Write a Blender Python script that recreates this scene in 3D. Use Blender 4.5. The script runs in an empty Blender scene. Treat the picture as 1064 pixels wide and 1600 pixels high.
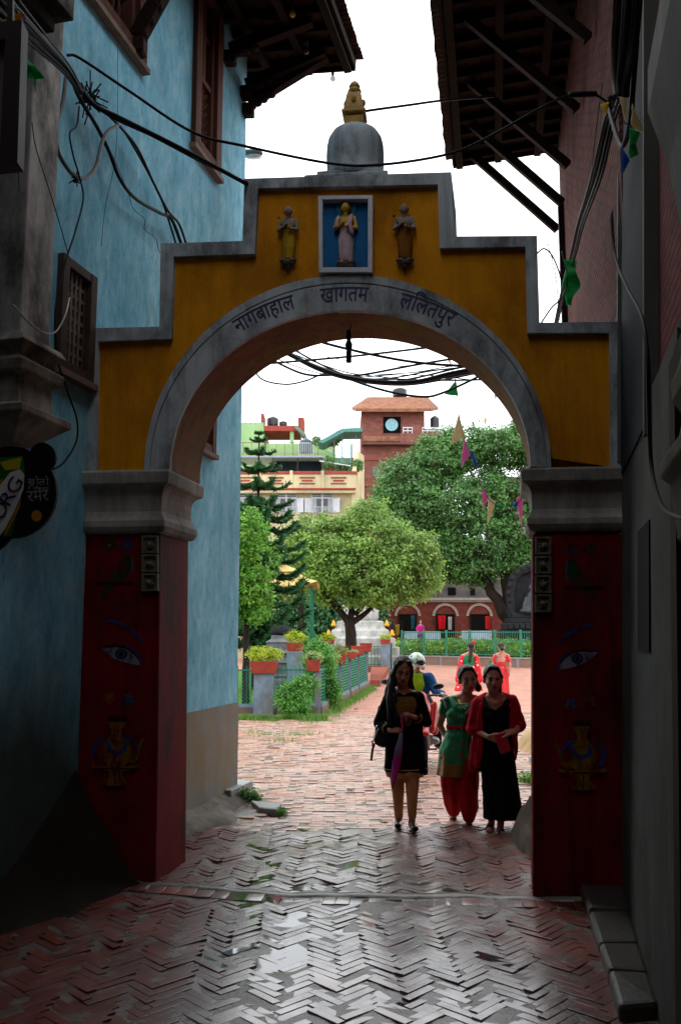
import bpy, bmesh, math, random
from mathutils import Vector, Matrix, noise
random.seed(7)
R=random.Random(11)
sc=bpy.context.scene
C=sc.collection
PI=math.pi
# ---------------------------------------------------------------- camera
F=1390.0; CAMH=1.85; PITCH=math.atan(190.0/F)
cp,sp=math.cos(PITCH),math.sin(PITCH)
cam=bpy.data.cameras.new('camera'); cam.sensor_fit='HORIZONTAL'; cam.sensor_width=36; cam.lens=F/1064*36
cam.clip_end=2000; cam.clip_start=0.05
co=bpy.data.objects.new('camera',cam); C.objects.link(co); co.location=(0,0,CAMH); co.rotation_euler=(PI/2+PITCH,0,0)
sc.camera=co
def ray(px,py):
    a=(px-532)/F; b=(800-py)/F
    return Vector((a,cp-b*sp,sp+b*cp))
def at(px,py,Y):
    d=ray(px,py); t=Y/d.y; return Vector((d.x*t,Y,CAMH+d.z*t))
def G(px,py,z=0.0):
    d=ray(px,py); t=(z-CAMH)/d.z; return Vector((d.x*t,d.y*t,z))
def onpl(px,py,pl):           # vertical plane nx*x+ny*y=c
    d=ray(px,py); t=pl[2]/(pl[0]*d.x+pl[1]*d.y); return Vector((d.x*t,d.y*t,CAMH+d.z*t))
# ---------------------------------------------------------------- mesh builder
ROOTLOC={}
class MB:
    def __init__(s): s.v=[]; s.f=[]; s.m=[]; s.mi=0
    def add(s,vs,fs,mi=None):
        n=len(s.v); s.v+= [Vector(v) for v in vs]
        k=s.mi if mi is None else mi
        for f in fs: s.f.append([i+n for i in f]); s.m.append(k)
        return s
    def hexa(s,p,mi=None):    # 8 pts: bottom 4, top 4
        return s.add(p,[(3,2,1,0),(4,5,6,7),(0,1,5,4),(1,2,6,5),(2,3,7,6),(3,0,4,7)],mi)
    def box(s,c,d,rz=0,rx=0,ry=0,mi=None,bev=0):
        x,y,z=[q/2 for q in d]
        M=Matrix.Translation(c)@Matrix.Rotation(rz,4,'Z')@Matrix.Rotation(ry,4,'Y')@Matrix.Rotation(rx,4,'X')
        if bev:
            b=bev; vs=[];fs=[]
            P=[(-x,-y),(x,-y),(x,y),(-x,y)]
            ring=lambda i,zz:[( -x+i,-y+i,zz),(x-i,-y+i,zz),(x-i,y-i,zz),(-x+i,y-i,zz)]
            for i,zz in ((b,-z),(0,-z+b),(0,z-b),(b,z)): vs+=ring(i,zz)
            fs=[(3,2,1,0),(12,13,14,15)]
            for k in range(3):
                for j in range(4):
                    a=k*4+j; c2=k*4+(j+1)%4; fs.append((a,c2,c2+4,a+4))
            return s.add([M@Vector(v) for v in vs],fs,mi)
        return s.hexa([M@Vector(v) for v in [(-x,-y,-z),(x,-y,-z),(x,y,-z),(-x,y,-z),(-x,-y,z),(x,-y,z),(x,y,z),(-x,y,z)]],mi)
    def bar(s,a,b,w,h=None,up=(0,0,1),mi=None):
        a=Vector(a);b=Vector(b);h=h or w;d=(b-a).normalized();u=Vector(up)
        if abs(d.dot(u))>.98:u=Vector((0,1,0))
        sx=d.cross(u).normalized()*w/2; sz=sx.cross(d).normalized()*h/2
        return s.hexa([a-sx-sz,a+sx-sz,b+sx-sz,b-sx-sz,a-sx+sz,a+sx+sz,b+sx+sz,b-sx+sz],mi)
    def prism(s,poly,ext,mi=None):   # poly: list of 3d pts, ext vector
        n=len(poly);e=Vector(ext);P=[Vector(p) for p in poly]
        return s.add(P+[p+e for p in P],[tuple(range(n))[::-1],tuple(range(n,2*n))]+[(i,(i+1)%n,(i+1)%n+n,i+n) for i in range(n)],mi)
    def tube(s,pts,r,n=8,mi=None,cap=True):
        P=[Vector(p) for p in pts];m=len(P)
        rr=r if isinstance(r,(list,tuple)) else [r]*m
        vs=[];fs=[];up=None
        for i,p in enumerate(P):
            d=(P[min(i+1,m-1)]-P[max(i-1,0)])
            if d.length<1e-9:d=Vector((0,0,1))
            d.normalize()
            if up is None: up=Vector((0,0,1)) if abs(d.z)<.9 else Vector((1,0,0))
            u=(up-d*up.dot(d)).normalized();w=d.cross(u);up=u
            for k in range(n):
                a=2*PI*k/n; vs.append(p+(u*math.cos(a)+w*math.sin(a))*rr[i])
        for i in range(m-1):
            for k in range(n):
                k2=(k+1)%n; fs.append((i*n+k,i*n+k2,(i+1)*n+k2,(i+1)*n+k))
        if cap: fs+=[tuple(range(n))[::-1],tuple(range((m-1)*n,m*n))]
        return s.add(vs,fs,mi)
    def loft(s,rings,mi=None,cap=True):
        n=len(rings[0]);vs=[v for r in rings for v in r];fs=[]
        for i in range(len(rings)-1):
            for k in range(n):
                k2=(k+1)%n; fs.append((i*n+k,i*n+k2,(i+1)*n+k2,(i+1)*n+k))
        if cap: fs+=[tuple(range(n))[::-1],tuple(range(len(vs)-n,len(vs)))]
        return s.add(vs,fs,mi)
    def lathe(s,prof,c,n=24,mi=None,sx=1,sy=1,rot=0):
        c=Vector(c)
        return s.loft([[c+Vector((r*sx*math.cos(2*PI*k/n+rot),r*sy*math.sin(2*PI*k/n+rot),z)) for k in range(n)] for r,z in prof],mi)
    def ell(s,c,r,n=12,m=8,mi=None,M=None):
        r=(r,r,r) if not isinstance(r,(tuple,list)) else r
        c=Vector(c);M=M or Matrix.Identity(3);rings=[]
        for i in range(1,m):
            t=PI*i/m
            rings.append([c+M@Vector((r[0]*math.sin(t)*math.cos(2*PI*k/n),r[1]*math.sin(t)*math.sin(2*PI*k/n),-r[2]*math.cos(t))) for k in range(n)])
        b=len(s.v); s.loft(rings,mi,cap=False)
        a0=len(s.v); s.v+=[c+M@Vector((0,0,-r[2])),c+M@Vector((0,0,r[2]))]
        k_=s.mi if mi is None else mi; L=b+(m-2)*n
        for k in range(n):
            s.f.append([a0,b+(k+1)%n,b+k]);s.m.append(k_)
            s.f.append([a0+1,L+k,L+(k+1)%n]);s.m.append(k_)
        return s
    def cone(s,a,ra,b,rb,n=10,mi=None):   # rounded capsule
        a=Vector(a);b=Vector(b);d=(b-a)
        if d.length<1e-6:return s.ell(a,ra,n,6,mi)
        d.normalize();P=[];Q=[]
        for t in (-.9,-.5,0): P.append(a+d*ra*t);Q.append(ra*math.sqrt(1-t*t))
        for t in (0,.5,.9): P.append(b+d*rb*t);Q.append(rb*math.sqrt(1-t*t))
        return s.tube(P,Q,n,mi)
    def build(s,name,mats,parent=None,smooth=False,loc=None,local=False,bevel=0,**tagkw):
        if not isinstance(mats,(list,tuple)):mats=[mats]
        if parent is not None:
            root=parent
            while root.parent is not None: root=root.parent
            off=Vector((0,0,0)) if local else ROOTLOC.get(root.name,Vector((0,0,0)))
            oloc=Vector((0,0,0))
        else:
            if loc is None:
                n=len(s.v); mn=min(v.z for v in s.v)
                xs=[v.x for v in s.v];ys=[v.y for v in s.v]
                loc=Vector(((min(xs)+max(xs))/2,(min(ys)+max(ys))/2,mn))
            off=Vector(loc);oloc=off
        me=bpy.data.meshes.new(name); me.from_pydata([v-off for v in s.v],[],s.f)
        for m in mats: me.materials.append(m)
        me.polygons.foreach_set('material_index',s.m)
        if smooth: me.polygons.foreach_set('use_smooth',[True]*len(s.f))
        me.validate(); me.update()
        o=bpy.data.objects.new(name,me); C.objects.link(o)
        if parent is not None: o.parent=parent
        else: o.location=oloc; ROOTLOC[o.name]=oloc.copy()
        if bevel:
            b=o.modifiers.new('b','BEVEL');b.width=bevel;b.segments=2;b.limit_method='ANGLE';b.angle_limit=.6
        return o
def remesh(mb,vox=.012,sm=4,noisef=None):
    """fuse overlapping closed shapes into one continuous surface"""
    me=bpy.data.meshes.new('tmp'); me.from_pydata(mb.v,[],mb.f); me.update()
    o=bpy.data.objects.new('tmp',me); C.objects.link(o)
    m=o.modifiers.new('r','REMESH');m.mode='VOXEL';m.voxel_size=vox
    if sm:
        q=o.modifiers.new('s','SMOOTH');q.iterations=sm;q.factor=.5
    dg=bpy.context.evaluated_depsgraph_get(); e=o.evaluated_get(dg); em=e.to_mesh()
    out=MB(); out.v=[v.co.copy() for v in em.vertices]; out.f=[list(p.vertices) for p in em.polygons]; out.m=[0]*len(out.f)
    e.to_mesh_clear(); bpy.data.objects.remove(o); bpy.data.meshes.remove(me)
    if noisef: out.v=[noisef(v) for v in out.v]
    return out
def tag(o,label=None,cat=None,group=None,kind=None):
    if label:o['label']=label
    if cat:o['category']=cat
    if group:o['group']=group
    if kind:o['kind']=kind
    return o
def thing(name,loc,label,cat,group=None,rz=0):
    o=bpy.data.objects.new(name,None);C.objects.link(o);o.location=loc;o.rotation_euler=(0,0,rz);o.empty_display_size=.2
    ROOTLOC[o.name]=Vector(loc)
    return tag(o,label,cat,group)
def copy_tree(o,parent=None):
    c=o.copy();C.objects.link(c);c.parent=parent
    for ch in list(o.children):copy_tree(ch,c)
    return c
def struct(o): o['kind']='structure'; return o
# ---------------------------------------------------------------- materials
MC={}
def hx(h):
    h=h.lstrip('#');c=[int(h[i:i+2],16)/255 for i in (0,2,4)]
    return tuple((x/12.92 if x<=.04045 else ((x+.055)/1.055)**2.4) for x in c)
def nodes(name):
    m=bpy.data.materials.new(name);m.use_nodes=True;nt=m.node_tree
    return m,nt,nt.nodes['Principled BSDF']
def L(nt,a,b):nt.links.new(a,b)
def posvec(nt,scale=(1,1,1)):
    g=nt.nodes.new('ShaderNodeNewGeometry');mp=nt.nodes.new('ShaderNodeMapping');mp.inputs['Scale'].default_value=scale
    L(nt,g.outputs['Position'],mp.inputs['Vector']);return mp.outputs[0]
def noise_n(nt,vec,scale,detail=5,rough=.6,dist=0):
    n=nt.nodes.new('ShaderNodeTexNoise');n.inputs['Scale'].default_value=scale;n.inputs['Detail'].default_value=detail
    n.inputs['Roughness'].default_value=rough;n.inputs['Distortion'].default_value=dist;L(nt,vec,n.inputs['Vector']);return n.outputs['Fac']
def ramp(nt,fac,stops):
    r=nt.nodes.new('ShaderNodeValToRGB');e=r.color_ramp.elements
    while len(e)<len(stops):e.new(.5)
    for i,(p,c) in enumerate(stops):
        e[i].position=p;e[i].color=(c[0],c[1],c[2],1) if isinstance(c,(tuple,list)) else (c,c,c,1)
    L(nt,fac,r.inputs[0]);return r.outputs[0]
def mix(nt,f,a,b,mode='MIX'):
    m=nt.nodes.new('ShaderNodeMix');m.data_type='RGBA';m.blend_type=mode
    for s,v in ((0,f),(6,a),(7,b)):
        if isinstance(v,(int,float)):m.inputs[s].default_value=v
        elif isinstance(v,(tuple,list)):m.inputs[s].default_value=(v[0],v[1],v[2],1)
        else:L(nt,v,m.inputs[s])
    return m.outputs[2]
def bumpn(nt,h,b,strength=.3,dist=.01):
    n=nt.nodes.new('ShaderNodeBump');n.inputs['Strength'].default_value=strength;n.inputs['Distance'].default_value=dist
    L(nt,h,n.inputs['Height']);L(nt,n.outputs[0],b.inputs['Normal']);return n
def mat(name,col,rough=.8,var=.3,scale=4,bump=.25,bscale=30,metal=0,stretch=(1,1,1),col2=None,spec=.5,dirt=None,dscale=1.2,island=0,trans=0,streak=None,samt=.7):
    if name in MC:return MC[name]
    m,nt,b=nodes(name)
    if isinstance(col,str):col=hx(col)
    if isinstance(col2,str):col2=hx(col2)
    v=posvec(nt,stretch)
    n1=noise_n(nt,v,scale)
    lo=col2 or tuple(c*(1-var) for c in col); hi=col if col2 else tuple(min(1,c*(1+var*.5)) for c in col)
    out=ramp(nt,n1,[(.3,lo),(.7,hi)])
    if dirt:
        d=ramp(nt,noise_n(nt,posvec(nt,(1,1,.5)),dscale,8,.7),[(.45,0.),(.62,1.)])
        out=mix(nt,d,out,dirt)
    if streak:
        d=ramp(nt,noise_n(nt,posvec(nt,(9,9,.55)),1.4,8,.72),[(.48,0.),(.66,samt)])
        out=mix(nt,d,out,hx(streak))
        d=ramp(nt,noise_n(nt,posvec(nt),45,3,.7),[(.62,0.),(.7,samt)])
        out=mix(nt,d,out,hx(streak))
    if island:
        g=nt.nodes.new('ShaderNodeNewGeometry')
        r2=ramp(nt,g.outputs['Random Per Island'],[(0,(1-island,)*3),(1,(1+island,)*3)])
        out=mix(nt,1.0,out,r2,'MULTIPLY')
    L(nt,out,b.inputs['Base Color'])
    b.inputs['Roughness'].default_value=rough;b.inputs['Metallic'].default_value=metal;b.inputs['Specular IOR Level'].default_value=spec if rough<.7 or spec!=.5 else .12
    if bump: bumpn(nt,noise_n(nt,v,bscale,6,.65),b,bump,.01)
    MC[name]=m;return m
def brickmat(name,dirv,c1,c2,mortar,bw=.22,bh=.065,rough=.9,msize=.008,bump=.6,stain=None,horizontal=False,off=.5):
    if name in MC:return MC[name]
    m,nt,b=nodes(name)
    g=nt.nodes.new('ShaderNodeNewGeometry')
    def dot(v):
        d=nt.nodes.new('ShaderNodeVectorMath');d.operation='DOT_PRODUCT';L(nt,g.outputs['Position'],d.inputs[0]);d.inputs[1].default_value=v;return d.outputs['Value']
    cx=nt.nodes.new('ShaderNodeCombineXYZ');L(nt,dot(dirv),cx.inputs[0])
    L(nt,dot((0,0,1) if not horizontal else (-dirv[1],dirv[0],0)),cx.inputs[1])
    br=nt.nodes.new('ShaderNodeTexBrick');br.offset=off
    br.inputs['Color1'].default_value=(*hx(c1),1);br.inputs['Color2'].default_value=(*hx(c2),1);br.inputs['Mortar'].default_value=(*hx(mortar),1)
    br.inputs['Scale'].default_value=1;br.inputs['Brick Width'].default_value=bw;br.inputs['Row Height'].default_value=bh;br.inputs['Mortar Size'].default_value=msize
    br.inputs['Mortar Smooth'].default_value=.3
    # wobble
    n=nt.nodes.new('ShaderNodeTexNoise');n.inputs['Scale'].default_value=6;L(nt,g.outputs['Position'],n.inputs['Vector'])
    ad=nt.nodes.new('ShaderNodeVectorMath');ad.operation='MULTIPLY_ADD';ad.inputs[1].default_value=(.02,.02,.0);L(nt,n.outputs['Color'],ad.inputs[0]);L(nt,cx.outputs[0],ad.inputs[2])
    L(nt,ad.outputs[0],br.inputs['Vector'])
    v=posvec(nt); st=ramp(nt,noise_n(nt,v,2.0,7,.7),[(.3,.6),(.75,1.15)])
    out=mix(nt,1.0,br.outputs['Color'],st,'MULTIPLY')
    if stain:out=mix(nt,ramp(nt,noise_n(nt,v,.9,8,.75),[(.5,0.),(.66,1.)]),out,hx(stain))
    L(nt,out,b.inputs['Base Color']);b.inputs['Roughness'].default_value=rough;b.inputs['Specular IOR Level'].default_value=.15
    inv=nt.nodes.new('ShaderNodeMath');inv.operation='MULTIPLY_ADD';inv.inputs[1].default_value=-1;inv.inputs[2].default_value=1;L(nt,br.outputs['Fac'],inv.inputs[0])
    ad2=nt.nodes.new('ShaderNodeMath');ad2.operation='MULTIPLY_ADD';ad2.inputs[1].default_value=.5;L(nt,noise_n(nt,v,40,4),ad2.inputs[0]);L(nt,inv.outputs[0],ad2.inputs[2])
    bumpn(nt,ad2.outputs[0],b,bump,.02)
    MC[name]=m;return m
def leafmat(name,c1,c2,trans=.35,pos=1.2):
    if name in MC:return MC[name]
    m,nt,b=nodes(name);g=nt.nodes.new('ShaderNodeNewGeometry')
    a=ramp(nt,g.outputs['Random Per Island'],[(0,hx(c1)),(1,hx(c2))])
    n=ramp(nt,noise_n(nt,posvec(nt),pos,3),[(.3,.55),(.7,1.35)])
    out=mix(nt,1.0,a,n,'MULTIPLY')
    L(nt,out,b.inputs['Base Color']);b.inputs['Roughness'].default_value=.55
    t=nt.nodes.new('ShaderNodeBsdfTranslucent');L(nt,out,t.inputs[0]);ms=nt.nodes.new('ShaderNodeMixShader');ms.inputs[0].default_value=trans
    o=[x for x in nt.nodes if x.type=='OUTPUT_MATERIAL'][0]
    L(nt,b.outputs[0],ms.inputs[1]);L(nt,t.outputs[0],ms.inputs[2]);L(nt,ms.outputs[0],o.inputs[0]);MC[name]=m;return m
# ---------------------------------------------------------------- light
SUNEL,SUNROT=math.radians(58),math.radians(200)
w=bpy.data.worlds.new('World');sc.world=w;w.use_nodes=True;nt=w.node_tree
bg=nt.nodes['Background'];sky=nt.nodes.new('ShaderNodeTexSky');sky.sky_type='NISHITA';sky.sun_disc=False
sky.sun_elevation=SUNEL;sky.sun_rotation=SUNROT;sky.dust_density=3;sky.air_density=1
tc=nt.nodes.new('ShaderNodeTexCoord');nz=nt.nodes.new('ShaderNodeTexNoise');nz.inputs['Scale'].default_value=2.5;nz.inputs['Detail'].default_value=5
L(nt,tc.outputs['Generated'],nz.inputs['Vector'])
cl=ramp(nt,nz.outputs['Fac'],[(.25,(12.6,13.1,13.8)),(.75,(15.0,15.3,15.6))])
L(nt,mix(nt,.90,sky.outputs[0],cl),bg.inputs['Color']);bg.inputs['Strength'].default_value=.115
sun=bpy.data.lights.new('sun','SUN');sun.energy=.8;sun.angle=math.radians(20);sun.color=(1,.96,.9)
so=bpy.data.objects.new('sun',sun);C.objects.link(so)
# sun from behind the square, high left
az=SUNROT
sd=Vector((math.sin(az)*math.cos(SUNEL),-math.cos(az)*math.cos(SUNEL),math.sin(SUNEL)))
sd=Vector((-.3,.45,.84)).normalized()
so.rotation_euler=sd.to_track_quat('Z','Y').to_euler()
sky.sun_elevation=math.asin(sd.z);sky.sun_rotation=math.atan2(sd.x,sd.y)
sc.view_settings.view_transform='Standard';sc.view_settings.look='None';sc.view_settings.gamma=1;sc.view_settings.exposure=0.78
try: sc.cycles.max_bounces=8;sc.cycles.diffuse_bounces=4
except Exception: pass
# ================================================================ wall frames
PA=(.118,1,6.719); NA=Vector((-.118,-1,0)).normalized(); UA=Vector((1,-.118,0)).normalized(); WA=Vector((.12,.62,0))
def A(px,py,o=0.0):
    p=onpl(px,py,PA); return p+NA*o
PLc=(1,-.243,-3.688); nL=Vector((1,-.243,0)).normalized(); dL=Vector((.243,1,0)).normalized()
def WL(y,z,o=0.0):return Vector((-3.688+.243*y,y,z))+nL*o
PRc=(1,-.228,.518); nR=Vector((-1,.228,0)).normalized(); dR=Vector((.228,1,0)).normalized()
def WR(y,z,o=0.0):return Vector((.518+.228*y+.045*max(0,z-.3),y,z))+nR*o
PBc=(1,-.17,1.045); nB=Vector((-1,.17,0)).normalized(); dB=Vector((.17,1,0)).normalized()
def WB(y,z,o=0.0):return Vector((1.045+.17*y,y,z))+nB*o
def wbox(mb,W,y0,y1,z0,z1,o0,o1,mi=None):
    return mb.hexa([W(y0,z0,o0),W(y0,z0,o1),W(y1,z0,o1),W(y1,z0,o0),W(y0,z1,o0),W(y0,z1,o1),W(y1,z1,o1),W(y1,z1,o0)],mi)
def holewall(mb,W,y0,y1,z0,z1,holes,back=-.25,rev=.14):
    ys=sorted({y0,y1,*[h[0] for h in holes],*[h[1] for h in holes]});zs=sorted({z0,z1,*[h[2] for h in holes],*[h[3] for h in holes]})
    for a,b in zip(ys,ys[1:]):
        for c,d in zip(zs,zs[1:]):
            cy,cz=(a+b)/2,(c+d)/2
            if any(h[0]<cy<h[1] and h[2]<cz<h[3] for h in holes):continue
            mb.add([W(a,c),W(b,c),W(b,d),W(a,d)],[(0,1,2,3)])
    for h in holes:
        a,b,c,d=h[:4]
        for q in (((a,c),(b,c)),((b,c),(b,d)),((b,d),(a,d)),((a,d),(a,c))):
            (p,r),(s_,t)=q; mb.add([W(p,r),W(s_,t),W(s_,t,-rev),W(p,r,-rev)],[(0,1,2,3)])
    # body behind the face
    mb.add([W(y0,z0),W(y0,z1),W(y0,z1,back),W(y0,z0,back)],[(0,1,2,3)])
    mb.add([W(y1,z0),W(y1,z1),W(y1,z1,back),W(y1,z0,back)],[(0,1,2,3)])
    mb.add([W(y0,z1),W(y1,z1),W(y1,z1,back),W(y0,z1,back)],[(0,1,2,3)])
    mb.add([W(y0,z0,back),W(y1,z0,back),W(y1,z1,back),W(y0,z1,back)],[(0,1,2,3)])
# ================================================================ ground
def hgt(x,y):
    c=x-(.03*y-.05)                           # distance from the lane's centre line
    h=.018*noise.noise(Vector((x*1.5,y*2.2,0)))+.014*noise.noise(Vector((x*3.4,y*5.5,3.1)))+.005*noise.noise(Vector((x*9,y*12,7)))
    return h-.004+.018*min(1.6,abs(c+.0))**2*.6+(.004 if y>7 else 0)
def mat_wetbrick(name,ca,cb,rlo,rhi,far=False):
    m,nt,b=nodes(name);g=nt.nodes.new('ShaderNodeNewGeometry')
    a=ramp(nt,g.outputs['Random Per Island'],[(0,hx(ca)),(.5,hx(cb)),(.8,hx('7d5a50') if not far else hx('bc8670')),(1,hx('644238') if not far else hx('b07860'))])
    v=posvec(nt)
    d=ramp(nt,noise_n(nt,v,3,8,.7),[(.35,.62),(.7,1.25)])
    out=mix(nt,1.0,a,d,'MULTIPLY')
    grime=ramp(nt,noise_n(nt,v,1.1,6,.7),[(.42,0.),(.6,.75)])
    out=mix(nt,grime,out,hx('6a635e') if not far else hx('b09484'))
    L(nt,out,b.inputs['Base Color'])
    rr=ramp(nt,noise_n(nt,v,2.3,6,.7),[(.35,rlo),(.65,rhi)]);L(nt,rr,b.inputs['Roughness'])
    b.inputs['Specular IOR Level'].default_value=.5
    b.inputs['Coat Weight'].default_value=.6 if far else 1.0;b.inputs['Coat IOR'].default_value=1.75;L(nt,ramp(nt,noise_n(nt,v,2.2,7,.72),[(.35,.07),(.65,.36)]),b.inputs['Coat Roughness'])
    if not far:
        sx=nt.nodes.new('ShaderNodeSeparateXYZ');L(nt,g.outputs['Position'],sx.inputs[0])
        ab=nt.nodes.new('ShaderNodeMath');ab.operation='SUBTRACT';L(nt,sx.outputs['X'],ab.inputs[0]);ab.inputs[1].default_value=.12
        aa=nt.nodes.new('ShaderNodeMath');aa.operation='ABSOLUTE';L(nt,ab.outputs[0],aa.inputs[0])
        ad=nt.nodes.new('ShaderNodeMath');ad.operation='MULTIPLY_ADD';ad.inputs[1].default_value=.9;L(nt,noise_n(nt,v,1.6,6,.7),ad.inputs[0]);L(nt,aa.outputs[0],ad.inputs[2])
        wet=ramp(nt,ad.outputs[0],[(.95,1.),(1.0,.93),]) if 0 else None
        mr=nt.nodes.new('ShaderNodeMapRange');mr.inputs['From Min'].default_value=1.05;mr.inputs['From Max'].default_value=1.65;mr.inputs['To Min'].default_value=1.0;mr.inputs['To Max'].default_value=.12;L(nt,ad.outputs[0],mr.inputs['Value'])
        L(nt,mr.outputs[0],b.inputs['Coat Weight'])
        dry=mix(nt,mr.outputs[0],mix(nt,1.0,out,hx('d07a5c'),'MULTIPLY'),out);L(nt,dry,b.inputs['Base Color'])
    bumpn(nt,noise_n(nt,v,55,6,.75),b,.30,.005)
    cb=bumpn(nt,noise_n(nt,v,26,5,.7),b,.22,.004);L(nt,cb.outputs[0],b.inputs['Coat Normal']);return m
m_wet=mat_wetbrick('wet brick','8c5444','6c4438',.35,.6)
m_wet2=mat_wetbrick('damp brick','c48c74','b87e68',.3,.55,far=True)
WATER=MB()
def paver(mb,cx,cy,lx,ly,ang,h=None,e=.004,drop=.0022,tilt=.40,sink=.13,g=.0012):
    c,s=math.cos(ang),math.sin(ang)
    hh=hgt(cx,cy) if h is None else h
    z=hh+R.uniform(-.0018,.0018)
    if R.random()<sink and abs(cx-.05)<.95:
        z-=R.uniform(.010,.018);w_=hh-R.uniform(.003,.005);a2,b2=lx/2+.006,ly/2+.006
        WATER.add([(cx+u*c-v*s,cy+u*s+v*c,w_) for u,v in ((-a2,-b2),(a2,-b2),(a2,b2),(-a2,b2))],[(0,1,2,3)])
    tx,ty=R.gauss(0,.012)*tilt,R.gauss(0,.022)*tilt
    def P(u,v,dz):return (cx+u*c-v*s,cy+u*s+v*c,z+dz+u*tx+v*ty)
    a,b=lx/2-g,ly/2-g;j=[R.uniform(-.003,.003) for _ in range(8)]
    o=[(-a+j[0],-b+j[1]),(a+j[2],-b+j[3]),(a+j[4],b+j[5]),(-a+j[6],b+j[7])]
    i=[(u-math.copysign(e,u),v-math.copysign(e,v)) for u,v in o]
    i2=[(u-math.copysign(e*.35,u),v-math.copysign(e*.35,v)) for u,v in o]
    vs=[P(u,v,-.03) for u,v in o]+[P(u,v,-drop) for u,v in o]+[P(u,v,-drop*.3) for u,v in i2]+[P(u,v,0) for u,v in i]
    fs=[]
    for k in range(3):
        for q_ in range(4):fs.append((k*4+q_,k*4+(q_+1)%4,k*4+4+(q_+1)%4,k*4+4+q_))
    fs.append((12,13,14,15));mb.add(vs,fs)
mb=MB();b_=.057;a_=b_*4;q=math.sqrt(.5)
def lane(x,y,l=0,r=0):return (-3.72+.243*y-l)<x<(.5+.228*y+r)
def rot45(x,y):return ((x-y)*q,(x+y)*q)
border=lambda x:6.60-.10*x+.03*math.sin(x*3)
for i in range(-70,190):
    for j in range(-19,20):
        ox,oy=i*b_+j*a_,i*b_-j*a_
        for (x,y,lx,ly) in ((ox+a_/2,oy+b_/2,a_,b_),(ox+a_+b_/2,oy+b_-a_/2,b_,a_)):
            X,Y=rot45(x,y);Y+=3.6;X+=.03*math.sin(Y*1.7)
            if 1.2<Y<8.9 and lane(X,Y) and abs(Y-border(X))>.16: paver(mb,X,Y,lx,ly,PI/4+R.gauss(0,.012)+.06*noise.noise(Vector((X,Y,0))))
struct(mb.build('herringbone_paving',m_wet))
# soldier row and cement strip across the gateway
mb=MB()
x=-2.6
while x<2.3:
    w_=R.uniform(.085,.13);paver(mb,x+w_/2,border(x)-.07,w_,.17,-.10,h=hgt(x,6.6)+.004,sink=.14);x+=w_+.002
struct(mb.build('threshold_course',m_wet,smooth=True))
mb=MB();vs=[];n=70
for i in range(n+1):
    x=-2.6+4.9*i/n
    for k,(dy,dz) in enumerate(((.025,-.004),(.04,.010),(.09,.012),(.125,.008),(.14,-.004))):vs.append(Vector((x,border(x)+dy+.012*noise.noise(Vector((x*6,k,0))),hgt(x,6.7)+dz+.004*noise.noise(Vector((x*12,k,4))))))
mb.add(vs,[(i*5+k,(i+1)*5+k,(i+1)*5+k+1,i*5+k+1) for i in range(n) for k in range(4)])
struct(mb.build('threshold_strip',mat('wet cement strip','77746e',.25,.4,9,.5,40,col2='55524e'),smooth=True))
mb=MB();row=0;y=8.55
while y<21:
    bw=.23;bh=.115
    x=-4.2+.1*(row%2)*1.15
    while x<6.5:
        xx=x+R.uniform(-.004,.004);yy=y-.07*x*.9
        ok=(-1.35+.19*(yy-7.5)<xx) if yy<10.35 else (xx>-5)
        if ok and yy>8.75+.12*math.sin(xx*2) and xx<1.5+.33*(yy-6.6)+.5: paver(mb,xx,yy,bw,bh,-.065,e=.004,drop=.002,tilt=.22,sink=.012,g=.0014)
        x+=bw
    y+=bh;row+=1
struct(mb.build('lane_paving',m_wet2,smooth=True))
def gridsheet(name,m,x0,x1,y0,y1,n,k,dz,fn=hgt):
    mb=MB()
    vs=[(x0+(x1-x0)*i/n,y0+(y1-y0)*j/k,0) for j in range(k+1) for i in range(n+1)]
    vs=[(x,y,fn(x,y)+dz) for x,y,_ in vs]
    mb.add(vs,[(j*(n+1)+i,j*(n+1)+i+1,(j+1)*(n+1)+i+1,(j+1)*(n+1)+i) for j in range(k) for i in range(n)])
    return struct(mb.build(name,m,smooth=True))
m_mud=mat('mud joint','6c625c',.22,.4,9,.4,50)
gridsheet('paving_bed',m_mud,-5.5,7.5,-8,21,130,320,-.0028)
# standing rain water fills the low spots
m_water,nt,b=nodes('rain water');b.inputs['Base Color'].default_value=(.075,.065,.06,1);b.inputs['Roughness'].default_value=.04;b.inputs['Specular IOR Level'].default_value=1.0
bumpn(nt,noise_n(nt,posvec(nt),5,2),b,.02,.01)
mb=WATER
for x0,x1,y0,y1,zl in ((-1.1,.42,2.2,5.0,-.0105),(-1.1,.5,5.0,6.5,-.0100),(-.9,1.0,6.8,9.0,-.0095)):mb.add([(x0,y0,zl),(x1,y0,zl),(x1+.2,y1,zl),(x0,y1,zl)],[(0,1,2,3)])
struct(mb.build('rain_puddles',m_water))
# square and far ground
m_plaza=brickmat('plaza brick',Vector((1,-.07,0)).normalized(),'c4907c','b07a68','94786a',.24,.12,.6,.010,.4,horizontal=True)
mb=MB();mb.add([(-40,20.9,-.03),(60,20.9,-.03),(60,75,-.03),(-40,75,-.03)],[(0,1,2,3)]);struct(mb.build('square_paving',m_plaza))
m_gr=mat('earth','6f6455',.95,.3,.6,.3,8)
mb=MB();mb.add([(-400,-60,-.07),(400,-60,-.07),(400,900,-.07),(-400,900,-.07)],[(0,1,2,3)]);struct(mb.build('ground',m_gr))
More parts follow.
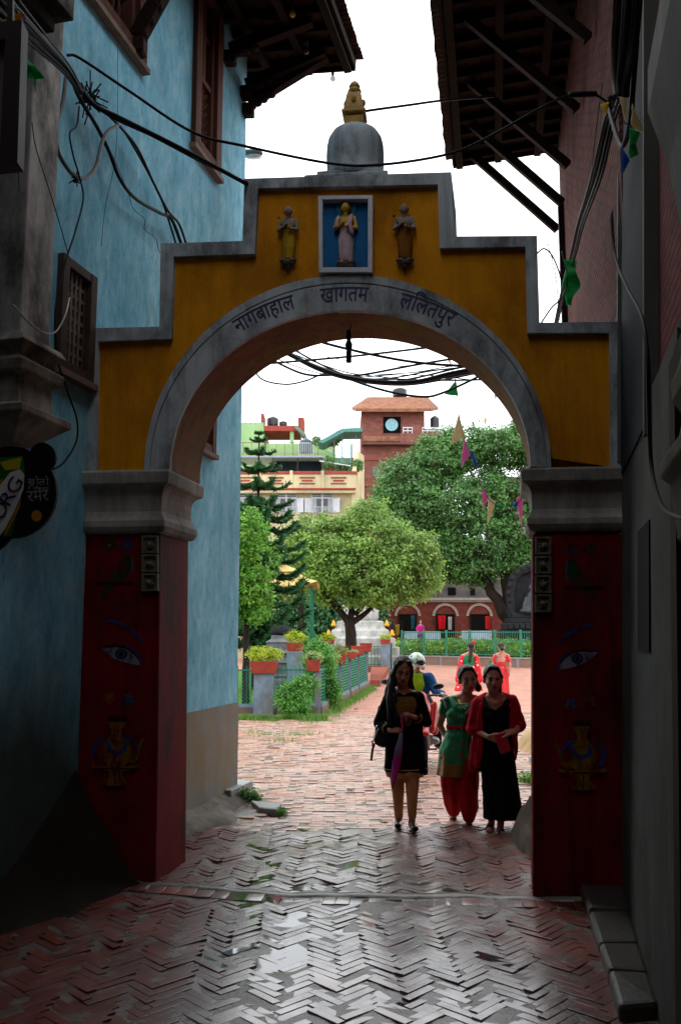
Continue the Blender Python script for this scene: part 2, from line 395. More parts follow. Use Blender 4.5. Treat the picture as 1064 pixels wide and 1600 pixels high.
# cement ramp at the foot of the blue wall, beyond the gateway
m_cem=mat('rough cement','7d766c',.75,.35,5,.7,28,dirt=hx('4b4640'))
mb=MB()
P=[G(290,1340),G(300,1347),G(400,1300),G(440,1272),G(372,1262)]
base=[G(286,1352),G(330,1330),G(396,1303),G(372,1260)]
def slab(mb,pts,z0,z1,ins=.03):
    n=len(pts);c=sum((Vector(p) for p in pts),Vector())/n
    lo=[Vector((p[0],p[1],z0)) for p in pts];mi_=[Vector((p[0],p[1],z1-ins*.5)) for p in pts]
    hi=[Vector((p[0],p[1],z1))+(Vector((c.x,c.y,0))-Vector((p[0],p[1],0))).normalized()*ins for p in pts]
    mb.loft([lo,mi_,hi])
y0,y1=7.42,10.3
pts=[];K=26
for j in range(K+1):
    y=y0+(y1-y0)*j/K
    wdt=.52+.10*math.sin(j*.5)-.15*(j/K)
    hh=.17+.03*noise.noise(Vector((y*2,0,0)))
    row_=[]
    for i in range(9):
        t=i/8;rill=.010*math.sin(t*26+y*1.5)
        zz=hh*(1-t)**.8+rill*(1-t)*1.5+(-.03 if t==1 else 0)
        row_.append(WL(y,0,-.05+wdt*t)+Vector((0,0,max(zz,-.03)+.012*noise.noise(Vector((y*5,t*7,1))))))
    pts.append(row_)
mb.add([p for r in pts for p in r],[(j*9+i,j*9+i+1,(j+1)*9+i+1,(j+1)*9+i) for j in range(K) for i in range(8)])
struct(mb.build('cement_ramp',m_cem,smooth=True))
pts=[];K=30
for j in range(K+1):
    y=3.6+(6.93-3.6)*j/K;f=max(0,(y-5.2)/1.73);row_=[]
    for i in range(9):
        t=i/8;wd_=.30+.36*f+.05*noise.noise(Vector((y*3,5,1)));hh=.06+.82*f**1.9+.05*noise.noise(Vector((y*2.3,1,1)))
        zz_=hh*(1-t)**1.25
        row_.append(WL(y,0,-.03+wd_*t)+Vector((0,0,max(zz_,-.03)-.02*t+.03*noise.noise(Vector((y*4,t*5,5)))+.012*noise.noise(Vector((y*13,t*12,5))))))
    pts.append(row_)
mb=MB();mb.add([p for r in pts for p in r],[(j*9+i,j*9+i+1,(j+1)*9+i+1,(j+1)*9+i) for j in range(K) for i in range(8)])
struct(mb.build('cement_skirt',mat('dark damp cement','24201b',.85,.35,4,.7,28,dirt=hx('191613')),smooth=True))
# broken paving slabs + step at the corner
m_slab=mat('grey stone slab','8e9290',.55,.25,6,.4,40)
mb=MB();slab(mb,[G(392,1262),G(440,1266),G(432,1276),G(405,1273)],-.02,.07,.015)
tag(mb.build('stone_slab',m_slab),'broken grey stone slab lying on the bricks by the blue wall corner','slab')
mb=MB();mb.hexa([WL(9.95,-.02,-.1),WL(9.95,-.02,.10),WL(10.6,-.02,.12),WL(10.6,-.02,-.1),WL(9.95,.17,-.1),WL(9.95,.17,.09),WL(10.6,.17,.11),WL(10.6,.17,-.1)])
tag(mb.build('stone_step',m_slab,bevel=.012),'low grey stone step against the end of the blue wall','step')
# ================================================================ gateway
m_yel=mat('ochre paint','da920a',.75,.25,2.2,.45,26,col2='c67e04',dirt=hx('a86a05'),streak='8a5a10',samt=.28,dscale=1.6)
m_trim=mat('grey painted trim','bcc4c8',.7,.3,3,.35,34,col2='9ca4a8',dirt=hx('66696a'),streak='5a5c60',samt=.35,dscale=2.5,stretch=(1,1,.35))
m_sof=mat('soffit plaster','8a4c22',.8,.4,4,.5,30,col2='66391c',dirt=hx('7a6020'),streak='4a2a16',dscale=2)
m_red=mat('red pier paint','84090e',.8,.3,2.2,.45,26,col2='60080c',dirt=hx('401210'),streak='2c100e',samt=.5,dscale=1.5)
m_cap=mat('capital grey','b4b0a6',.8,.35,4,.5,32,col2='8e8a82',dirt=hx('6c6862'),stretch=(1,1,.3),streak='5c5953',samt=.4)
gate=thing('gateway',Vector((0,6.72,0)),'ochre and grey stepped archway with red piers and a small stupa on top','gateway')
outer=[(133,737),(135,516),(252,513),(254,384),(381,380),(384,283),(705,273),(708,373),(838,372),(842,507),(970,506),(973,730)]
inner=[(153,737),(156,536),(270,532),(274,404),(400,400),(405,298),(684,292),(687,391),(820,389),(823,523),(950,523),(952,730)]
mid=[((a[0]+b[0])/2,(a[1]+b[1])/2) for a,b in zip(outer,inner)]
N=48
ringI=[(548-280*math.cos(PI*k/N),733-246*math.sin(PI*k/N)-(k/N)*6+3) for k in range(N+1)]
ringO=[(544-316*math.cos(PI*k/N),735-303*math.sin(PI*k/N)-(k/N)*6+3) for k in range(N+1)]
ringM=[((a[0]+b[0])/2,(a[1]+b[1])/2) for a,b in zip(ringI,ringO)]
ringG=[(a[0]*.22+b[0]*.78,a[1]*.22+b[1]*.78) for a,b in zip(ringI,ringO)]
ringG2=[(a[0]*.26+b[0]*.74,a[1]*.26+b[1]*.74) for a,b in zip(ringI,ringO)]
mb=MB()
# yellow wall: quads between the stepped outline and the arch, as vertical strips (no concave faces)
def toptop(px):
    for (x0,y0_),(x1,y1_) in zip(mid,mid[1:]):
        if x0<=px<=x1 and x1-x0>.1: return y0_+(y1_-y0_)*(px-x0)/(x1-x0)
xs=sorted({m_[0] for m_ in mid}|{p[0] for p in ringM})
def archy(px):
    if px<=ringM[0][0] or px>=ringM[-1][0]: return 737 if px<500 else 730
    for (x0,y0_),(x1,y1_) in zip(ringM,ringM[1:]):
        if x0<=px<=x1:return y0_+(y1_-y0_)*(px-x0)/(x1-x0)
xs=[x for x in xs if mid[0][0]+2<=x<=mid[-1][0]-.5]
xx=[];
for x in xs:
    if not xx or x-xx[-1]>.8: xx.append(x)
for x0,x1 in zip(xx,xx[1:]):
    cx=(x0+x1)/2;t=toptop(cx)
    if t is None: continue
    poly=[A(x0,archy(x0)),A(x1,archy(x1)),A(x1,t),A(x0,t)]
    mb.add(poly+[p+WA for p in poly],[(0,1,2,3),(7,6,5,4)])
mb.build('arch_wall',m_yel,gate)
mb=MB()
for i in range(len(outer)-1):
    poly=[A(*outer[i],.05),A(*outer[i+1],.05),A(*inner[i+1],.05),A(*inner[i],.05)]
    mb.prism(poly,WA+Vector((0,0,0))-NA*.08)
# coping slabs with a slight drip edge on the three level runs
mb.build('border_trim',m_trim,gate)
mb=MB()
n=len(ringI)
def strip(mb,a,b,oa,ob):
    k=len(a);mb.add([A(*p,oa) for p in a]+[A(*p,ob) for p in b],[(i,i+1,k+i+1,k+i) for i in range(k-1)])
strip(mb,ringI,ringG2,.045,.045);strip(mb,ringG2,ringG2,.045,.03);strip(mb,ringG2,ringG,.03,.03);strip(mb,ringG,ringG,.03,.045);strip(mb,ringG,ringO,.045,.045);strip(mb,ringO,ringO,.045,-.01)
k=len(ringI);mb.add([A(*p,.045) for p in ringI]+[A(*p,-.02) for p in ringI],[(i,i+1,k+i+1,k+i) for i in range(k-1)])
mb.build('arch_ring',m_trim,gate)
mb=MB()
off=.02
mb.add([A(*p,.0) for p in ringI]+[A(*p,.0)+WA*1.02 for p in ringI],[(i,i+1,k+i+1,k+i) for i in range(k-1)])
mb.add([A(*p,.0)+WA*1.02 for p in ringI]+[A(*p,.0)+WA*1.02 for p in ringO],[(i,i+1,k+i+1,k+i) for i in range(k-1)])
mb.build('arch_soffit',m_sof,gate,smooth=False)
# piers
def pier(pl,pr,pyb,pyt,plt,prt,leftside):
    bl=onpl(pl,pyb,PA);bl.z=-.05;br=onpl(pr,pyb,PA);br.z=-.05
    tl=A(plt,pyt);tr=A(prt,pyt)
    mb=MB();rings=[]
    for t in [0,.06,.12,.3,.6,1]:
        a=bl.lerp(tl,t);b2=br.lerp(tr,t)
        w=.012*noise.noise(Vector((t*5,pl,0))) if t<.5 else 0
        rings.append([a,b2+Vector((w,-w,0)),b2+WA,a+WA])
    mb.loft(rings)
    return mb.build('pier',m_red,gate,bevel=.015)
pierL=pier(118,243,1385,833,128,250,True);pierR=pier(832,978,1405,834,832,974,False)
pierL['label']='red painted pier with eye, bird and vase paintings, at the blue wall';pierR['label']='red painted pier with eye, bird and vase paintings, beside the walking women'
def capital(pl,pr,ys,side):
    mb=MB();rings=[]
    for py,o in ys:
        a=A(pl,py);b2=A(pr,py)
        z=(a.z+b2.z)/2;a.z=b2.z=z
        oa,ob=(0,o) if side<0 else (o,0)
        w=WA.normalized()
        rings.append([a-UA*oa+NA*o,b2+UA*ob+NA*o,b2+UA*ob+WA+w*o,a-UA*oa+WA+w*o])
    mb.loft(rings)
    return mb.build('capital',m_cap,gate,bevel=.008)
prof=[(835,-.01),(832,.035),(824,.055),(815,.055),(808,.035),(800,.018),(790,.018),(776,.022),(768,.035),(762,.06),(759,.095),(742,.105),(738,.10)]
capital(122,250,prof,-1)
profR=[(y-5,o) for y,o in prof];capital(834,974,profR,1)
# niche with blue ground
m_niche=mat('niche blue','1d6da8',.7,.3,5,.3,30,dirt=hx('174d74'))
m_wht=mat('old white paint','c9cbd0',.6,.2,8,.3,40)
mb=MB()
o4=[(499,312),(584,311),(583,431),(500,431)];i4=[(506,318),(576,317),(576,423),(506,423)]
for i in range(4):
    j=(i+1)%4;mb.prism([A(*o4[i],.075),A(*o4[j],.075),A(*i4[j],.075),A(*i4[i],.075)],-NA*.1)
nf=mb.build('niche_frame',m_wht,gate,bevel=.004)
mb=MB();mb.prism([A(*p,.012) for p in i4],-NA*.02);mb.build('niche_panel',m_niche,gate)
# relief figures
def relief(px,pyt,pyb,robe,skin,lotus,halo=None,shawl=None,staff=True,base=.02):
    top=A(px,pyt,base);bot=A(px,pyb,base);H=(top-bot).length;up=Vector((0,0,1))
    def Q(u,v,o=0):return bot+UA*(u*H)+up*(v*H)+NA*(o*H)
    M3=Matrix((UA,-NA,up)).transposed()
    mb=MB()   # skin: head, neck, arms, feet
    mb.ell(Q(0,.90,.05),(.062*H,.06*H,.08*H),12,8,M=M3);mb.cone(Q(0,.80,.04),.035*H,Q(0,.86,.04),.03*H)
    mb.ell(Q(0,.975,.04),.03*H,8,6);mb.ell(Q(-.062,.9,.04),.02*H,8,6);mb.ell(Q(.062,.9,.04),.02*H,8,6)
    mb.ell(Q(0,.70,.02),(.105*H,.055*H,.12*H),12,8,M=M3)
    for s in (-1,1):
        mb.cone(Q(.115*s,.76,.03),.034*H,Q(.15*s,.60,.05),.028*H,8);mb.cone(Q(.15*s,.60,.05),.028*H,Q(.03*s,.66-.06*(s>0),.10),.022*H,8)
        mb.ell(Q(.02*s,.665-.06*(s>0),.115),.026*H,8,6)
        mb.cone(Q(.045*s,.125,.03),.022*H,Q(.06*s,.11,.07),.018*H,8);mb.cone(Q(0,.68,.0),.03*H,Q(.045*s,.125,.03),.022*H,8);mb.cone(Q(0,.78,.0),.03*H,Q(.115*s,.76,.03),.03*H,8)
    f=remesh(mb,.006,2).build('relief_figure',skin,gate,smooth=True)
    mb=MB();rings=[]
    for v,rx,ry in ((.13,.085,.05),(.15,.095,.055),(.3,.10,.06),(.45,.112,.07),(.56,.085,.06),(.66,.10,.07),(.74,.10,.06),(.79,.05,.03)):
        rings.append([Q(rx*math.cos(2*PI*k/28)*(1+.05*math.cos(k*2*PI/28*9)*(v<.6)),v,ry*math.sin(2*PI*k/28)*(1+.12*math.cos(k*2*PI/28*9+v*8)*(v<.6))+.005) for k in range(28)])
    mb.loft(rings)
    mb.build('robe',robe,f,smooth=True)
    if shawl:
        mb=MB();mb.cone(Q(.08,.78,.06),.028*H,Q(.06,.64,.09),.035*H);mb.cone(Q(.06,.64,.09),.035*H,Q(.09,.52,.08),.03*H);mb.cone(Q(-.1,.77,.06),.022*H,Q(-.13,.62,.07),.028*H)
        mb.build('shawl',shawl,f,smooth=True)
    mb=MB();
    for s in range(-4,5): mb.ell(Q(s*.028,.085+.008*abs(s),.05-.006*abs(s)),(.024*H,.03*H,.038*H),8,6,M=M3)
    mb.ell(Q(0,.07,.02),(.12*H,.05*H,.03*H),12,6,M=M3)
    if base>.019: mb.tube([Q(0,.06,.01),Q(.0,0,.01),Q(-.02,-.06,.0)],[.05*H,.022*H,.008*H],8)
    mb.build('lotus_base',lotus,f,smooth=True)
    if staff:
        mb=MB();mb.tube([Q(-.08,.66,.08),Q(-.12,.74,.06),Q(-.15,.80,.03)],.008*H,6);mb.ell(Q(-.155,.82,.03),.026*H,8,6);mb.build('flower',robe,f,smooth=True)
    if halo:
        mb=MB();c=Q(0,.9,-.005);rg=[]
        for r,o in ((.0,.012),(.11,.012),(.125,.03),(.14,.012),(.14,-.02)):
            rg.append([c+UA*(r*H*math.cos(2*PI*k/24))+up*(r*H*math.sin(2*PI*k/24))+NA*(o*H) for k in range(24)])
        mb.loft(rg,cap=False);mb.build('halo',halo,f,smooth=True)
    return f
m_stone=mat('grey relief skin','8c8178',.7,.3,20,.2,60);m_ylr=mat('yellow robe','b79414',.7,.3,14,.2,60,dirt=hx('7a5d18'),dscale=9);m_brr=mat('ochre brown robe','865018',.7,.3,14,.2,60)
m_lot=mat('dark lotus','5c5450',.8,.3,18,.3,60);m_pale=mat('pale pink robe','c3aab2',.7,.3,14,.2,60);m_gold=mat('gold paint','c4941c',.55,.25,9,.2,40)
relief(451,325,420,m_ylr,m_stone,m_lot)['label']='small relief figure in a yellow robe holding a flower'
relief(633,321,420,m_brr,m_stone,m_lot)['label']='small relief figure in an ochre brown robe holding a flower'
relief(541,318,424,m_pale,m_gold,m_lot,halo=mat('teal halo','2c7f96',.7,.2,8,.1,30),shawl=m_pale,staff=False,base=.013)['label']='relief figure in a pale robe with a halo inside the blue niche'
# lettering on the ring: dark blue Devanagari, glyph by glyph along the curve
m_ink=mat('blue lettering','101a4c',.6,.2,10,0,30)
def glyph(s,size):
    cu=bpy.data.curves.new('t','FONT');cu.body=s;cu.size=size;cu.resolution_u=3;cu.offset=.002
    o=bpy.data.objects.new('t',cu);C.objects.link(o)
    dg=bpy.context.evaluated_depsgraph_get();dg.update();me=o.evaluated_get(dg).to_mesh()
    vs=[v.co.copy() for v in me.vertices];fs=[list(p.vertices) for p in me.polygons]
    o.evaluated_get(dg).to_mesh_clear();bpy.data.objects.remove(o);bpy.data.curves.remove(cu);return vs,fs
def textmesh(parts,size,gap=.0,sx=1.0):
    """parts: list of strings, each laid after the other; '<' prefix cuts the right stem (half letter)"""
    V=[];Fc=[];x=0
    for p in parts:
        half=p.startswith('<');t=p.lstrip('<')
        vs,fs=glyph(t,size)
        if not vs: x+=size*.3;continue
        x0=min(v.x for v in vs);x1=max(v.x for v in vs)
        if half:
            cut=x0+(x1-x0)*.70;vs=[Vector((min(v.x,cut),v.y,v.z)) for v in vs];x1=cut
        n=len(V);V+=[Vector((v.x-x0+x,v.y,0)) for v in vs];Fc+=[[i+n for i in f] for f in fs]
        x+=(x1-x0)+gap-(.02*size)
    return [Vector((v.x*sx,v.y,0)) for v in V],Fc,x*sx
def ontext(V,Fc,fn,thick=.0):
    mb=MB();mb.add([fn(v) for v in V],Fc);return mb
def arcword(parts,pcx,size,span_px):
    V,Fc,wd=textmesh(parts,size)
    # baseline follows an ellipse a bit above the inner ring edge
    acx,acy,aa,ab=546,731,289,255
    mid_t=math.acos((acx-pcx)/aa)
    pts=[(t_/600*PI) for t_ in range(601)]
    P3=[A(acx-aa*math.cos(t),acy-ab*math.sin(t)-(t/PI)*5,.0475) for t in pts]
    cum=[0]
    for a,b2 in zip(P3,P3[1:]):cum.append(cum[-1]+(b2-a).length)
    i0=min(range(601),key=lambda i:abs(pts[i]-mid_t));s0=cum[i0]
    sc_=span_px/1390*6.7/.95/wd
    def fn(v):
        s=s0+(v.x-wd/2)*sc_
        i=max(0,min(599,next((k for k in range(600) if cum[k+1]>=s),599)))
        f=(s-cum[i])/(cum[i+1]-cum[i]);p=P3[i].lerp(P3[i+1],f);t=(P3[i+1]-P3[i]).normalized();nn=(-NA).cross(t);nn=nn if nn.z>0 else -nn
        return p+nn*v.y*1.12+NA*0
    return ontext(V,Fc,fn)
W_=[(['ना','ग','बा','हा','ल'],417,97),(['ख','ा','ग','त','म'],538,72),(['ल','ि','ल','त','पु','र'],661,92)]
W_[2]=(['ल','िल','त','पु','र'],664,85)
for parts,pc,sp_ in W_:
    mb=arcword(parts,pc,.165,sp_);mb.build('painted_word',m_ink,gate)
# paintings on the piers
COL={'blue':mat('paint blue','173f80',.7,.3,10,.1,30,dirt=hx('4a0c10'),dscale=14),'dark':mat('paint black','0c0c12',.7,.3,10,.1,30,dirt=hx('4a0c10'),dscale=14),'white':mat('paint white','7e7c8e',.7,.3,10,.1,30,dirt=hx('4a0c10'),dscale=14),'green':mat('paint green','0f3a1c',.7,.3,10,.1,30,dirt=hx('4a0c10'),dscale=14),
 'yellow':mat('paint yellow','7e5a0c',.7,.3,10,.1,30,dirt=hx('4a0c10'),dscale=14),'orange':mat('paint orange','8a3c10',.7,.3,10,.1,30,dirt=hx('4a0c10'),dscale=14),'cyan':mat('paint cyan','185684',.7,.3,10,.1,30,dirt=hx('4a0c10'),dscale=14)}
def circ(cx,cy,rx,ry=None,n=14):return [(cx+rx*math.cos(2*PI*k/n),cy+(ry or rx)*math.sin(2*PI*k/n)) for k in range(n)]
def stroke(pts,w):
    L_=[];R_=[]
    for i,(x,y) in enumerate(pts):
        x0,y0_=pts[max(i-1,0)];x1,y1_=pts[min(i+1,len(pts)-1)];dx,dy=x1-x0,y1_-y0_;l=math.hypot(dx,dy) or 1
        ww=w[i] if isinstance(w,list) else w
        L_.append((x-dy/l*ww/2,y+dx/l*ww/2));R_.append((x+dy/l*ww/2,y-dx/l*ww/2))
    return L_+R_[::-1]
def ringshape(cx,cy,r1,r2,n=16):
    return [circ(cx,cy,r1,n=n)]
eye=[('white',[(157,1012),(165,1011),(180,1010),(195,1012),(208,1020),(217,1030),(219,1040),(206,1038),(190,1034),(175,1028),(166,1020)]),
 ('dark',stroke([(153,1010),(168,1011),(182,1009),(197,1012),(210,1020),(220,1033)],[1,3,4,4,4,3])),('blue',stroke([(196,1010),(210,1016),(219,1028),(220,1042)],[1,4,4,2])),
 ('dark',circ(190,1022,9.5,8)),('cyan',circ(190,1022,6.5,5.5)),('dark',circ(190,1022,3.8))]
brow=[('blue',stroke([(158,972),(172,970),(188,974),(203,983),(215,994),(223,1003)],[1.5,3,4.5,5.5,6,3]))]
bird=[('green',[(205,868),(199,866),(192,870),(186,880),(180,893),(172,903),(166,915),(158,930),(152,942),(162,933),(172,922),(181,914),(192,908),(200,900),(205,888),(207,876)]),
 ('dark',stroke([(150,911),(175,912),(210,910)],4)),('cyan',stroke([(206,876),(208,890),(205,902)],2.5)),('orange',[(205,869),(209,872),(205,875)]),('dark',circ(201,871,1.6))]
def flower(cx,cy,c):return [(c,circ(cx+6.5*math.cos(k*2*PI/5+.3),cy+6.5*math.sin(k*2*PI/5+.3),3.6)) for k in range(5)]+[('yellow',circ(cx,cy,2.6))]
vase=[('yellow',[(160,1175),(165,1160),(172,1150),(194,1150),(202,1160),(206,1176),(202,1190),(190,1199),(172,1199),(163,1190)]),
 ('blue',stroke([(156,1190),(148,1180),(148,1168),(155,1158),(165,1152)],[8,7,7,6,2])),('blue',stroke([(168,1160),(172,1172),(183,1178),(194,1172),(199,1160)],7)),('blue',stroke([(192,1150),(202,1153),(211,1161),(214,1170)],[2,6,6,2])),
 ('yellow',[(170,1128),(197,1128),(196,1135),(191,1138),(191,1158),(175,1158),(175,1138),(171,1135)]),('orange',stroke([(172,1133),(195,1133)],1.5)),('orange',stroke([(176,1142),(190,1142)],1.5)),('orange',stroke([(183,1140),(183,1156)],1.5)),
 ('dark',[(168,1119),(199,1119),(198,1126),(170,1126)]),('yellow',stroke([(205,1192),(214,1185),(217,1172),(222,1160),(225,1153)],[8,7,5,5,3])),('yellow',stroke([(145,1196),(170,1201),(200,1201),(219,1196)],6)),
 ('dark',stroke([(150,1201),(212,1201)],2)),('yellow',[(172,1204),(194,1204),(192,1212),(199,1224),(190,1228),(170,1228),(161,1222),(172,1212)]),('dark',stroke([(181,1204),(181,1226)],1.5)),('orange',stroke([(166,1216),(196,1216)],1.5))]
for name,lst in (('painted_eye',eye),('painted_eyebrow',brow),('painted_bird',bird),('painted_flower',flower(172,852,'green')),('painted_flower',flower(199,851,'blue')),('painted_flower',flower(171,1091,'orange')),('painted_flower',flower(200,1094,'cyan')),('painted_vase',vase)):
    for side in (0,1):
        mats=[];mb=MB()
        for li,(c,poly) in enumerate(lst):
            if COL[c] not in mats:mats.append(COL[c])
            o=.004+.0012*li
            pp=[(1092-x,y+7) if side else (x,y) for x,y in poly]
            mb.prism([A(x,y,o) for x,y in pp],-NA*(o+.002) if 0 else NA*-.003,mats.index(COL[c]))
        mb.build(name,mats,pierR if side else pierL)
# stone plaques on the piers
m_plq=mat('carved plaque','6f6a5c',.85,.4,20,.6,60)
for side,cnt,px,py0,dy,pr_ in ((0,3,236,851,29.5,pierL),(1,4,848,853,30,pierR)):
    for k_ in range(cnt):
        cx=px;cy=py0+dy*k_;hw=12.5;hh=13.8;mb=MB()
        oc=[(cx-hw,cy-hh),(cx+hw,cy-hh),(cx+hw,cy+hh),(cx-hw,cy+hh)];ic=[(cx-hw+3,cy-hh+3),(cx+hw-3,cy-hh+3),(cx+hw-3,cy+hh-3),(cx-hw+3,cy+hh-3)]
        for i in range(4):
            j=(i+1)%4;mb.prism([A(*oc[i],.035),A(*oc[j],.035),A(*ic[j],.035),A(*ic[i],.035)],NA*-.05)
        mb.prism([A(*p,.018) for p in ic],NA*-.02)
        for t in range(4):
            an=R.uniform(0,6.28);mb.tube([A(cx+6*math.cos(an),cy+6*math.sin(an),.026),A(cx+1,cy+2,.03),A(cx+5*math.cos(an+2),cy+6*math.sin(an+2),.024)],.012,6)
        mb.ell(A(cx,cy+1,.028),.022,8,6);mb.build('carved_plaque',m_plq,pr_)
# stupa on top
Y=7.02
def zz(py):return at(550,py,Y).z
m_dome=mat('stupa grey','b4c0c6',.75,.3,3,.4,26,col2='98a4aa',dirt=hx('5c646a'),dscale=3,stretch=(1,1,.5),streak='5a6064',samt=.4)
cx=at(546,270,Y).x
zb=A(545,278).z
cx=at(546,270,6.8).x
mb=MB()
mb.box((cx,Y,(zb-.05+at(546,268.5,6.77).z)/2),(.68,.52,at(546,268.5,6.77).z-zb+.05),rz=-.118,bev=.012);zt2_=at(546,263.5,6.80).z
mb.box((cx+.03,Y,zt2_-.03),(.54,.46,.06),rz=-.118,bev=.012)
mb.build('stupa_base',m_dome,gate)
cx2=at(555,230,Y).x
mb=MB();z0=at(555,266,6.80).z;z1=at(555,192,6.93).z;h=z1-z0;r=.243
mb.lathe([(r*.85,z0-.03),(r*1.0,z0-.01),(r*1.05,z0+.02),(r*1.04,z0+.05),(r*.98,z0+.07),(r*.985,z0+h*.3),(r*1.0,z0+h*.5),(r*.985,z0+h*.66),(r*.93,z0+h*.79),(r*.80,z0+h*.90),(r*.60,z0+h*.965),(r*.35,z0+h*1.0),(.02,z0+h*1.01)],(cx2,Y,0),40)
mb.build('stupa_dome',m_dome,gate,smooth=True)
m_sp=mat('gilt spire','b98a1e',.6,.3,12,.5,40,col2='8c6a1a',dirt=hx('54461c'),dscale=8)
mb=MB();sx=at(554,160,Y).x;za,zb2,zc,zd=z1-.02,at(554,178,6.93).z,at(554,167,6.93).z,zz(125)
mb.box((sx,Y,(za+zb2)/2),(.155,.155,zb2-za+.01),rz=-.118);mb.box((sx,Y,(zb2+zc)/2+.01),(.20,.20,(zc-zb2)*.55),rz=-.118,bev=.008);mb.box((sx,Y,(zb2+zc)/2+.035),(.17,.17,.03),rz=-.118)
H_=zd-zc
mb.loft([[Vector((sx+w_*math.cos(a+PI/4-.118),Y+w_*math.sin(a+PI/4-.118),zc+H_*t)) for a in [2*PI*k/4 for k in range(4)]] for t,w_ in ((-.02,.115),(.1,.11),(.3,.10),(.42,.092),(.55,.078),(.6,.055))])
mb.lathe([(.055,zc+H_*.58),(.06,zc+H_*.66),(.045,zc+H_*.74),(.05,zc+H_*.8),(.035,zc+H_*.9),(.012,zc+H_*.97),(.004,zc+H_)],(sx,Y,0),14)
for a in (0,1,2,3):
    mb.ell((sx+.075*math.cos(a*PI/2-.118-PI/2),Y+.075*math.sin(a*PI/2-.118-PI/2),zc+H_*.3),(.02,.02,.035),8,6)
mb.build('stupa_spire',m_sp,gate)
# lamp socket hung under the arch crown
m_blk=mat('black rubber','0b0b0c',.5,.2,10,0,30);m_wire=mat('cable black','0a0a0b',.65,.3,12,.1,60,spec=.25);m_wireg=mat('cable grey','4c4a46',.6,.3,12,.1,60)
Yh=7.0;t0=thing('hanging_lamp_socket',at(546,500,Yh),'black lamp socket hanging on a wire under the crown of the arch','lamp socket')
mb=MB();mb.tube([at(548,476,Yh),at(547,490,Yh),at(549,503,Yh),at(546,518,Yh)],.004,6);mb.build('wire',m_wire,t0)
zt=at(545,517,Yh).z;zb3=at(545,566,Yh).z;cxh=at(545,540,Yh).x;hh=zt-zb3
mb=MB();mb.lathe([(.008,zt+.01),(.018,zt),(.022,zt-.2*hh),(.016,zt-.3*hh),(.03,zt-.42*hh),(.028,zt-.55*hh),(.019,zt-.62*hh),(.023,zt-.66*hh),(.022,zb3),(.005,zb3-.002)],(cxh,Yh,0),14);mb.build('socket',m_blk,t0,smooth=True)
mb=MB();mb.ell(at(549,490,Yh),.02,8,6);mb.tube([at(540,489,Yh),at(560,488,Yh),at(575,486,Yh),at(588,494,Yh)],.003,6);mb.build('knot',m_wire,t0)
# ================================================================ blue building
m_blue,nt,b=nodes('blue limewash')
v1=posvec(nt,(1,1,.45));v2=posvec(nt,(1,1,.5))
a=ramp(nt,noise_n(nt,v1,6.5,10,.74,.3),[(.3,hx('5a9fb8')),(.5,hx('80bdd2')),(.72,hx('aad6e2'))])
pt=ramp(nt,noise_n(nt,posvec(nt,(1,1,.8)),1.1,11,.78),[(.60,0.),(.63,.55)]);a=mix(nt,pt,a,hx('8fa8a8'))
sp1=ramp(nt,noise_n(nt,posvec(nt,(1,1,.35)),34,4,.7),[(.56,0.),(.7,.45)])
a=mix(nt,sp1,a,hx('2b6178'))
big=ramp(nt,noise_n(nt,posvec(nt,(1,1,.6)),.7,4,.6),[(.35,.72),(.7,1.15)]);a=mix(nt,1.0,a,big,'MULTIPLY')
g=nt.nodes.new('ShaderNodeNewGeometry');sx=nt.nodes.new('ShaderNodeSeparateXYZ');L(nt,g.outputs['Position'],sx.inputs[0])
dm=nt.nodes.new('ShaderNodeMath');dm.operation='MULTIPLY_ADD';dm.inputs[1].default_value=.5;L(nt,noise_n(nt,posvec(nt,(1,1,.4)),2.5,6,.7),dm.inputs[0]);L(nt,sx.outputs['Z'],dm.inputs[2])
lane_shade=nt.nodes.new('ShaderNodeMapRange');lane_shade.inputs['From Min'].default_value=6.6;lane_shade.inputs['From Max'].default_value=7.6;lane_shade.inputs['To Min'].default_value=-1.1;lane_shade.inputs['To Max'].default_value=0;L(nt,sx.outputs['Y'],lane_shade.inputs['Value'])  # lane end of the wall darkened higher up: shade painted into the colour
ady=nt.nodes.new('ShaderNodeMath');ady.operation='ADD';L(nt,dm.outputs[0],ady.inputs[0]);L(nt,lane_shade.outputs[0],ady.inputs[1])
mud=ramp(nt,ady.outputs[0],[(.2,.9),(1.0,0.)]);a=mix(nt,mud,a,hx('3a382e'))  # muddy foot of the wall, plus the painted shade at the lane end
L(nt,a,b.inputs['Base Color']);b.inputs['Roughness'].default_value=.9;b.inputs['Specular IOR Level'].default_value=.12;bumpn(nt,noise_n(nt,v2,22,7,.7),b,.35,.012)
m_wood=mat('dark carved wood','2a1913',.8,.4,8,.4,40,col2='180e0a',stretch=(1,1,.2));m_dark=mat('dark interior','0c0b0b',.9,.2,3,0,10)
m_woodb=mat('brown window timber','5a3628',.75,.35,8,.4,40,col2='3e251c',stretch=(1,1,.2));m_sill=mat('weathered sill','77655a',.85,.3,8,.3,30)
bl=thing('blue_building',WL(8,0),'tall blue limewashed house with carved wooden windows, left of the archway','building')
def yz(px,py):
    p=onpl(px,py,PLc);return p.y,p.z
ya,za=yz(299,222);yb,zb=yz(338,270)
zt2=yz(342,15)[1]
H1=(ya,yb,(za+zb)/2-.02,zt2)
yc,zc_=yz(160,2);yd,zd_=yz(220,102)
H2=(yc-.35,yd,zd_,zd_+2.0)
ye,ze=yz(88,562);yf,zf=yz(135,605);ztl=yz(90,400)[1]
H3=(ye-.02,yf,(ze+zf)/2,(ztl+yz(138,432)[1])/2)
yg,zg=yz(318,706);yh,zh=yz(330,708)
H4=(yh-.7,yh,zh,zh+1.15)
zpl=yz(368,1098)[1]
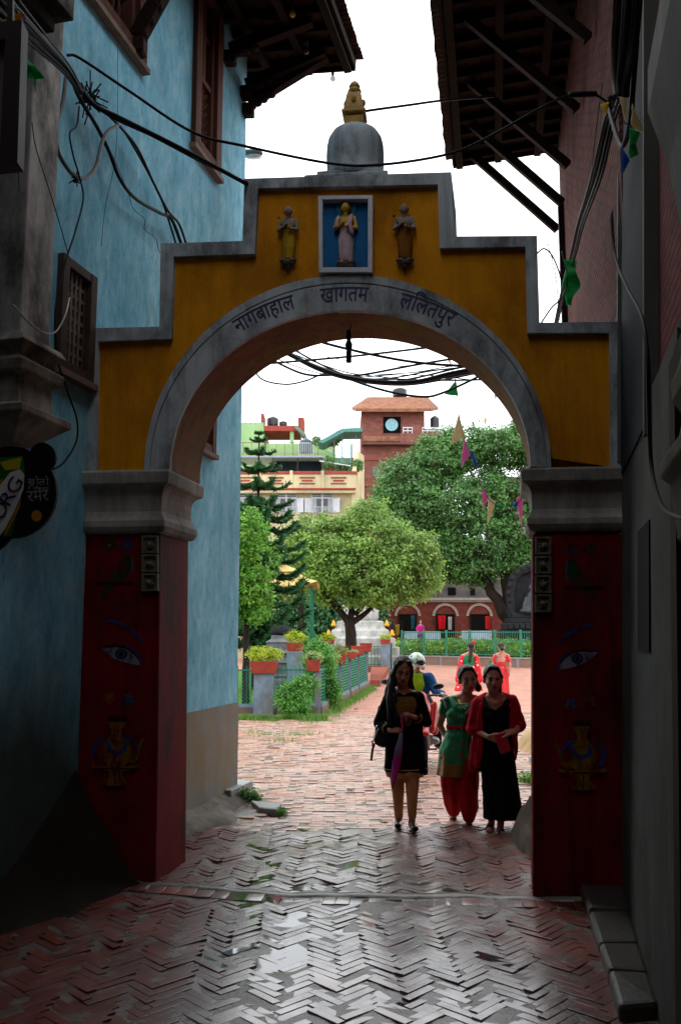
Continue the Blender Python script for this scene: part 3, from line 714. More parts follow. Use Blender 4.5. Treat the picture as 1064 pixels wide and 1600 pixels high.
mb=MB();holewall(mb,WL,5.3,10.33,-.1,9.6,[H1,H2,H3,H4]);mb.build('wall',m_blue,bl)
# far end return face
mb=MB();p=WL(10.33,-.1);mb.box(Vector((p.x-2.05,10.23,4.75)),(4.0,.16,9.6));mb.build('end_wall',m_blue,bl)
m_pl=mat('plinth render','8f8f8a',.8,.3,2.5,.4,26,col2='7a7a76',dirt=hx('8a7a5c'),dscale=1.4)
mb=MB();wbox(mb,WL,7.42,10.335,-.05,zpl,-.2,.018);mb.build('plinth',m_pl,bl)
def window(h,lattice='carved',fw=.12,frame=m_woodb,hung=None):
    y0,y1,z0,z1=h
    mb=MB()
    for (a,b2,c,d) in ((y0-.02,y0+fw,z0-.02,z1+.02),(y1-fw,y1+.02,z0-.02,z1+.02)):
        wbox(mb,WL,a,b2,c,d,-.14,.055);
    wbox(mb,WL,y0+fw,y1-fw,z0-.02,z0+fw*.8,-.14,.05);wbox(mb,WL,y0+fw,y1-fw,z1-fw*.8,z1+.02,-.14,.05)
    wbox(mb,WL,y0+fw,y0+fw*1.5,z0+fw*.8,z1-fw*.8,-.14,.01);wbox(mb,WL,y1-fw*1.5,y1-fw,z0+fw*.8,z1-fw*.8,-.14,.01)
    w=mb.build('window',frame,bl,bevel=.006)
    mb=MB();wbox(mb,WL,y0-.05,y1+.05,z0-.07,z0-.02,-.05,.075);mb.build('sill',m_sill,w)
    mb=MB();wbox(mb,WL,y0,y1,z0,z1,-.24,-.15);mb.build('pane',m_dark,w)
    a,b2,c,d=y0+fw*1.5,y1-fw*1.5,z0+fw*.8,z1-fw*.8
    mb=MB()
    if lattice=='carved':
        hl=c+(d-c)*.42
        wbox(mb,WL,a,b2,hl,hl+.06,-.1,.0)
        n=max(3,int((b2-a)/.09));m_=int((hl-c)/.10)
        for i in range(n):
            for j in range(m_):
                yy=a+(b2-a)*(i+.5)/n;z_=c+(hl-c)*(j+.5)/m_;r=.042
                mb.bar(WL(yy-r,z_-r,-.05),WL(yy+r,z_+r,-.05),.018,.03);mb.bar(WL(yy-r,z_+r,-.055),WL(yy+r,z_-r,-.055),.018,.03)
                mb.ell(WL(yy,z_,-.04),.02,6,4)
        ml=(a+b2)/2;wbox(mb,WL,ml-.03,ml+.03,hl+.06,d,-.11,-.02);wbox(mb,WL,a,b2,d-(d-hl)*.45,d-(d-hl)*.45+.05,-.11,-.025)
    elif lattice=='bars':
        n=max(3,int((b2-a)/.10))
        for i in range(1,n):
            yy=a+(b2-a)*i/n
            mb.lathe([(.014,c+(d-c)*t+0) if t in (0,1) else (.012+.012*(k%2),c+(d-c)*t) for k,t in enumerate([q/24 for q in range(25)])],WL(yy,0,-.07),6)
        for z_ in (c+.4,c+.8):wbox(mb,WL,a,b2,z_,z_+.03,-.085,-.055)
    else:
        n=max(4,int((b2-a)/.075));m_=int((d-c)/.085)
        for i in range(1,n):wbox(mb,WL,a+(b2-a)*i/n-.014,a+(b2-a)*i/n+.014,c,d,-.05,.015)
        for j in range(1,m_):wbox(mb,WL,a,b2,c+(d-c)*j/m_-.014,c+(d-c)*j/m_+.014,-.055,.01)
    mb.build('lattice',m_woodb if lattice!='grid' else mat('grey lattice wood','6c5c54',.8,.3,8,.3,40),w)
    return w
window(H1,'carved',.13);window(H2,'bars',.14);window(H3,'grid',.07,mat('faded timber','4b3a34',.8,.3,8,.4,40));window(H4,'bars',.08)
# ---- roof and eave of the blue building
m_raf=mat('rafter timber','22150f',.8,.4,6,.4,30,col2='130c09',stretch=(1,1,1));m_board=mat('eave boards','4a2a1a',.85,.4,5,.3,25,col2='20130e')
m_tin=mat('rusted corrugated sheet','5a4238',.7,.4,4,.3,30,col2='3b302c')
def eave(parent,W,d,n,y0,y1,z0,over,rise,edgepx=None):
    # underside boards, rafters, purlins, corrugated roof; n points to the street
    up=Vector((0,0,1))
    def S(y,t,dz=0):return W(y,z0,over*(1-t))+up*(rise*t+dz)   # t=0 eave edge, 1 wall line
    mb=MB();ny=int((y1-y0)/.30)
    for i in range(ny+1):
        y=y0+.06+(y1-y0-.12)*i/ny;mb.bar(S(y,.0,.0)+up*0,S(y,1.25,0),.07,.10)
    mb.build('rafter',m_raf,parent)
    mb=MB()
    for t in (.04,.42,.8): mb.bar(S(y0,t,-.09),S(y1,t,-.09),.09,.09,up=(0,0,1))
    mb.build('purlin',m_raf,parent)
    mb=MB()
    nb=9
    for i in range(nb):
        ta,tb=i/nb*1.25+.005,(i+1)/nb*1.25-.012
        mb.prism([S(y0,ta,.055+R.uniform(0,.008)),S(y1,ta,.055+R.uniform(0,.008)),S(y1,tb,.055),S(y0,tb,.055)],up*.02)
    mb.build('eave_boards',m_board,parent)
    mb=MB();nw=int((y1-y0+.2)/.02);rows=[]
    for k in range(7):
        t=-.10+k*.25
        sag=.012*math.sin(k*2.1)
        rows.append([S(y0-.1+(y1-y0+.2)*i/nw,t+(.012*noise.noise(Vector((i*.09,0,0))) if k==0 else 0),.10+.014*math.sin(2*PI*(i*.02)/.076)+sag) for i in range(nw+1)])
    m_=nw+1;vs=[v for r in rows for v in r];fs=[(j*m_+i,j*m_+i+1,(j+1)*m_+i+1,(j+1)*m_+i) for j in range(6) for i in range(nw)]
    mb.add(vs,fs);nv=len(vs);mb.add([v+up*.006 for v in vs],[f[::-1] for f in fs])
    mb.add([vs[i] for i in range(m_)]+[vs[i]+up*.006 for i in range(m_)],[(i,i+1,m_+i+1,m_+i) for i in range(m_-1)])
    mb.build('corrugated_roof',m_tin,parent,smooth=False)
    mb=MB();mb.bar(S(y1+.02,-.03,-.02),S(y1+.02,1.25,-.02),.03,.14);mb.bar(S(y0,-.02,-.01),S(y1,-.02,-.01),.03,.12);mb.build('fascia',m_raf,parent)
eave(bl,WL,dL,nL,5.6,10.5,8.88,1.32,.12)
def strut(parent,W,y,zb_,zt_,over,carved=True):
    mb=MB();a=W(y,zb_,.06);b2=W(y,zt_,over);mb.bar(a,b2,.10 if carved else .075,.14 if carved else .10)
    if carved:
        for t in (.05,.12,.2,.3): mb.ell(a.lerp(b2,t)-Vector((0,0,.07)),(.06,.06,.05),8,6)
        mb.box(a-Vector((0,0,.10)),(.14,.14,.16),bev=.02)
    return mb.build('strut',m_wood,parent)
# foot pixels on the wall -> heights
for px,py in ((352,85),(378,140),(391,170)):
    y_,z_=yz(min(px,383),py);strut(bl,WL,min(y_,10.25),z_+.05,8.85,1.05)
strut(bl,WL,7.4,7.2,8.85,1.0)
# hanging bulbs under the eave
m_bulb,nt,b=nodes('bulb glass');b.inputs['Base Color'].default_value=(.7,.7,.7,1);b.inputs['Roughness'].default_value=.08;b.inputs['Alpha'].default_value=.65
m_by=mat('bulb yellow','c79a1a',.2,.1,5,0,10);m_bd=mat('bulb dim red','4a2424',.2,.1,5,0,10)
def bulb(px,py,Y,m_,lab):
    p=at(px,py,Y);t=thing('light_bulb',p+Vector((0,0,.13)),lab,'light bulb','bulbs hung under the left eave')
    mb=MB();mb.lathe([(.004,.09),(.034,.085),(.03,.05),(.017,.045),(.02,.0)],p+Vector((0,0,.045)),12);mb.tube([p+Vector((0,0,.12)),p+Vector((0.0,0,.26))],.005,5);mb.build('socket',m_blk,t,smooth=True)
    mb=MB();mb.lathe([(.015,.045),(.02,.03),(.036,.0),(.036,-.018),(.022,-.04),(.003,-.048)],p,14);mb.build('glass',m_,t,smooth=True)
bulb(457,20,9.2,m_by,'yellow glass bulb under the left eave, nearest the top of the picture');bulb(478,78,9.7,m_bd,'dim reddish bulb under the left eave, between the yellow and the clear one');bulb(520,121,10.3,m_bulb,'clear white bulb hanging at the lower edge of the left eave')
# street lamp head peeking out behind the corner
t=thing('street_lamp',at(380,240,11.2),'grey street lamp head sticking out behind the corner of the blue house','street lamp')
mb=MB();mb.loft([[at(384+s,239,11.2)+Vector((0,math.cos(2*PI*k/12)*w_,math.sin(2*PI*k/12)*h_)) for k in range(12)] for s,w_,h_ in ((-14,.05,.03),(0,.07,.05),(14,.08,.05),(24,.05,.03),(27,.01,.01))]);mb.build('lamp_head',mat('lamp grey','55595c',.5,.2,6,.1,30),t,smooth=True)
mb=MB();mb.ell(at(396,244,11.2),(.12,.06,.035),12,6);mb.build('lens',m_bulb,t,smooth=True)
mb=MB();mb.tube([at(376,240,11.2),at(345,250,11.2),WL(10.2,6.6,-.1)+Vector((-.1,.2,0))],.025,8);mb.build('arm',m_wire,t)
# ================================================================ near left house (teal brick, cement pilaster)
m_teal=brickmat('teal painted brick',dL,'2b6a78','25596a','1b3d48',.24,.085,.8,.012,1.0)
m_pil=mat('cement pilaster','c0bcb6',.85,.3,3,.4,26,col2='a29f9a',dirt=hx('5e5b57'),dscale=1.8)
m_cor=mat('cement cornice','a39a8e',.85,.35,5,.6,26,col2='80786e',dirt=hx('3e3a36'),dscale=2)
nl=thing('brick_house',WL(3,0),'near left house front of teal painted brick with cement pilaster and moulded corbel','building')
mb=MB();holewall(mb,WL,-8.5,5.3,-.1,9.4,[]);mb.build('wall',m_teal,nl)
mb=MB();wbox(mb,WL,-8.4,5.28,-.08,2.9,-.1,.03);mb.build('lower_wall',mat('dark teal render','2c5a66',.85,.4,1.5,.4,20,col2='23444d',dirt=hx('3b3a33'),dscale=.9),nl)
# pilaster (5.25..5.95 along the wall) with corbel and cap slab
yP=onpl(48,330,(PLc[0],PLc[1],PLc[2]+.24)).y;yQ=onpl(93,330,(PLc[0],PLc[1],PLc[2]+.24)).y
mb=MB();zc1=onpl(80,560,(PLc[0],PLc[1],PLc[2]+.3)).z;zc2=onpl(110,120,PLc).z
wbox(mb,WL,yP,yQ,zc1-.1,6.3,-.1,.24);mb.build('pilaster',m_pil,nl,bevel=.012)
mb=MB();rings=[]
for z,o in ((-.62,-.06),(-.50,.07),(-.46,.12),(-.41,.12),(-.38,.03),(-.2,.02),(-.17,.07),(-.10,.08),(-.07,.03),(-.02,.035),(.02,.09),(.07,.06),(.10,0)):
    z+=zc1
    rings.append([WL(yP-o,z,-.05),WL(yP-o,z,.24+o),WL(yQ+o,z,.24+o),WL(yQ+o,z,-.05)])
mb.loft(rings);mb.build('corbel',m_cor,nl,bevel=.008)
ps=onpl(140,60,(PLc[0],PLc[1],PLc[2]+.75));
mb=MB()
wbox(mb,WL,2.5,ps.y,ps.z,ps.z+.16,-.1,.72);wbox(mb,WL,2.5,ps.y-.05,ps.z-.10,ps.z,-.1,.62);wbox(mb,WL,2.5,ps.y-.15,ps.z-.22,ps.z-.10,-.1,.45)
mb.build('balcony_slab',m_cor,nl,bevel=.01)
mb=MB()
for k_ in range(10): 
    yy=ps.y-.45-k_*.32;wbox(mb,WL,yy,yy+.10,ps.z-.33,ps.z-.10,-.1,.55)
mb.build('joists',m_wood,nl)
eaveb=MB();wbox(eaveb,WL,-8.5,5.2,9.0,9.2,-.2,1.3);eaveb.build('roof',m_board,nl)  # out of view; eave reaches over the lane to darken it
# ---- hanging signs on the left
m_frame=mat('sign frame','1a1212',.5,.3,8,.1,30)
Ys=3.1
t=thing('framed_sign',at(17,250,Ys),'dark framed sign board hanging edge-on at the top left corner','sign')
mb=MB()
fr=[(-60,38),(34,30),(27,253),(-60,262)];fi=[(-60,66),(8,60),(0,228),(-60,232)]
for i,j in ((0,1),(1,2),(2,3)):
    mb.prism([at(*fr[i],Ys),at(*fr[j],Ys),at(*fi[j],Ys),at(*fi[i],Ys)],Vector((0,.07,0)))
mb.build('frame',m_frame,t)
mb=MB();mb.prism([at(*p,Ys+.03) for p in fi],Vector((0,.02,0)));mb.build('panel',mat('faded poster','5a6f80',.6,.4,9,.1,20,col2='7a6a70'),t)
mb=MB();mb.bar(at(17,36,Ys+.03),at(17,-60,Ys+.03),.02);mb.build('hanger',m_frame,t)
# round beer sign
Yb=4.35
t=thing('round_sign',at(20,775,Yb),'round black and green beer sign with white lettering under the corbel','sign')
m_sb=mat('sign black','101412',.8,.2,6,.05,20);m_sg=mat('sign green','1f7a1c',.4,.3,6,.05,20,col2='0f4a14');m_sy=mat('sign lime','b9b81c',.4,.2,6,0,20);m_sw=mat('sign white','d8dcd8',.4,.1,6,0,20);m_sgold=mat('sign amber','b87a1e',.4,.2,6,0,20);m_grl=mat('sign letter grey','8c9290',.5,.1,6,0,20)
def SB(px,py,o=0):return at(px,py,Yb-o)
mb=MB();mb.prism([SB(*p) for p in circ(16,769,72,72,40)],Vector((0,.03,0)));mb.prism([SB(*p,-.004) for p in circ(-34,806,62,62,40)],Vector((0,.02,0)));mb.prism([SB(*p,-.005) for p in circ(66,715,21,24,20)],Vector((0,.02,0)));mb.build('disc',m_sb,t)
mb=MB();mb.prism([SB(*p,.006) for p in [(-50,720),(-10,716),(35,712),(38,735),(33,770),(24,815),(18,838),(-10,838),(-50,825)]],Vector((0,.006,0)));pnl=mb.build('green_band',m_sg,t)
mb=MB();mb.prism([SB(*p,.010) for p in [(0,722),(34,714),(30,733),(8,735)]],Vector((0,.003,0)));mb.build('lime_patch',m_sy,pnl)
# white oval ring + amber swoosh
mb=MB();mb.prism([SB(*p,.011) for p in [(-30,850),(-24,800),(0,758),(16,738),(31,733),(38,742),(36,765),(22,800),(8,826),(-8,846)]],Vector((0,.003,0)));mb.build('white_oval',m_sw,pnl)
mb=MB();mb.prism([SB(*p,.011) for p in [(8,830),(22,804),(33,776),(31,792),(22,812),(8,838)]],Vector((0,.002,0)));mb.prism([SB(*p,.011) for p in [(-15,755),(4,748),(3,756),(-15,764)]],Vector((0,.002,0)));mb.build('amber_swoosh',m_sgold,pnl)
def flatword(parts,p0,ang,wpx,size,m_,parent,Yd,name='lettering',hs=1.0):
    V,Fc,wd=textmesh(parts,1.0);s=wpx/wd;c_,s_=math.cos(ang),math.sin(ang);mb=MB()
    mb.add([at(p0[0]+(v.x*c_+v.y*hs*s_)*s,p0[1]-(-v.x*s_*-1*-1+0)*0-(v.x*s_*-1+v.y*hs*c_)*s*1,Yd) for v in V],Fc)
    return mb.build(name,m_,parent)
def flatword(parts,p0,ang,wpx,m_,parent,Yd,name='lettering',hs=1.0):
    V,Fc,wd=textmesh(parts,1.0);s=wpx/wd;c_,s_=math.cos(ang),math.sin(ang);mb=MB()
    vs=[]
    for v in V:
        x=v.x*s;y=v.y*s*hs;vs.append(at(p0[0]+x*c_-y*s_,p0[1]-(x*s_+y*c_),Yd))
    mb.add(vs,Fc);return mb.build(name,m_,parent)
flatword(['T','U','B','O','R','G'],(-29,868),math.radians(60),132,mat('sign navy','10204a',.5,.1,6,0,20),pnl,Yb-.016,hs=.8)
flatword(['ख','ो','ल','ो'],(43,758),0,33,m_grl,t,Yb-.004,hs=1.1);flatword(['ि','त','न','क','ा'],(44,766),0,32,m_grl,t,Yb-.004,hs=.7)
flatword(['र','मे','र'],(43,784),math.radians(4),33,m_grl,t,Yb-.004,hs=1.1);flatword(['a','b','a','n','a'],(46,792),math.radians(12),26,m_grl,t,Yb-.004,hs=.5) if 0 else None
mb=MB();mb.prism([SB(*p,.004) for p in circ(57,806,8,9,16)],Vector((0,.002,0)));mb.build('amber_badge',m_sgold,t)
mb=MB();mb.bar(SB(-30,700,-.05),SB(-30,640,-.05),.03);mb.build('bracket',m_frame,t)
# ================================================================ brick building on the right, beyond the arch
m_pinkb=brickmat('pink washed brick',dB,'7c4840','5e3832','3c2a26',.21,.062,.95,.014,1.0,stain='5c3c38')
rb=thing('tall_brick_house',WB(9,0),'tall pinkish brick house with deep timber eave, right behind the archway','building')
mb=MB();yT=11.4;holewall(mb,WB,6.3,yT,-.1,9.2,[]);mb.build('wall',m_pinkb,rb)
mb=MB();p=WB(yT,0);mb.box((p.x+2.1,yT-.1,4.5),(4.1,.16,9.2));mb.build('end_wall',m_pinkb,rb)
eave(rb,WB,dB,nB,5.8,yT+.05,8.42,1.40,.12)
for yy,zb_ in ((11.25,7.2),(10.5,7.2),(9.6,7.2),(8.5,7.2),(7.4,7.2)):
    strut(rb,WB,yy,zb_,8.36,1.15,carved=False)
mb=MB();wbox(mb,WB,10.9,11.02,1,7.4,0,.07);mb.build('corner_post',m_wood,rb)
# ================================================================ near right house
m_gr1=mat('grey green render','565a55',.85,.35,2,.4,26,col2='444843',dirt=hx('37342f'),dscale=1.1);m_gr2=mat('pale render strip','5c605b',.8,.3,4,.3,26,stretch=(1,1,.3))
m_rbr=brickmat('dark red brick',dR,'7c3a3a','683030','4c2a2a',.21,.062,.9,.010,.9)
m_slate=mat('slate blue board','1c252b',.85,.3,2,.2,26)
nr=thing('plaster_house',WR(3,0),'near right house front with grey plaster pilaster, moulded base and dark doorway','building')
def yr(px,py=900,o=0):
    return onpl(px,py,(PRc[0],PRc[1],PRc[2]-o)).y
mb=MB();holewall(mb,WR,-8.5,6.5,-.1,9.2,[(2.6,yr(1046),-.05,3.0)],rev=.3);mb.build('wall',m_rbr,nr)
mb=MB();wbox(mb,WR,yr(1046),6.55,-.05,3.15,-.1,.04);wbox(mb,WR,-8.4,2.6,-.05,3.15,-.1,.04);mb.build('lower_render',m_gr1,nr)
mb=MB();wbox(mb,WR,2.7,yr(1046),-.04,2.95,-.34,-.28);mb.build('door',m_dark,nr)
mb=MB();wbox(mb,WR,yr(1046)-.12,yr(1046)+.04,-.05,3.0,-.2,.07);wbox(mb,WR,2.6,yr(1046)-.12,2.88,3.02,-.2,.07);mb.build('door_frame',m_wood,nr)
mb=MB();wbox(mb,WR,yr(1004),6.52,3.0,8.6,-.1,.05);mb.build('board_panel',m_slate,nr)
mb=MB();wbox(mb,WR,yr(1004)-.045,yr(1004)+.03,2.9,8.6,-.1,.075);wbox(mb,WR,6.40,6.50,3.1,8.6,0,.075);mb.build('panel_frame',m_gr2,nr)
# niche in the render: flat dark panel, the hollow's shade put into its colour
mb=MB();a,b2=yr(1003),yr(986);wbox(mb,WR,a,b2,1.75,2.45,.02,.045);mb.build('niche',m_dark,nr)
# pilaster
yA=yr(1024,400,.08)
mb=MB();wbox(mb,WR,1.2,yA,3.5,8.8,-.1,.08);mb.build('pilaster',mat('pilaster buff','67645a',.85,.3,3,.4,26,col2='6f6b60',dirt=hx('57534a'),dscale=1.6),nr,bevel=.015)
mb=MB();wbox(mb,WR,1.2,yA+.16,3.55,8.8,-.1,.045);mb.build('pilaster_backing',m_gr2,nr,bevel=.01)
z0=onpl(1030,720,(PRc[0],PRc[1],PRc[2]-.12)).z
mb=MB();rings=[]
for z,o in ((-.45,.0),(-.35,.03),(-.30,.10),(-.05,.14),(.0,.22),(.07,.22),(.12,.10),(.25,.06),(.34,.13),(.42,.14),(.5,.08),(.62,.05),(.70,.09),(.75,.02)):
    o*=.4;rings.append([WR(1.2,z0+z*.8,-.05),WR(1.2,z0+z*.8,.08+o),WR(yA+2*o,z0+z*.8,.08+o),WR(yA+2*o,z0+z*.8,-.05)])
mb.loft(rings);mb.build('pilaster_base',mat('pilaster base stone','5e5a51',.85,.35,4,.5,26,col2='5f5b52',dirt=hx('454139')),nr,bevel=.01)
mb=MB();rings=[];z0=onpl(1030,60,(PRc[0],PRc[1],PRc[2]-.12)).z
for z,o in ((-.5,.0),(-.4,.03),(-.1,.12),(0,.15),(.1,.2),(.3,.3),(.5,.3)):
    o*=.4;rings.append([WR(1.2,z0+z,-.05),WR(1.2,z0+z,.08+o),WR(yA+2*o,z0+z,.08+o),WR(yA+2*o,z0+z,-.05)])
mb.loft(rings);mb.build('pilaster_capital',m_gr2,nr,bevel=.01)
mb=MB();wbox(mb,WR,-8.5,6.4,9.0,9.2,-.2,1.0);mb.build('roof',m_board,nr)  # unseen roof, its eave narrows the sky slot to shade the lane
# kerb blocks along the right wall
m_kerb=mat('worn kerb stone','37332e',.5,.4,5,.6,26,col2='35312c',dirt=hx('292521'))
segs=[(905,1402),(921,1448),(937,1498),(952,1548),(968,1604)]
for i in range(4):
    a=G(*segs[i]);b2=G(*segs[i+1]);b2=b2.lerp(a,.03)
    mb=MB();r0=WR(a.y,0,.03);r1=WR(b2.y,0,.03);h=.10+R.uniform(-.02,.01)
    P=[Vector((r1.x,b2.y,-.05)),Vector((b2.x,b2.y,-.05)),Vector((a.x,a.y,-.05)),Vector((r0.x,a.y,-.05))]
    mb.hexa([p for p in P]+[Vector((p.x,p.y,h+R.uniform(-.012,.012))) for p in P])
    names=['wet worn kerb block at the foot of the right pier','second kerb block from the right pier, against the right wall','third kerb block from the right pier, dark and worn','kerb block nearest the lower right corner of the picture']
    tag(mb.build('kerb_block',m_kerb,bevel=.025),names[i],'kerb block','kerb blocks along the right wall')
# ================================================================ unseen house added behind the camera to shade the alley
cb=thing('alley_shade_block',(-2,-9,0),'house front closing the alley behind the viewer','building')
mb=MB();mb.box((-2.2,-8.9,4.6),(9,.4,9.4));mb.build('wall',m_gr1,cb)
mb=MB();mb.box((-1.6,-4.4,3.35),(7.5,8.9,.3));mb.build('shade_ceiling',m_board,cb)  # added overhead, out of view, to cut sky light in the lane
mb=MB();mb.box((-1.6,-.05,6.35),(7.5,.3,5.7));mb.build('shade_wall',m_rbr,cb)  # unseen wall placed to block sky light from the lower lane
# ================================================================ vegetation helpers
def px2m(Y):return Y/F/1.0
def crown(name,parent,m_,blobs,nclump,nleaf,leaf,rng,sig=.35,gap=.0,flat=.5,local=False):
    mb=MB();wts=[b[1][0]*b[1][2] for b in blobs];tot=sum(wts);V=mb.v;Fc=mb.f
    for _ in range(nclump):
        r=rng.random()*tot
        for b,w_ in zip(blobs,wts):
            r-=w_
            if r<=0:break
        c,rad=b
        while True:
            d=Vector((rng.gauss(0,1),rng.gauss(0,1),rng.gauss(0,1)))
            if d.length>.01:break
        d.normalize();k=rng.uniform(.5,1.0)**.6*(1+.10*noise.noise(d*2.3+c))
        p=Vector((c.x+d.x*rad[0]*k,c.y+d.y*rad[1]*k,c.z+d.z*rad[2]*k))
        if noise.noise(p*1.1)<gap-.35: continue
        for _ in range(nleaf):
            q=p+Vector((rng.gauss(0,sig),rng.gauss(0,sig),rng.gauss(0,sig*.6)))
            n_=(d*.6+Vector((rng.gauss(0,flat),rng.gauss(0,flat),rng.gauss(.5,flat)))).normalized()
            u=n_.orthogonal().normalized();w2=n_.cross(u);a=rng.random()*6.28
            u,w2=u*math.cos(a)+w2*math.sin(a),w2*math.cos(a)-u*math.sin(a)
            s=leaf*rng.uniform(.6,1.3);i=len(V)
            V+= [q-u*s,q-w2*s*.5+u*s*.1,q+u*s,q+w2*s*.5+u*s*.1];Fc.append([i,i+1,i+2,i+3]);mb.m.append(0)
    return mb.build(name,m_,parent,local=local)
def limb(mb,pts,r0,r1,n=8):
    m_=len(pts);P=[]
    for i in range(m_-1):
        for k in range(4):P.append(Vector(pts[i]).lerp(Vector(pts[i+1]),k/4))
    P.append(Vector(pts[-1]));k=len(P)
    P=[p+Vector((noise.noise(p*1.7),noise.noise(p*1.7+Vector((9,0,0))),0))*r0*.35 for p in P]
    mb.tube(P,[r0+(r1-r0)*(i/(k-1))**.8 for i in range(k)],n)
m_bark=mat('dark bark','3a3029',.9,.4,5,.8,12,col2='1f1a17',stretch=(1,1,.3))
lf_lime=leafmat('lime leaves','648f3c','94b254',.4,.7);lf_dark=leafmat('deep green leaves','467a38','66904e',.35,.5)
lf_pine=leafmat('pine needles','2a5a34','4a8048',.15,1.5);lf_bright=leafmat('bright leaves','4a8a2a','84b43c',.4,3)
lf_yg=leafmat('yellow green leaves','8aa818','c8d030',.4,8);lf_mid=leafmat('mid green leaves','3f7d2c','6ca83c',.35,2);lf_hedge=leafmat('hedge leaves','6a9a2c','98bc40',.35,2)
lf_pale=leafmat('pale olive leaves','7c9a58','a3b46a',.35,.8)
rv=random.Random(5)
def PB(Y,px,py,rx,ry,dy=0,k=1.0):
    c=at(px,py,Y+dy);s=Y/F;return (c,(rx*s,rx*s*k,ry*s))
# lime tree
Y=36;t=thing('round_tree',Vector((at(548,1000,Y).x,Y,0)),'rounded light green tree with a short dark forked trunk, centre of the square','tree','trees in the square')
mb=MB();b0=Vector((at(549,1000,Y).x,Y,-.05))
limb(mb,[b0,at(548,1000,Y),at(547,968,Y)],.26,.20);limb(mb,[at(547,975,Y),at(530,955,Y),at(505,925,Y-.5)],.16,.06);limb(mb,[at(548,975,Y),at(575,955,Y+.2),at(615,920,Y)],.15,.05);limb(mb,[at(547,970,Y),at(552,930,Y),at(560,860,Y)],.15,.05);limb(mb,[at(547,972,Y),at(520,935,Y+.8),at(480,900,Y+1)],.1,.04);limb(mb,[at(555,960,Y),at(585,925,Y-1),at(640,900,Y-.8)],.1,.04)
mb.build('trunk',m_bark,t,smooth=True)
crown('crown',t,lf_lime,[PB(Y,575,845,62,60),PB(Y,520,865,55,62),PB(Y,490,890,38,50),PB(Y,625,875,62,60),PB(Y,655,893,36,42),PB(Y,575,905,75,48),PB(Y,540,925,52,28),PB(Y,610,930,50,22),PB(Y,578,805,36,24),PB(Y,470,850,22,34)],1500,30,.085,rv,.17,-.02)
# pale tree behind on the left
Y=50;t=thing('pale_tree',Vector((at(470,1000,Y).x,Y,0)),'pale olive tree rising behind the rounded light green tree, in front of the cream house','tree','trees in the square')
mb=MB();limb(mb,[Vector((at(470,1000,Y).x,Y,-.05)),at(470,930,Y),at(480,850,Y)],.25,.08);mb.build('trunk',m_bark,t,smooth=True)
crown('crown',t,lf_pale,[PB(Y,475,850,40,48),PB(Y,500,835,30,30),PB(Y,455,880,35,40),PB(Y,520,870,40,50),PB(Y,438,910,30,40)],650,28,.13,rv,.25,0)
Y=60;t=thing('dark_tree',Vector((at(450,1000,Y).x,Y,0)),'dense dark tree low behind the gilt pavilion and the stupa','tree','trees in the square')
mb=MB();limb(mb,[Vector((at(450,1000,Y).x,Y,-.05)),at(450,950,Y),at(460,900,Y)],.3,.1);mb.build('trunk',m_bark,t,smooth=True)
crown('crown',t,lf_pine,[PB(Y,395,940,40,50),PB(Y,440,950,40,40),PB(Y,490,955,45,36),PB(Y,530,965,40,30),PB(Y,565,955,40,34),PB(Y,460,985,70,20)],900,24,.17,rv,.3,-.1)
# big dark green tree
Y=57;t=thing('big_tree',Vector((at(792,985,Y).x,Y,0)),'tall wide dark green tree with a black forked leaning trunk, behind the green railing','tree','trees in the square')
mb=MB();b0=Vector((at(800,1000,Y).x,Y,-.05))
limb(mb,[b0,at(797,975,Y),at(782,948,Y),at(758,905,Y),at(730,875,Y),at(690,835,Y)],.58,.14,10);limb(mb,[at(798,985,Y),at(797,940,Y),at(788,900,Y),at(783,850,Y),at(800,790,Y)],.55,.14,10);limb(mb,[at(786,900,Y),at(765,865,Y+.5),at(755,800,Y)],.2,.07);limb(mb,[at(795,930,Y),at(812,885,Y),at(835,840,Y)],.22,.07);limb(mb,[at(740,885,Y),at(700,872,Y-.5),at(650,860,Y)],.16,.05);limb(mb,[at(784,850,Y),at(760,780,Y),at(730,730,Y)],.16,.05);limb(mb,[at(795,810,Y),at(812,760,Y),at(830,720,Y)],.12,.04)
mb.build('trunk',m_bark,t,smooth=True)
crown('crown',t,lf_dark,[PB(Y,640,760,55,52),PB(Y,690,715,50,42),PB(Y,730,700,50,36),PB(Y,785,700,48,36),PB(Y,825,690,40,46),PB(Y,700,790,85,50),PB(Y,640,810,52,42),PB(Y,735,845,80,38),PB(Y,815,830,48,42),PB(Y,770,770,45,40),PB(Y,850,760,42,45),PB(Y,690,860,62,30),PB(Y,830,885,50,22),PB(Y,745,885,50,18),PB(Y,700,893,40,18),PB(Y,655,885,30,18),PB(Y,740,902,30,12),PB(Y,610,790,26,30)],3500,32,.13,rv,.27,-.0)
# leafy tree by the blue wall
Y=22;t=thing('leafy_tree',Vector((at(385,1050,Y).x,Y,0)),'bright green broad leaved tree half hidden by the blue wall','tree','trees in the square')
mb=MB();limb(mb,[Vector((at(384,1100,Y).x,Y,-.05)),at(384,1000,Y),at(388,950,Y),at(395,880,Y)],.10,.04);limb(mb,[at(386,970,Y),at(372,920,Y),at(360,860,Y)],.06,.03);mb.build('trunk',m_bark,t,smooth=True)
crown('crown',t,lf_bright,[PB(Y,385,835,34,40),PB(Y,400,880,34,40),PB(Y,375,920,45,45),PB(Y,350,850,50,60),PB(Y,398,930,26,36),PB(Y,345,930,50,50),PB(Y,395,960,22,20)],650,26,.055,rv,.10,-.02)
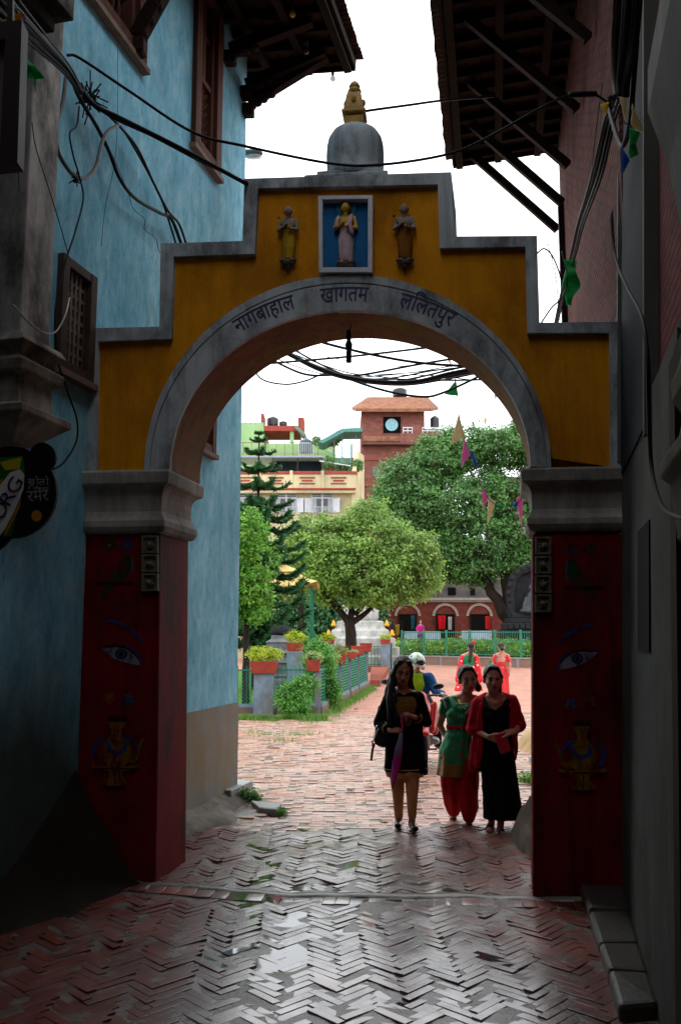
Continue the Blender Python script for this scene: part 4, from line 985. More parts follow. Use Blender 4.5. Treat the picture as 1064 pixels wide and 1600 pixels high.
# norfolk pine
Y=29;bx=at(402,900,Y).x;t=thing('norfolk_pine',Vector((bx,Y,0)),'dark green tiered pine with a pointed top beside the blue wall','pine tree','trees in the square')
ztop=at(402,671,Y).z
mb=MB();mb.tube([Vector((bx-.03,Y,-.05)),Vector((bx,Y,3)),Vector((bx,Y,ztop-.1))],[.14,.10,.012],10);mb.build('trunk',m_bark,t,smooth=True)
mb=MB();tiers=[(676,5),(686,10),(703,19),(727,28),(752,37),(778,46),(797,52),(815,56),(838,60),(858,63),(880,66),(902,66),(925,68),(948,66),(970,64),(990,58)]
for ti,(py,rp) in enumerate(tiers):
    z=at(402,py,Y).z;rad=rp*Y/F*1.15;nb_=5 if ti<3 else 7
    for k in range(nb_):
        a=2*PI*k/nb_+ti*.7+rv.uniform(-.15,.15);rr=rad*rv.uniform(.85,1.12);ns=max(5,int(rr*20))
        pts=[]
        for s in range(ns+1):
            f=s/ns;zz_=z+rr*(-.30*math.sin(f*PI*.75)+.22*f**3-.08*f)+(.05*rr if ti<5 else 0)*f
            pts.append(Vector((bx+math.cos(a)*rr*f,Y+math.sin(a)*rr*f,zz_)))
        mb.tube(pts,[.018*(1-f/(ns+1)*.7) for f in range(ns+1)],4)
        side=Vector((-math.sin(a),math.cos(a),0))
        for s in range(1,ns+1):
            f=s/ns;wd=.20*rr*(1-abs(f-.5)*.9)+.05
            for q_ in range(12):
                p=pts[s];dr=(side*rv.uniform(-1,1)+Vector((math.cos(a),math.sin(a),0))*rv.uniform(-.1,.6)+Vector((0,0,rv.uniform(-.12,.30)))).normalized()
                l=wd*rv.uniform(.4,.85)+.04;e=p+dr*l;u=dr.cross(Vector((0,0,1))).normalized()*.022;w2=Vector((0,0,.028))
                i=len(mb.v);mb.v+=[p-u,p+u,e+u*.5,e-u*.5,p-w2,p+w2,e+w2*.5,e-w2*.5];mb.f+=[[i,i+1,i+2,i+3],[i+4,i+5,i+6,i+7]];mb.m+=[0,0]
mb.build('needle_tiers',lf_pine,t)
# ================================================================ garden fence with planter posts
m_post=mat('blue grey post paint','7c8fa0',.75,.2,3,.3,26,col2='66788a',dirt=hx('6d6c66'),dscale=3);m_plant=mat('terracotta planter','a8483a',.75,.3,6,.3,30,col2='8a382e')
m_gfe=mat('green fence paint','1c7a5c',.5,.25,6,.15,30,col2='12614a');m_kb=mat('old brick kerb','8a5a4c',.9,.4,6,.5,24,col2='6c6258',dirt=hx('5c5a50'))
gf=thing('garden_fence',Vector((-3,20,0)),'low garden fence of blue grey posts, green mesh panels and a brick kerb','fence')
def gpost(px0,px1,pyb,pyt,planter=True,plant=None,lab=None,dy=None):
    a=G((px0+px1)/2,pyb);s=a.y/F;w_=(px1-px0)*s;zt_=at((px0+px1)/2,pyt,a.y).z
    mb=MB();mb.box((a.x,a.y+w_/2,zt_/2-.03),(w_,w_,zt_+.06),bev=.01);mb.build('post',m_post,gf)
    return Vector((a.x,a.y+w_/2,zt_)),w_
posts=[]
defs=[(396,426,1120,1053),(492,501,1118,1049),(515,523,1107,1041),(527,534,1101,1038),(542,549,1093,1030),(556,562,1085,1024),(569,575,1076,1019)]
for d in defs: posts.append(gpost(*d))
labs=['largest planter of bushy yellow green leaves, on the wide post nearest the blue wall','small terracotta planter with a pale spiky plant, in front of the climbing shrub','terracotta planter on the first slim fence post past the shrub','terracotta planter with reddish leaves on the second slim post past the shrub','low terracotta planter on the middle slim post of the path fence','terracotta planter on the second last slim post of the path fence','terracotta planter on the last slim post of the path fence']
def planter(p,wid,hei,lab,leaf=None,lh=.3,lw=None,nm='planter',n=90,spiky=False):
    t=thing('planter',p,lab,'planter','planters on the garden posts')
    mb=MB();k=.86
    a,b2=wid/2*k,wid/2
    mb.loft([[p+Vector((x*a,y*a,0)) for x,y in ((-1,-1),(1,-1),(1,1),(-1,1))],[p+Vector((x*b2,y*b2,hei)) for x,y in ((-1,-1),(1,-1),(1,1),(-1,1))],[p+Vector((x*(b2-.03),y*(b2-.03),hei)) for x,y in ((-1,-1),(1,-1),(1,1),(-1,1))],[p+Vector((x*(b2-.03),y*(b2-.03),hei-.05)) for x,y in ((-1,-1),(1,-1),(1,1),(-1,1))]])
    mb.build('box',m_plant,t,bevel=.008)
    if leaf is not None:
        lw=lw or wid*.55
        crown('foliage',t,leaf,[(p+Vector((0,0,hei+lh*.42)),(lw,lw,lh*.55)),(p+Vector((-lw*.4,0,hei+lh*.6)),(lw*.5,lw*.5,lh*.4)),(p+Vector((lw*.45,0,hei+lh*.5)),(lw*.5,lw*.5,lh*.4))],n,14,.028,rv,.05,-.3)
planter(posts[0][0],.62,.27,labs[0],lf_yg,.34,.40,n=170)
planter(posts[1][0]+Vector((-.1,0,0)),.32,.25,labs[1],lf_pale,.16)
lr=leafmat('red green leaves','7a4a28','7f9a3a',.3,5)
planter(posts[2][0],.30,.2,labs[2],lf_pale,.06,n=25)
planter(posts[3][0],.34,.24,labs[3],lr,.3,.2,n=40)
planter(posts[4][0],.42,.2,labs[4],lf_pale,.05,n=20);planter(posts[5][0],.42,.28,labs[5]);planter(posts[6][0],.42,.30,labs[6])
# kerb and panels
def panel(p,q,zlo,zhi,mesh=False,slat=False,nm='mesh_panel'):
    p=Vector((p.x,p.y,0));q=Vector((q.x,q.y,0));mb=MB();up=Vector((0,0,1));Lp=(q-p).length
    for z in (zlo,zhi-.10): mb.bar(p+up*z,q+up*z,.035,.035)
    n=int(Lp/.10)
    for i in range(n+1):
        x=p.lerp(q,i/n);mb.bar(x+up*zlo,x+up*zhi,.014,.014)
    if slat:
        nn=int((zhi-zlo)/.075)
        for i in range(nn): mb.bar(p+up*(zlo+i*.075+.03),q+up*(zlo+i*.075+.03),.012,.03)
    if mesh:
        s=.085;k=int(Lp/s);hgt_=zhi-.1-zlo
        for i in range(-int(hgt_/s),k):
            for sg in (0,1):
                a0=max(0,-i*s);a1=min(hgt_,Lp-i*s)
                if a1<=a0:continue
                z0_,z1_=(a0,a1);A_=p.lerp(q,(i*s+a0)/Lp);B_=p.lerp(q,(i*s+a1)/Lp)
                if sg: mb.bar(A_+up*(zlo+hgt_-a0),B_+up*(zlo+hgt_-a1),.006,.006)
                else: mb.bar(A_+up*(zlo+a0),B_+up*(zlo+a1),.006,.006)
    return mb.build(nm,m_gfe,gf)
def kerbp(p,q,h=.2,w_=.22,m_=None):
    mb=MB();p=Vector((p.x,p.y,0));q=Vector((q.x,q.y,0));mb.bar(p+Vector((0,0,h/2-.02)),q+Vector((0,0,h/2-.02)),w_,h);mb.build('kerb',m_ or m_kb,gf,bevel=.01)
    mb=MB();mb.bar(p+Vector((0,0,h+.02)),q+Vector((0,0,h+.02)),w_*.9,.07);mb.build('kerb_top',m_post,gf)
p0=posts[0][0];left=Vector((p0.x-2.6,p0.y-.1,0))
ends=[left]+[Vector((p.x,p.y,0)) for p,_ in posts]
kerbp(ends[0],ends[2]);kerbp(ends[2],ends[-1]);panel(left,ends[1],.24,1.12,mesh=True);panel(ends[1],ends[2],.24,1.12,mesh=True);panel(ends[2],ends[3],.24,1.10,slat=True)
for a,b2 in zip(ends[3:],ends[4:]):panel(a,b2,.25,1.2,slat=True)
# inner posts with planters
def inner(px0,px1,pyt,Y,pth,lab,leafh,leaf=lf_yg,pw=None):
    c=(px0+px1)/2;s=Y/F;w_=(px1-px0)*s;z=at(c,pyt,Y).z;x=at(c,pyt,Y).x
    t=tag(MB().box((x,Y,z/2-.03),(w_,w_,z+.06),bev=.01).build('garden_post',m_post),lab[0],'post','posts inside the garden')
    planter(Vector((x,Y,z)),(pw or 1.1)*w_,pth,lab[1],leaf,leafh,n=70)
inner(449,473,1018,26,.24,('blue grey post behind the mesh panel carrying a bushy planter','planter of bright leaves on the second wide post, behind the mesh panel'),.35)
inner(504,522,1007,33,.16,('blue grey post left of the dark tree trunk','planter with low leaves just left of the dark tree trunk'),.22)
inner(595,609,1007,44,.24,('blue grey gate post at the far end of the path','planter with a small green plant on the far gate post of the path'),.25)
# far gate and steps by the gate post
t=thing('garden_gate',Vector((G(616,1045).x,44,0)),'dark green open gate leaf at the far end of the garden path','gate')
mb=MB();x0=at(611,1000,44).x;zg_=1.35
for i in range(9): mb.bar((x0+.02,44+i*.22,.1),(x0+.02,44+i*.22,zg_),.03)
mb.bar((x0+.02,44,zg_),(x0+.02,46,zg_),.05);mb.bar((x0+.02,44,.15),(x0+.02,46,.15),.05);mb.build('gate_frame',m_gfe,t)
mb=MB();mb.prism([(x0,44,.1),(x0,46,.1),(x0,46,zg_),(x0,44,zg_)],(.015,0,0));mb.build('gate_sheet',mat('gate sheet green','2a5a58',.6,.3,5,.2,20),t)
t=thing('garden_fence',Vector((at(560,1030,44).x,44,0)),'dark green railing with a low wall, crossing behind the path fence near the white stupa','fence')
mb=MB();xa,xb=at(478,1010,44).x,at(597,1010,44).x
n=int((xb-xa)/.16)
for i in range(n): mb.bar((xa+i*.16,44.2,.3),(xa+i*.16,44.2,1.25),.03)
for z in (.35,1.2):mb.bar((xa,44.2,z),(xb,44.2,z),.045)
mb.build('railing',m_gfe,t);mb=MB();mb.box(((xa+xb)/2,44.3,.13),(xb-xa,.3,.32),bev=.01);mb.build('low_wall',m_kb,t)
a,b2=G(578,1072),G(604,1046)
mb=MB();mb.hexa([Vector((a.x,a.y,-.02)),Vector((a.x+.35,a.y,-.02)),Vector((b2.x+.2,b2.y,-.02)),Vector((b2.x-.8,b2.y,-.02)),Vector((a.x,a.y,.22)),Vector((a.x+.35,a.y,.2)),Vector((b2.x+.2,b2.y,.25)),Vector((b2.x-.8,b2.y,.25))])
tag(mb.build('brick_kerb',mat('red brick kerb','96503f',.85,.35,5,.5,20,col2='6e3f34'),bevel=.02),'low red brick kerb along the path before the far gate post','kerb')
# shrubs at the fence
def bush(name,pxc,pyc,Y,rx,ry,m_,n,lab,cat='shrub',leaf=.035,extra=()):
    c=at(pxc,pyc,Y);t=thing(name,Vector((c.x,Y,0)),lab,cat)
    bl=[PB(Y,pxc,pyc,rx,ry)]+[PB(Y,*e) for e in extra]
    crown('foliage',t,m_,bl,n,16,leaf,rv,.07,-.05)
    mb=MB();limb(mb,[Vector((c.x,Y,-.05)),c],.025,.012,6);limb(mb,[Vector((c.x+.03,Y,-.05)),c+Vector((.15,.05,.1))],.02,.01,6);mb.build('stem',m_bark,t)
bush('garden_bush',462,1092,19.9,28,26,lf_mid,480,'leafy green bush in front of the mesh panel, sprawling over the kerb',extra=[(483,1108,16,26),(478,1075,20,18)])
bush('climbing_shrub',500,1035,22,24,34,lf_mid,640,'tall dense climbing shrub covering the corner post of the fence',extra=[(490,1022,18,20),(508,1075,16,34),(520,1085,10,20)])
# lawn behind the fence and grass verge before it
def grass(name,region,n,h,lab,m_,kind='stuff'):
    mb=MB();V=mb.v
    for _ in range(n):
        x,y=region(rv);hh=h*rv.uniform(.5,1.3);a=rv.random()*6.28;w_=.008+.004*rv.random();ln=rv.uniform(-.5,.5)*hh,rv.uniform(-.5,.5)*hh
        i=len(V);V+=[Vector((x-math.cos(a)*w_,y-math.sin(a)*w_,-.03)),Vector((x+math.cos(a)*w_,y+math.sin(a)*w_,-.03)),Vector((x+ln[0],y+ln[1],hh))];mb.f.append([i,i+1,i+2]);mb.m.append(0)
    o=mb.build(name,m_);tag(o,lab,'grass',kind=kind);return o
lf_grass=leafmat('grass blades','50802e','7fa646',.3,2)
struct(gridsheet('lawn',mat('lawn green','4d7a28',.95,.35,3,.4,30,col2='3a5f20'),-14,-.7,20.6,43.5,40,60,.0,fn=lambda x,y:.06+.03*noise.noise(Vector((x*.6,y*.6,0)))))
def reg_lawn(r):
    y=20.7+r.random()**1.5*9;return r.uniform(-5,-1+.02*(y-20)),y
grass('lawn_grass',reg_lawn,9000,.17,'bright green lawn grass behind the mesh panels of the garden fence',lf_grass)
g0=G(371,1140);g1=G(498,1132)
def reg_verge(r):
    f=r.random();x=g0.x-1+(g1.x-g0.x+1.15)*f;k=.62*(1-.35*f)*max(.08,.7+1.5*noise.noise(Vector((x*2.3,0,0)))+.6*noise.noise(Vector((x*7,0,3))));return x,19.55-abs(r.gauss(0,.5))*k
grass('verge_grass',reg_verge,5200,.13,'rough grass growing on the bricks at the foot of the garden fence',lf_grass)
pa,pb=posts[1][0],posts[6][0]
def reg_sc(r):
    c=r.choice([(415,1152),(440,1160),(470,1150),(395,1148),(505,1128),(520,1120)]);p=G(*c);return p.x+r.gauss(0,.16),p.y+r.gauss(0,.12)
grass('verge_tufts',reg_sc,500,.09,'scattered tufts of grass on the bricks just before the garden fence',lf_grass)
def reg_path(r):
    f=r.random();p=pa.lerp(pb,f);return p.x+.14+abs(r.gauss(0,.12)),p.y
grass('path_weeds',reg_path,2600,.12,'low weeds along the kerb of the path fence',lf_grass)
# weed by the corner, tuft on the right
def weed(name,p,n,r_,h,lab,m_):
    t=thing(name,p,lab,'weed');crown('leaves',t,m_,[(p+Vector((0,0,h*.5)),(r_,r_,h*.5))],n,10,.022,rv,.03,-.4)
    mb=MB();[mb.tube([p,p+Vector((rv.uniform(-r_,r_)*.7,rv.uniform(-r_,r_)*.7,h*rv.uniform(.6,.95)))],.003,4) for _ in range(9)];mb.build('stems',m_bark,t)
weed('weed_plant',G(388,1255),60,.13,.14,'small leafy green weed between the stone step and the broken slab',lf_mid)
weed('weed_plant',G(437,1273),20,.05,.05,'tiny green weed at the tip of the broken slab',lf_mid)
weed('grass_tuft',G(828,1228),60,.12,.16,'green tuft of weeds beside the right pier, past the walking women',lf_grass)
# ================================================================ sand heap, mounds on the right
def heap(name,c,rx,ry,h,m_,lab,cat,seed=0,rough=.25,n=26,sq=1.0):
    mb=MB();k=n
    for j in range(k+1):
        for i in range(k+1):
            x=-1+2*i/k;y=-1+2*j/k;r=math.hypot(x,y);e=max(0,1-r**2)**sq
            z=h*e*(1+rough*noise.noise(Vector((x*3+seed,y*3,0)))+rough*.5*noise.noise(Vector((x*9+seed,y*9,0))))-(.05 if e<=0 else .0)
            mb.v.append(Vector((c.x+x*rx,c.y+y*ry,z-.01)))
    for j in range(k):
        for i in range(k):mb.f.append([j*(k+1)+i,j*(k+1)+i+1,(j+1)*(k+1)+i+1,(j+1)*(k+1)+i]);mb.m.append(0)
    return tag(mb.build(name,m_,smooth=True),lab,cat)
m_sand=mat('building sand','a98f6a',.95,.3,4,.8,20,col2='857052')
heap('sand_heap',Vector((3.75,14.6,0)),.95,1.3,.60,m_sand,'heap of brown building sand at the right edge of the square','sand heap',3,.5)
heap('cement_mound',Vector((1.93,8.1,0)),.42,.9,.45,mat('brown cement','5c5348',.8,.35,5,.8,24,col2='3e372f'),'rough grooved cement mound at the back of the right pier','mound',8,.35,sq=.7)
mb=MB();mb.box((3.45,13.0,.05),(1.5,.3,.14),rz=.05,bev=.02);tag(mb.build('concrete_kerb',m_slab),'pale concrete kerb in front of the sand heap','kerb')
# fallen leaves
lfm=[mat('fallen leaf yellow','a08a3a',.6,.3,20,.1,30),mat('fallen leaf brown','5c4428',.6,.3,20,.1,30)]
spots=[(153//1,0)]
lp=[(600,1285,0,'yellow leaf lying near the feet of the woman with the umbrella'),(428,1172,1,'brown leaf litter on the paving before the garden fence'),(556,1110,1,'brown leaf on the path left of the scooter'),(576,1222,0,'yellowish leaf on the bricks left of the woman in black'),(548,1237,1,'small brown leaf left of the umbrella tip'),(44,1434,0,'tiny yellow leaf in the dark lower left corner'),(420,1190,1,'dark leaf on the pale bricks left of centre')]
for px,py,k,lab in lp:
    p=G(px,py);p.z=hgt(p.x,p.y)+.012;s=.05 if py>1200 else .11
    mb=MB();a=rv.random()*3;u=Vector((math.cos(a),math.sin(a),.1));w2=Vector((-math.sin(a),math.cos(a),.1))
    P=[p+u*s*math.cos(q2*PI/6)+w2*s*.55*math.sin(q2*PI/6)+Vector((0,0,.006*math.sin(q2*2))) for q2 in range(12)]
    mb.prism(P,(0,0,.003));tag(mb.build('fallen_leaf',lfm[k]),lab,'leaf','fallen leaves')
# ================================================================ far green railing with hedge
rl=thing('green_railing',Vector((6,52,0)),'long green metal railing on a low brick wall, closing the square','railing')
RA=Vector((at(628,1000,56).x,56,0));RB=Vector((at(900,1000,48.0).x,48.0,0))
mb=MB();mb.bar(RA+Vector((0,0,.2)),RB+Vector((0,0,.2)),.35,.5);mb.build('low_wall',mat('railing wall brick','8b5f52',.9,.35,3,.5,14,col2='7c7468'),rl)
mb=MB();mb.bar(RA+Vector((0,-.0,.48)),RB+Vector((0,0,.48)),.42,.08);mb.build('coping',mat('coping grey','8e8c86',.8,.2,3,.2,20),rl)
def rr(t):return RA.lerp(RB,t)
Lr=(RB-RA).length
zr0,zr1=.52,2.0
mb=MB()
for z in (zr0+.12,zr0+.95,zr1-.08):mb.bar(RA+Vector((0,0,z)),RB+Vector((0,0,z)),.045,.05)
n=int(Lr/.15)
for i in range(n+1):p=rr(i/n);mb.bar(p+Vector((0,0,zr0+.1)),p+Vector((0,0,zr1)),.022)
mb.build('bars',m_gfe,rl)
for i in range(8):
    p=rr(i/7);mb=MB();mb.box(p+Vector((0,0,1.25)),(.13,.13,1.6),bev=.01);mb.build('upright',m_gfe,rl)
for i in range(9):
    p=rr((i+.3)/9);mb=MB();mb.box(p+Vector((0,-.02,.22)),(.30,.42,.5),bev=.01);mb.build('wall_pier',mat('wall pier grey','7f858c',.8,.2,3,.2,20),rl)
t=thing('hedge',Vector((6,54,0)),'clipped bright green hedge just behind the green railing','hedge')
bl_=[(rr(i/14)+Vector((.3,1.3,.95)),(1.4,.7,.55)) for i in range(15)]
crown('foliage',t,lf_hedge,bl_,900,18,.09,rv,.16,-.3)
t=thing('hedge',Vector((2,50,0)),'small green hedge left of the railing, behind the gate post','hedge')
crown('foliage',t,lf_mid,[PB(50,560,1005,30,8),PB(50,500,1005,36,10),PB(50,440,1000,36,16)],500,16,.08,rv,.16,-.2)
# ================================================================ monuments
m_stw=mat('stupa whitewash','c2c2bd',.8,.25,3,.4,20,col2='9a9a96',dirt=hx('85837c'),dscale=1.5);m_gd=mat('gilt metal','d09a2a',.4,.2,6,.1,30,metal=.6)
Y=47;cxs=at(562,980,Y).x;t=thing('white_stupa',Vector((cxs,Y,0)),'low white stepped stupa with gilt corners behind the dark tree trunk','stupa')
s=Y/F;mb=MB();rings=[]
for hw,z in ((2.15,0),(2.15,.7),(1.95,.75),(1.95,1.15),(1.75,1.2),(1.75,1.6),(1.5,1.7),(1.45,2.0),(1.25,2.15),(1.2,2.45),(1.0,2.5)):
    rings.append([Vector((cxs+hw*x,Y+hw*y,z)) for x,y in ((-1,-1),(1,-1),(1,1),(-1,1))])
mb.loft(rings);mb.build('stepped_base',m_stw,t,bevel=.03)
mb=MB();mb.lathe([(.95,2.5),(1.0,2.7),(1.0,3.1),(.85,3.5),(.5,3.75),(.1,3.85)],(cxs,Y,0),24);mb.build('dome',m_stw,t,smooth=True)
for x,y in ((-1,-1),(1,-1)):
    for z,q_ in ((2.2,1.35),(1.72,1.6)):
        mb=MB();mb.lathe([(.12,0),(.15,.08),(.09,.15),(.10,.2),(.02,.32)],(cxs+x*q_,Y+y*q_,z),8);mb.build('gilt_finial',m_gd,t,smooth=True)
Y=27;cxs=at(440,1000,Y).x;m_blkst=mat('dark weathered stone','2c2e31',.8,.4,5,.5,18,col2='1b1c1f')
t=thing('stone_shrine',Vector((cxs,Y,0)),'small dark stone votive shrine with stepped tiers behind the mesh panel','shrine')
mb=MB();prof_=[(.62,0),(.62,.5),(.55,.55),(.6,.62),(.52,.68),(.52,.95),(.6,1.0),(.5,1.05),(.46,1.2),(.55,1.28),(.42,1.36),(.42,1.55),(.46,1.6),(.3,1.68),(.28,1.8)]
mb.loft([[Vector((cxs+hw*x,Y+hw*y,z)) for x,y in ((-1,-1),(1,-1),(1,1),(-1,1))] for hw,z in prof_]);mb.build('tiers',mat('pale weathered stone','7c7f82',.8,.4,5,.5,18,col2='5b5f63'),t,bevel=.02)
mb=MB();mb.lathe([(.30,1.8),(.36,1.9),(.3,2.02),(.14,2.08),(.02,2.1)],(cxs,Y,0),16);mb.build('cap',m_blkst,t,smooth=True)
# black carved shrine on the right
Y=54;t=thing('carved_shrine',Vector((at(822,960,Y).x,Y,0)),'black carved stone shrine with a seated figure, right of the big tree','shrine')
s=Y/F
def bb(mb,x0,x1,y0_,y1_,d=1.2,o=0,bev=.04):
    a=at(x0,y1_,Y);b2=at(x1,y0_,Y);mb.box(((a.x+b2.x)/2,Y+d/2+o,(a.z+b2.z)/2),(b2.x-a.x,d,b2.z-a.z),bev=bev)
mb=MB()
bb(mb,790,870,974,984,2.0,-.3);bb(mb,796,866,966,974,1.7,-.2);bb(mb,800,862,958,966,1.5,-.1)
for k in range(9):bb(mb,793+k*9,799+k*9,975,983,.2,-.45,.02)
z_b=at(800,984,Y).z;mb.box((at(830,990,Y).x,Y+.8,z_b/2),(3.3,2.2,z_b));mb.build('base',m_blkst,t)
mb=MB();
arch=[at(832+34*math.cos(a),925-38*math.sin(a) if math.sin(a)>0 else 925-33*math.sin(a),Y+.3) for a in [math.radians(q_) for q_ in range(-90+0,271,12)]]
mb.tube([at(800,960,Y+.3),at(797,930,Y+.3),at(801,905,Y+.3),at(812,893,Y+.3),at(832,886,Y+.3),at(850,893,Y+.3),at(862,905,Y+.3),at(866,930,Y+.3),at(862,960,Y+.3)],.28,8)
for q_ in range(14):
    a=math.radians(200-q_*17);mb.ell(at(831+36*math.cos(a),925-40*math.sin(a),Y+.1),.17,8,6)
mb.prism([at(802,960,Y+.5),at(800,910,Y+.5),at(831,890,Y+.5),at(862,910,Y+.5),at(860,960,Y+.5)],(0,.4,0));mb.build('arched_frame',m_blkst,t,smooth=False)
mb=MB();
mb.ell(at(830,955,Y),(.75,.45,.25));mb.cone(at(830,952,Y),.38,at(830,932,Y),.30);mb.ell(at(830,919,Y),(.2,.2,.25));mb.cone(at(822,935,Y),.12,at(818,948,Y-.1),.1);mb.cone(at(838,935,Y),.12,at(842,948,Y-.1),.1)
remesh(mb,.06,2).build('seated_figure',mat('worn black stone','2a2e31',.5,.3,5,.3,18),t,smooth=True)
# pavilion with a gilt roof
Y=33;t=thing('gilt_pavilion',Vector((at(440,960,Y).x,Y,0)),'small open pavilion with a golden upturned roof and green posts, behind the pine','pavilion')
m_gr_=mat('gilt roof','b89a50',.5,.3,4,.3,20,col2='8c7434',metal=.35)
xl,xr=at(384,915,Y).x,at(498,915,Y).x;zc__=at(440,919,Y).z;zt__=at(440,882,Y).z;cxp=(xl+xr)/2;hw=(xr-xl)/2
def rf(hw_,z,up_):
    P=[]
    for sx_,sy_ in ((-1,-1),(1,-1),(1,1),(-1,1)):
        nx,ny={(-1,-1):(1,0),(1,-1):(0,1),(1,1):(-1,0),(-1,1):(0,-1)}[(sx_,sy_)]
        for k in range(6):
            f=k/6;x=sx_+nx*2*f;y=sy_+ny*2*f;c_=abs(2*f-1)**3
            P.append(Vector((cxp+hw_*x,Y+hw_*y*.8,z+up_*c_)))
    return P
H_=zt__-zc__
mb=MB();mb.loft([rf(hw*.96,zc__-.06,.16),rf(hw,zc__,.2),rf(hw*.72,zc__+H_*.28,.06),rf(hw*.5,zc__+H_*.55,.02),rf(hw*.44,zc__+H_*.62,0),rf(hw*.46,zc__+H_*.66,.05),rf(hw*.2,zc__+H_*.9,0),rf(.03,zc__+H_*1.0,0)]);mb.build('roof',m_gr_,t)
mb=MB();mb.lathe([(.08,0),(.14,.1),(.06,.2),(.09,.3),(.01,.5)],(cxp,Y,zt__-.05),10);mb.build('finial',m_gd,t,smooth=True)
for x,y in ((-1,-1),(1,-1),(1,1),(-1,1)):
    mb=MB();mb.box((cxp+x*hw*.82,Y+y*hw*.62,zc__/2),(.1,.1,zc__),bev=.01);mb.build('post',m_gfe,t)
for z in (.5,1.0,1.35):
    mb=MB();mb.bar((cxp-hw*.82,Y-hw*.62,z),(cxp+hw*.82,Y-hw*.62,z),.05);mb.build('rail',m_gfe,t)
# ================================================================ buildings round the square
m_redb=mat('red brick far','a05548',.85,.2,2,.2,10,col2='8a473c');m_mort=brickmat('arcade brick',(1,0,0),'783a30','653029','5a3c34',.26,.09,.9,.01,.3)
def BX(mb,px0,px1,py0,py1,Y,d=1.0,o=0,bev=0,mi=None):
    a=at(px0,py1,Y+o);b2=at(px1,py0,Y+o);mb.box(((a.x+b2.x)/2,Y+o+d/2,(a.z+b2.z)/2),(b2.x-a.x,d,b2.z-a.z),bev=bev,mi=mi);return mb
def BP(name,parent,m_,boxes,Y,bev=0):
    mb=MB()
    for b_ in boxes:BX(mb,*b_[:4],Y,*(b_[4:]),bev=bev)
    return mb.build(name,m_,parent)
# arcade building
Y=74;ar=thing('arcade_building',Vector((6,Y,0)),'long low red brick arcade with whitewashed arches at the back of the square','building')
zt_=at(700,934,Y).z;xL,xR=at(360,950,Y).x,at(960,950,Y).x
mb=MB();mb.box(((xL+xR)/2,Y+3,zt_/2),(xR-xL,6,zt_));mb.build('wall',m_mort,ar)
BP('cornice',ar,mat('cornice grey','8b8880',.8,.2,3,.2,20),[(360,960,934,938,.8,-.35),(360,960,938,941,.5,-.2)],Y)
BP('upper_storey',ar,mat('grey upper wall','66625f',.85,.3,1.2,.3,10,col2='4a4745'),[(560,960,905,934,4,1.5)],Y)
BP('upper_window',ar,m_dark,[(735,742,918,930,.1,1.45)],Y);BP('upper_window',ar,m_dark,[(790,800,916,930,.1,1.45)],Y);BP('upper_window',ar,m_dark,[(700,712,918,930,.1,1.45)],Y)
m_arch=mat('arch whitewash','968a7e',.8,.25,3,.2,20)
for cx in (431,484,537,590,637,696,749,802,855,908):
    mb=MB();n=14;zc3=at(cx,963,Y).z;x3=at(cx,963,Y).x;ro=20.5*Y/F;ri=16.5*Y/F
    for k in range(n):
        a0,a1=PI*k/n,PI*(k+1)/n-.02
        P=[Vector((x3+r_*math.cos(a_)*1.0,Y-.12,zc3+r_*math.sin(a_)*.98)) for r_,a_ in ((ri,a0),(ro,a0),(ro,a1),(ri,a1))]
        mb.prism(P,(0,.16,0))
    mb.build('arch_trim',m_arch,ar)
    mb=MB();BX(mb,cx-13,cx+13,961,1003,Y,.2,-.05);d_=mb.build('doorway',m_dark,ar)
    mb=MB();BX(mb,cx-14.5,cx-13,960,1003,Y,.2,-.12);BX(mb,cx+13,cx+14.5,960,1003,Y,.2,-.12);BX(mb,cx-14.5,cx+14.5,959.5,961,Y,.2,-.12);mb.build('door_frame',m_wood,d_)
# laundry in front of the arcade
cl_=[(690,962,983,12,'c81e28','large red cloth hanging in the arcade doorway right of the round tree'),(703,964,984,6,'c4c6c8','pale grey cloth beside the large red one'),(761,963,983,6,'d2362c','orange red cloth hanging left of the trunk of the big tree'),(767,965,982,4,'9a4450','dull pink cloth touching the trunk of the big tree'),(645,962,983,6,'2c6a78','teal cloth hanging in the leftmost visible arch'),(621,976,992,6,'c8b850','yellow cloth on the line left of the railing'),(603,972,985,7,'5a2a44','maroon cloth on the line by the gate post'),(613,972,984,6,'6b6470','grey cloth on the line by the gate post')]
for i,(cx,a_,b2,w_,col,lab) in enumerate(cl_):
    Yc=73.2 if i<5 else 62;mb=MB();n=10
    P0=[at(cx-w_/2+w_*k/n,a_,Yc)+Vector((0,.12*math.sin(k*1.9),0)) for k in range(n+1)];P1=[at(cx-w_/2*.8+w_*.85*k/n,b2+math.sin(k)*.6,Yc)+Vector((0,.2*math.sin(k*1.9+.4),0)) for k in range(n+1)]
    mb.add(P0+P1+[p+Vector((0,.05,0)) for p in P0+P1],[(k,k+1,n+2+k,n+1+k) for k in range(n)]+[(k+2*n+3,k+2*n+2,k+3*n+3,k+3*n+4) for k in range(n)]);m_=mat('cloth '+col,col,.85,.25,4,.1,20)
    tag(mb.build('hanging_cloth',m_,smooth=True),lab,'cloth','laundry hung before the arcade')
t=thing('clothes_line',at(610,971,62),'thin clothes line stretched left of the railing','clothes line');mb=MB();mb.tube([at(596,971,62),at(612,972.5,62),at(628,971,62)],.02,5);mb.build('line',m_wire,t)
for px in (596,628):
    mb=MB();p=at(px,970,62);mb.tube([Vector((p.x,62,0)),p],.04,6);mb.build('pole',m_wood,t)
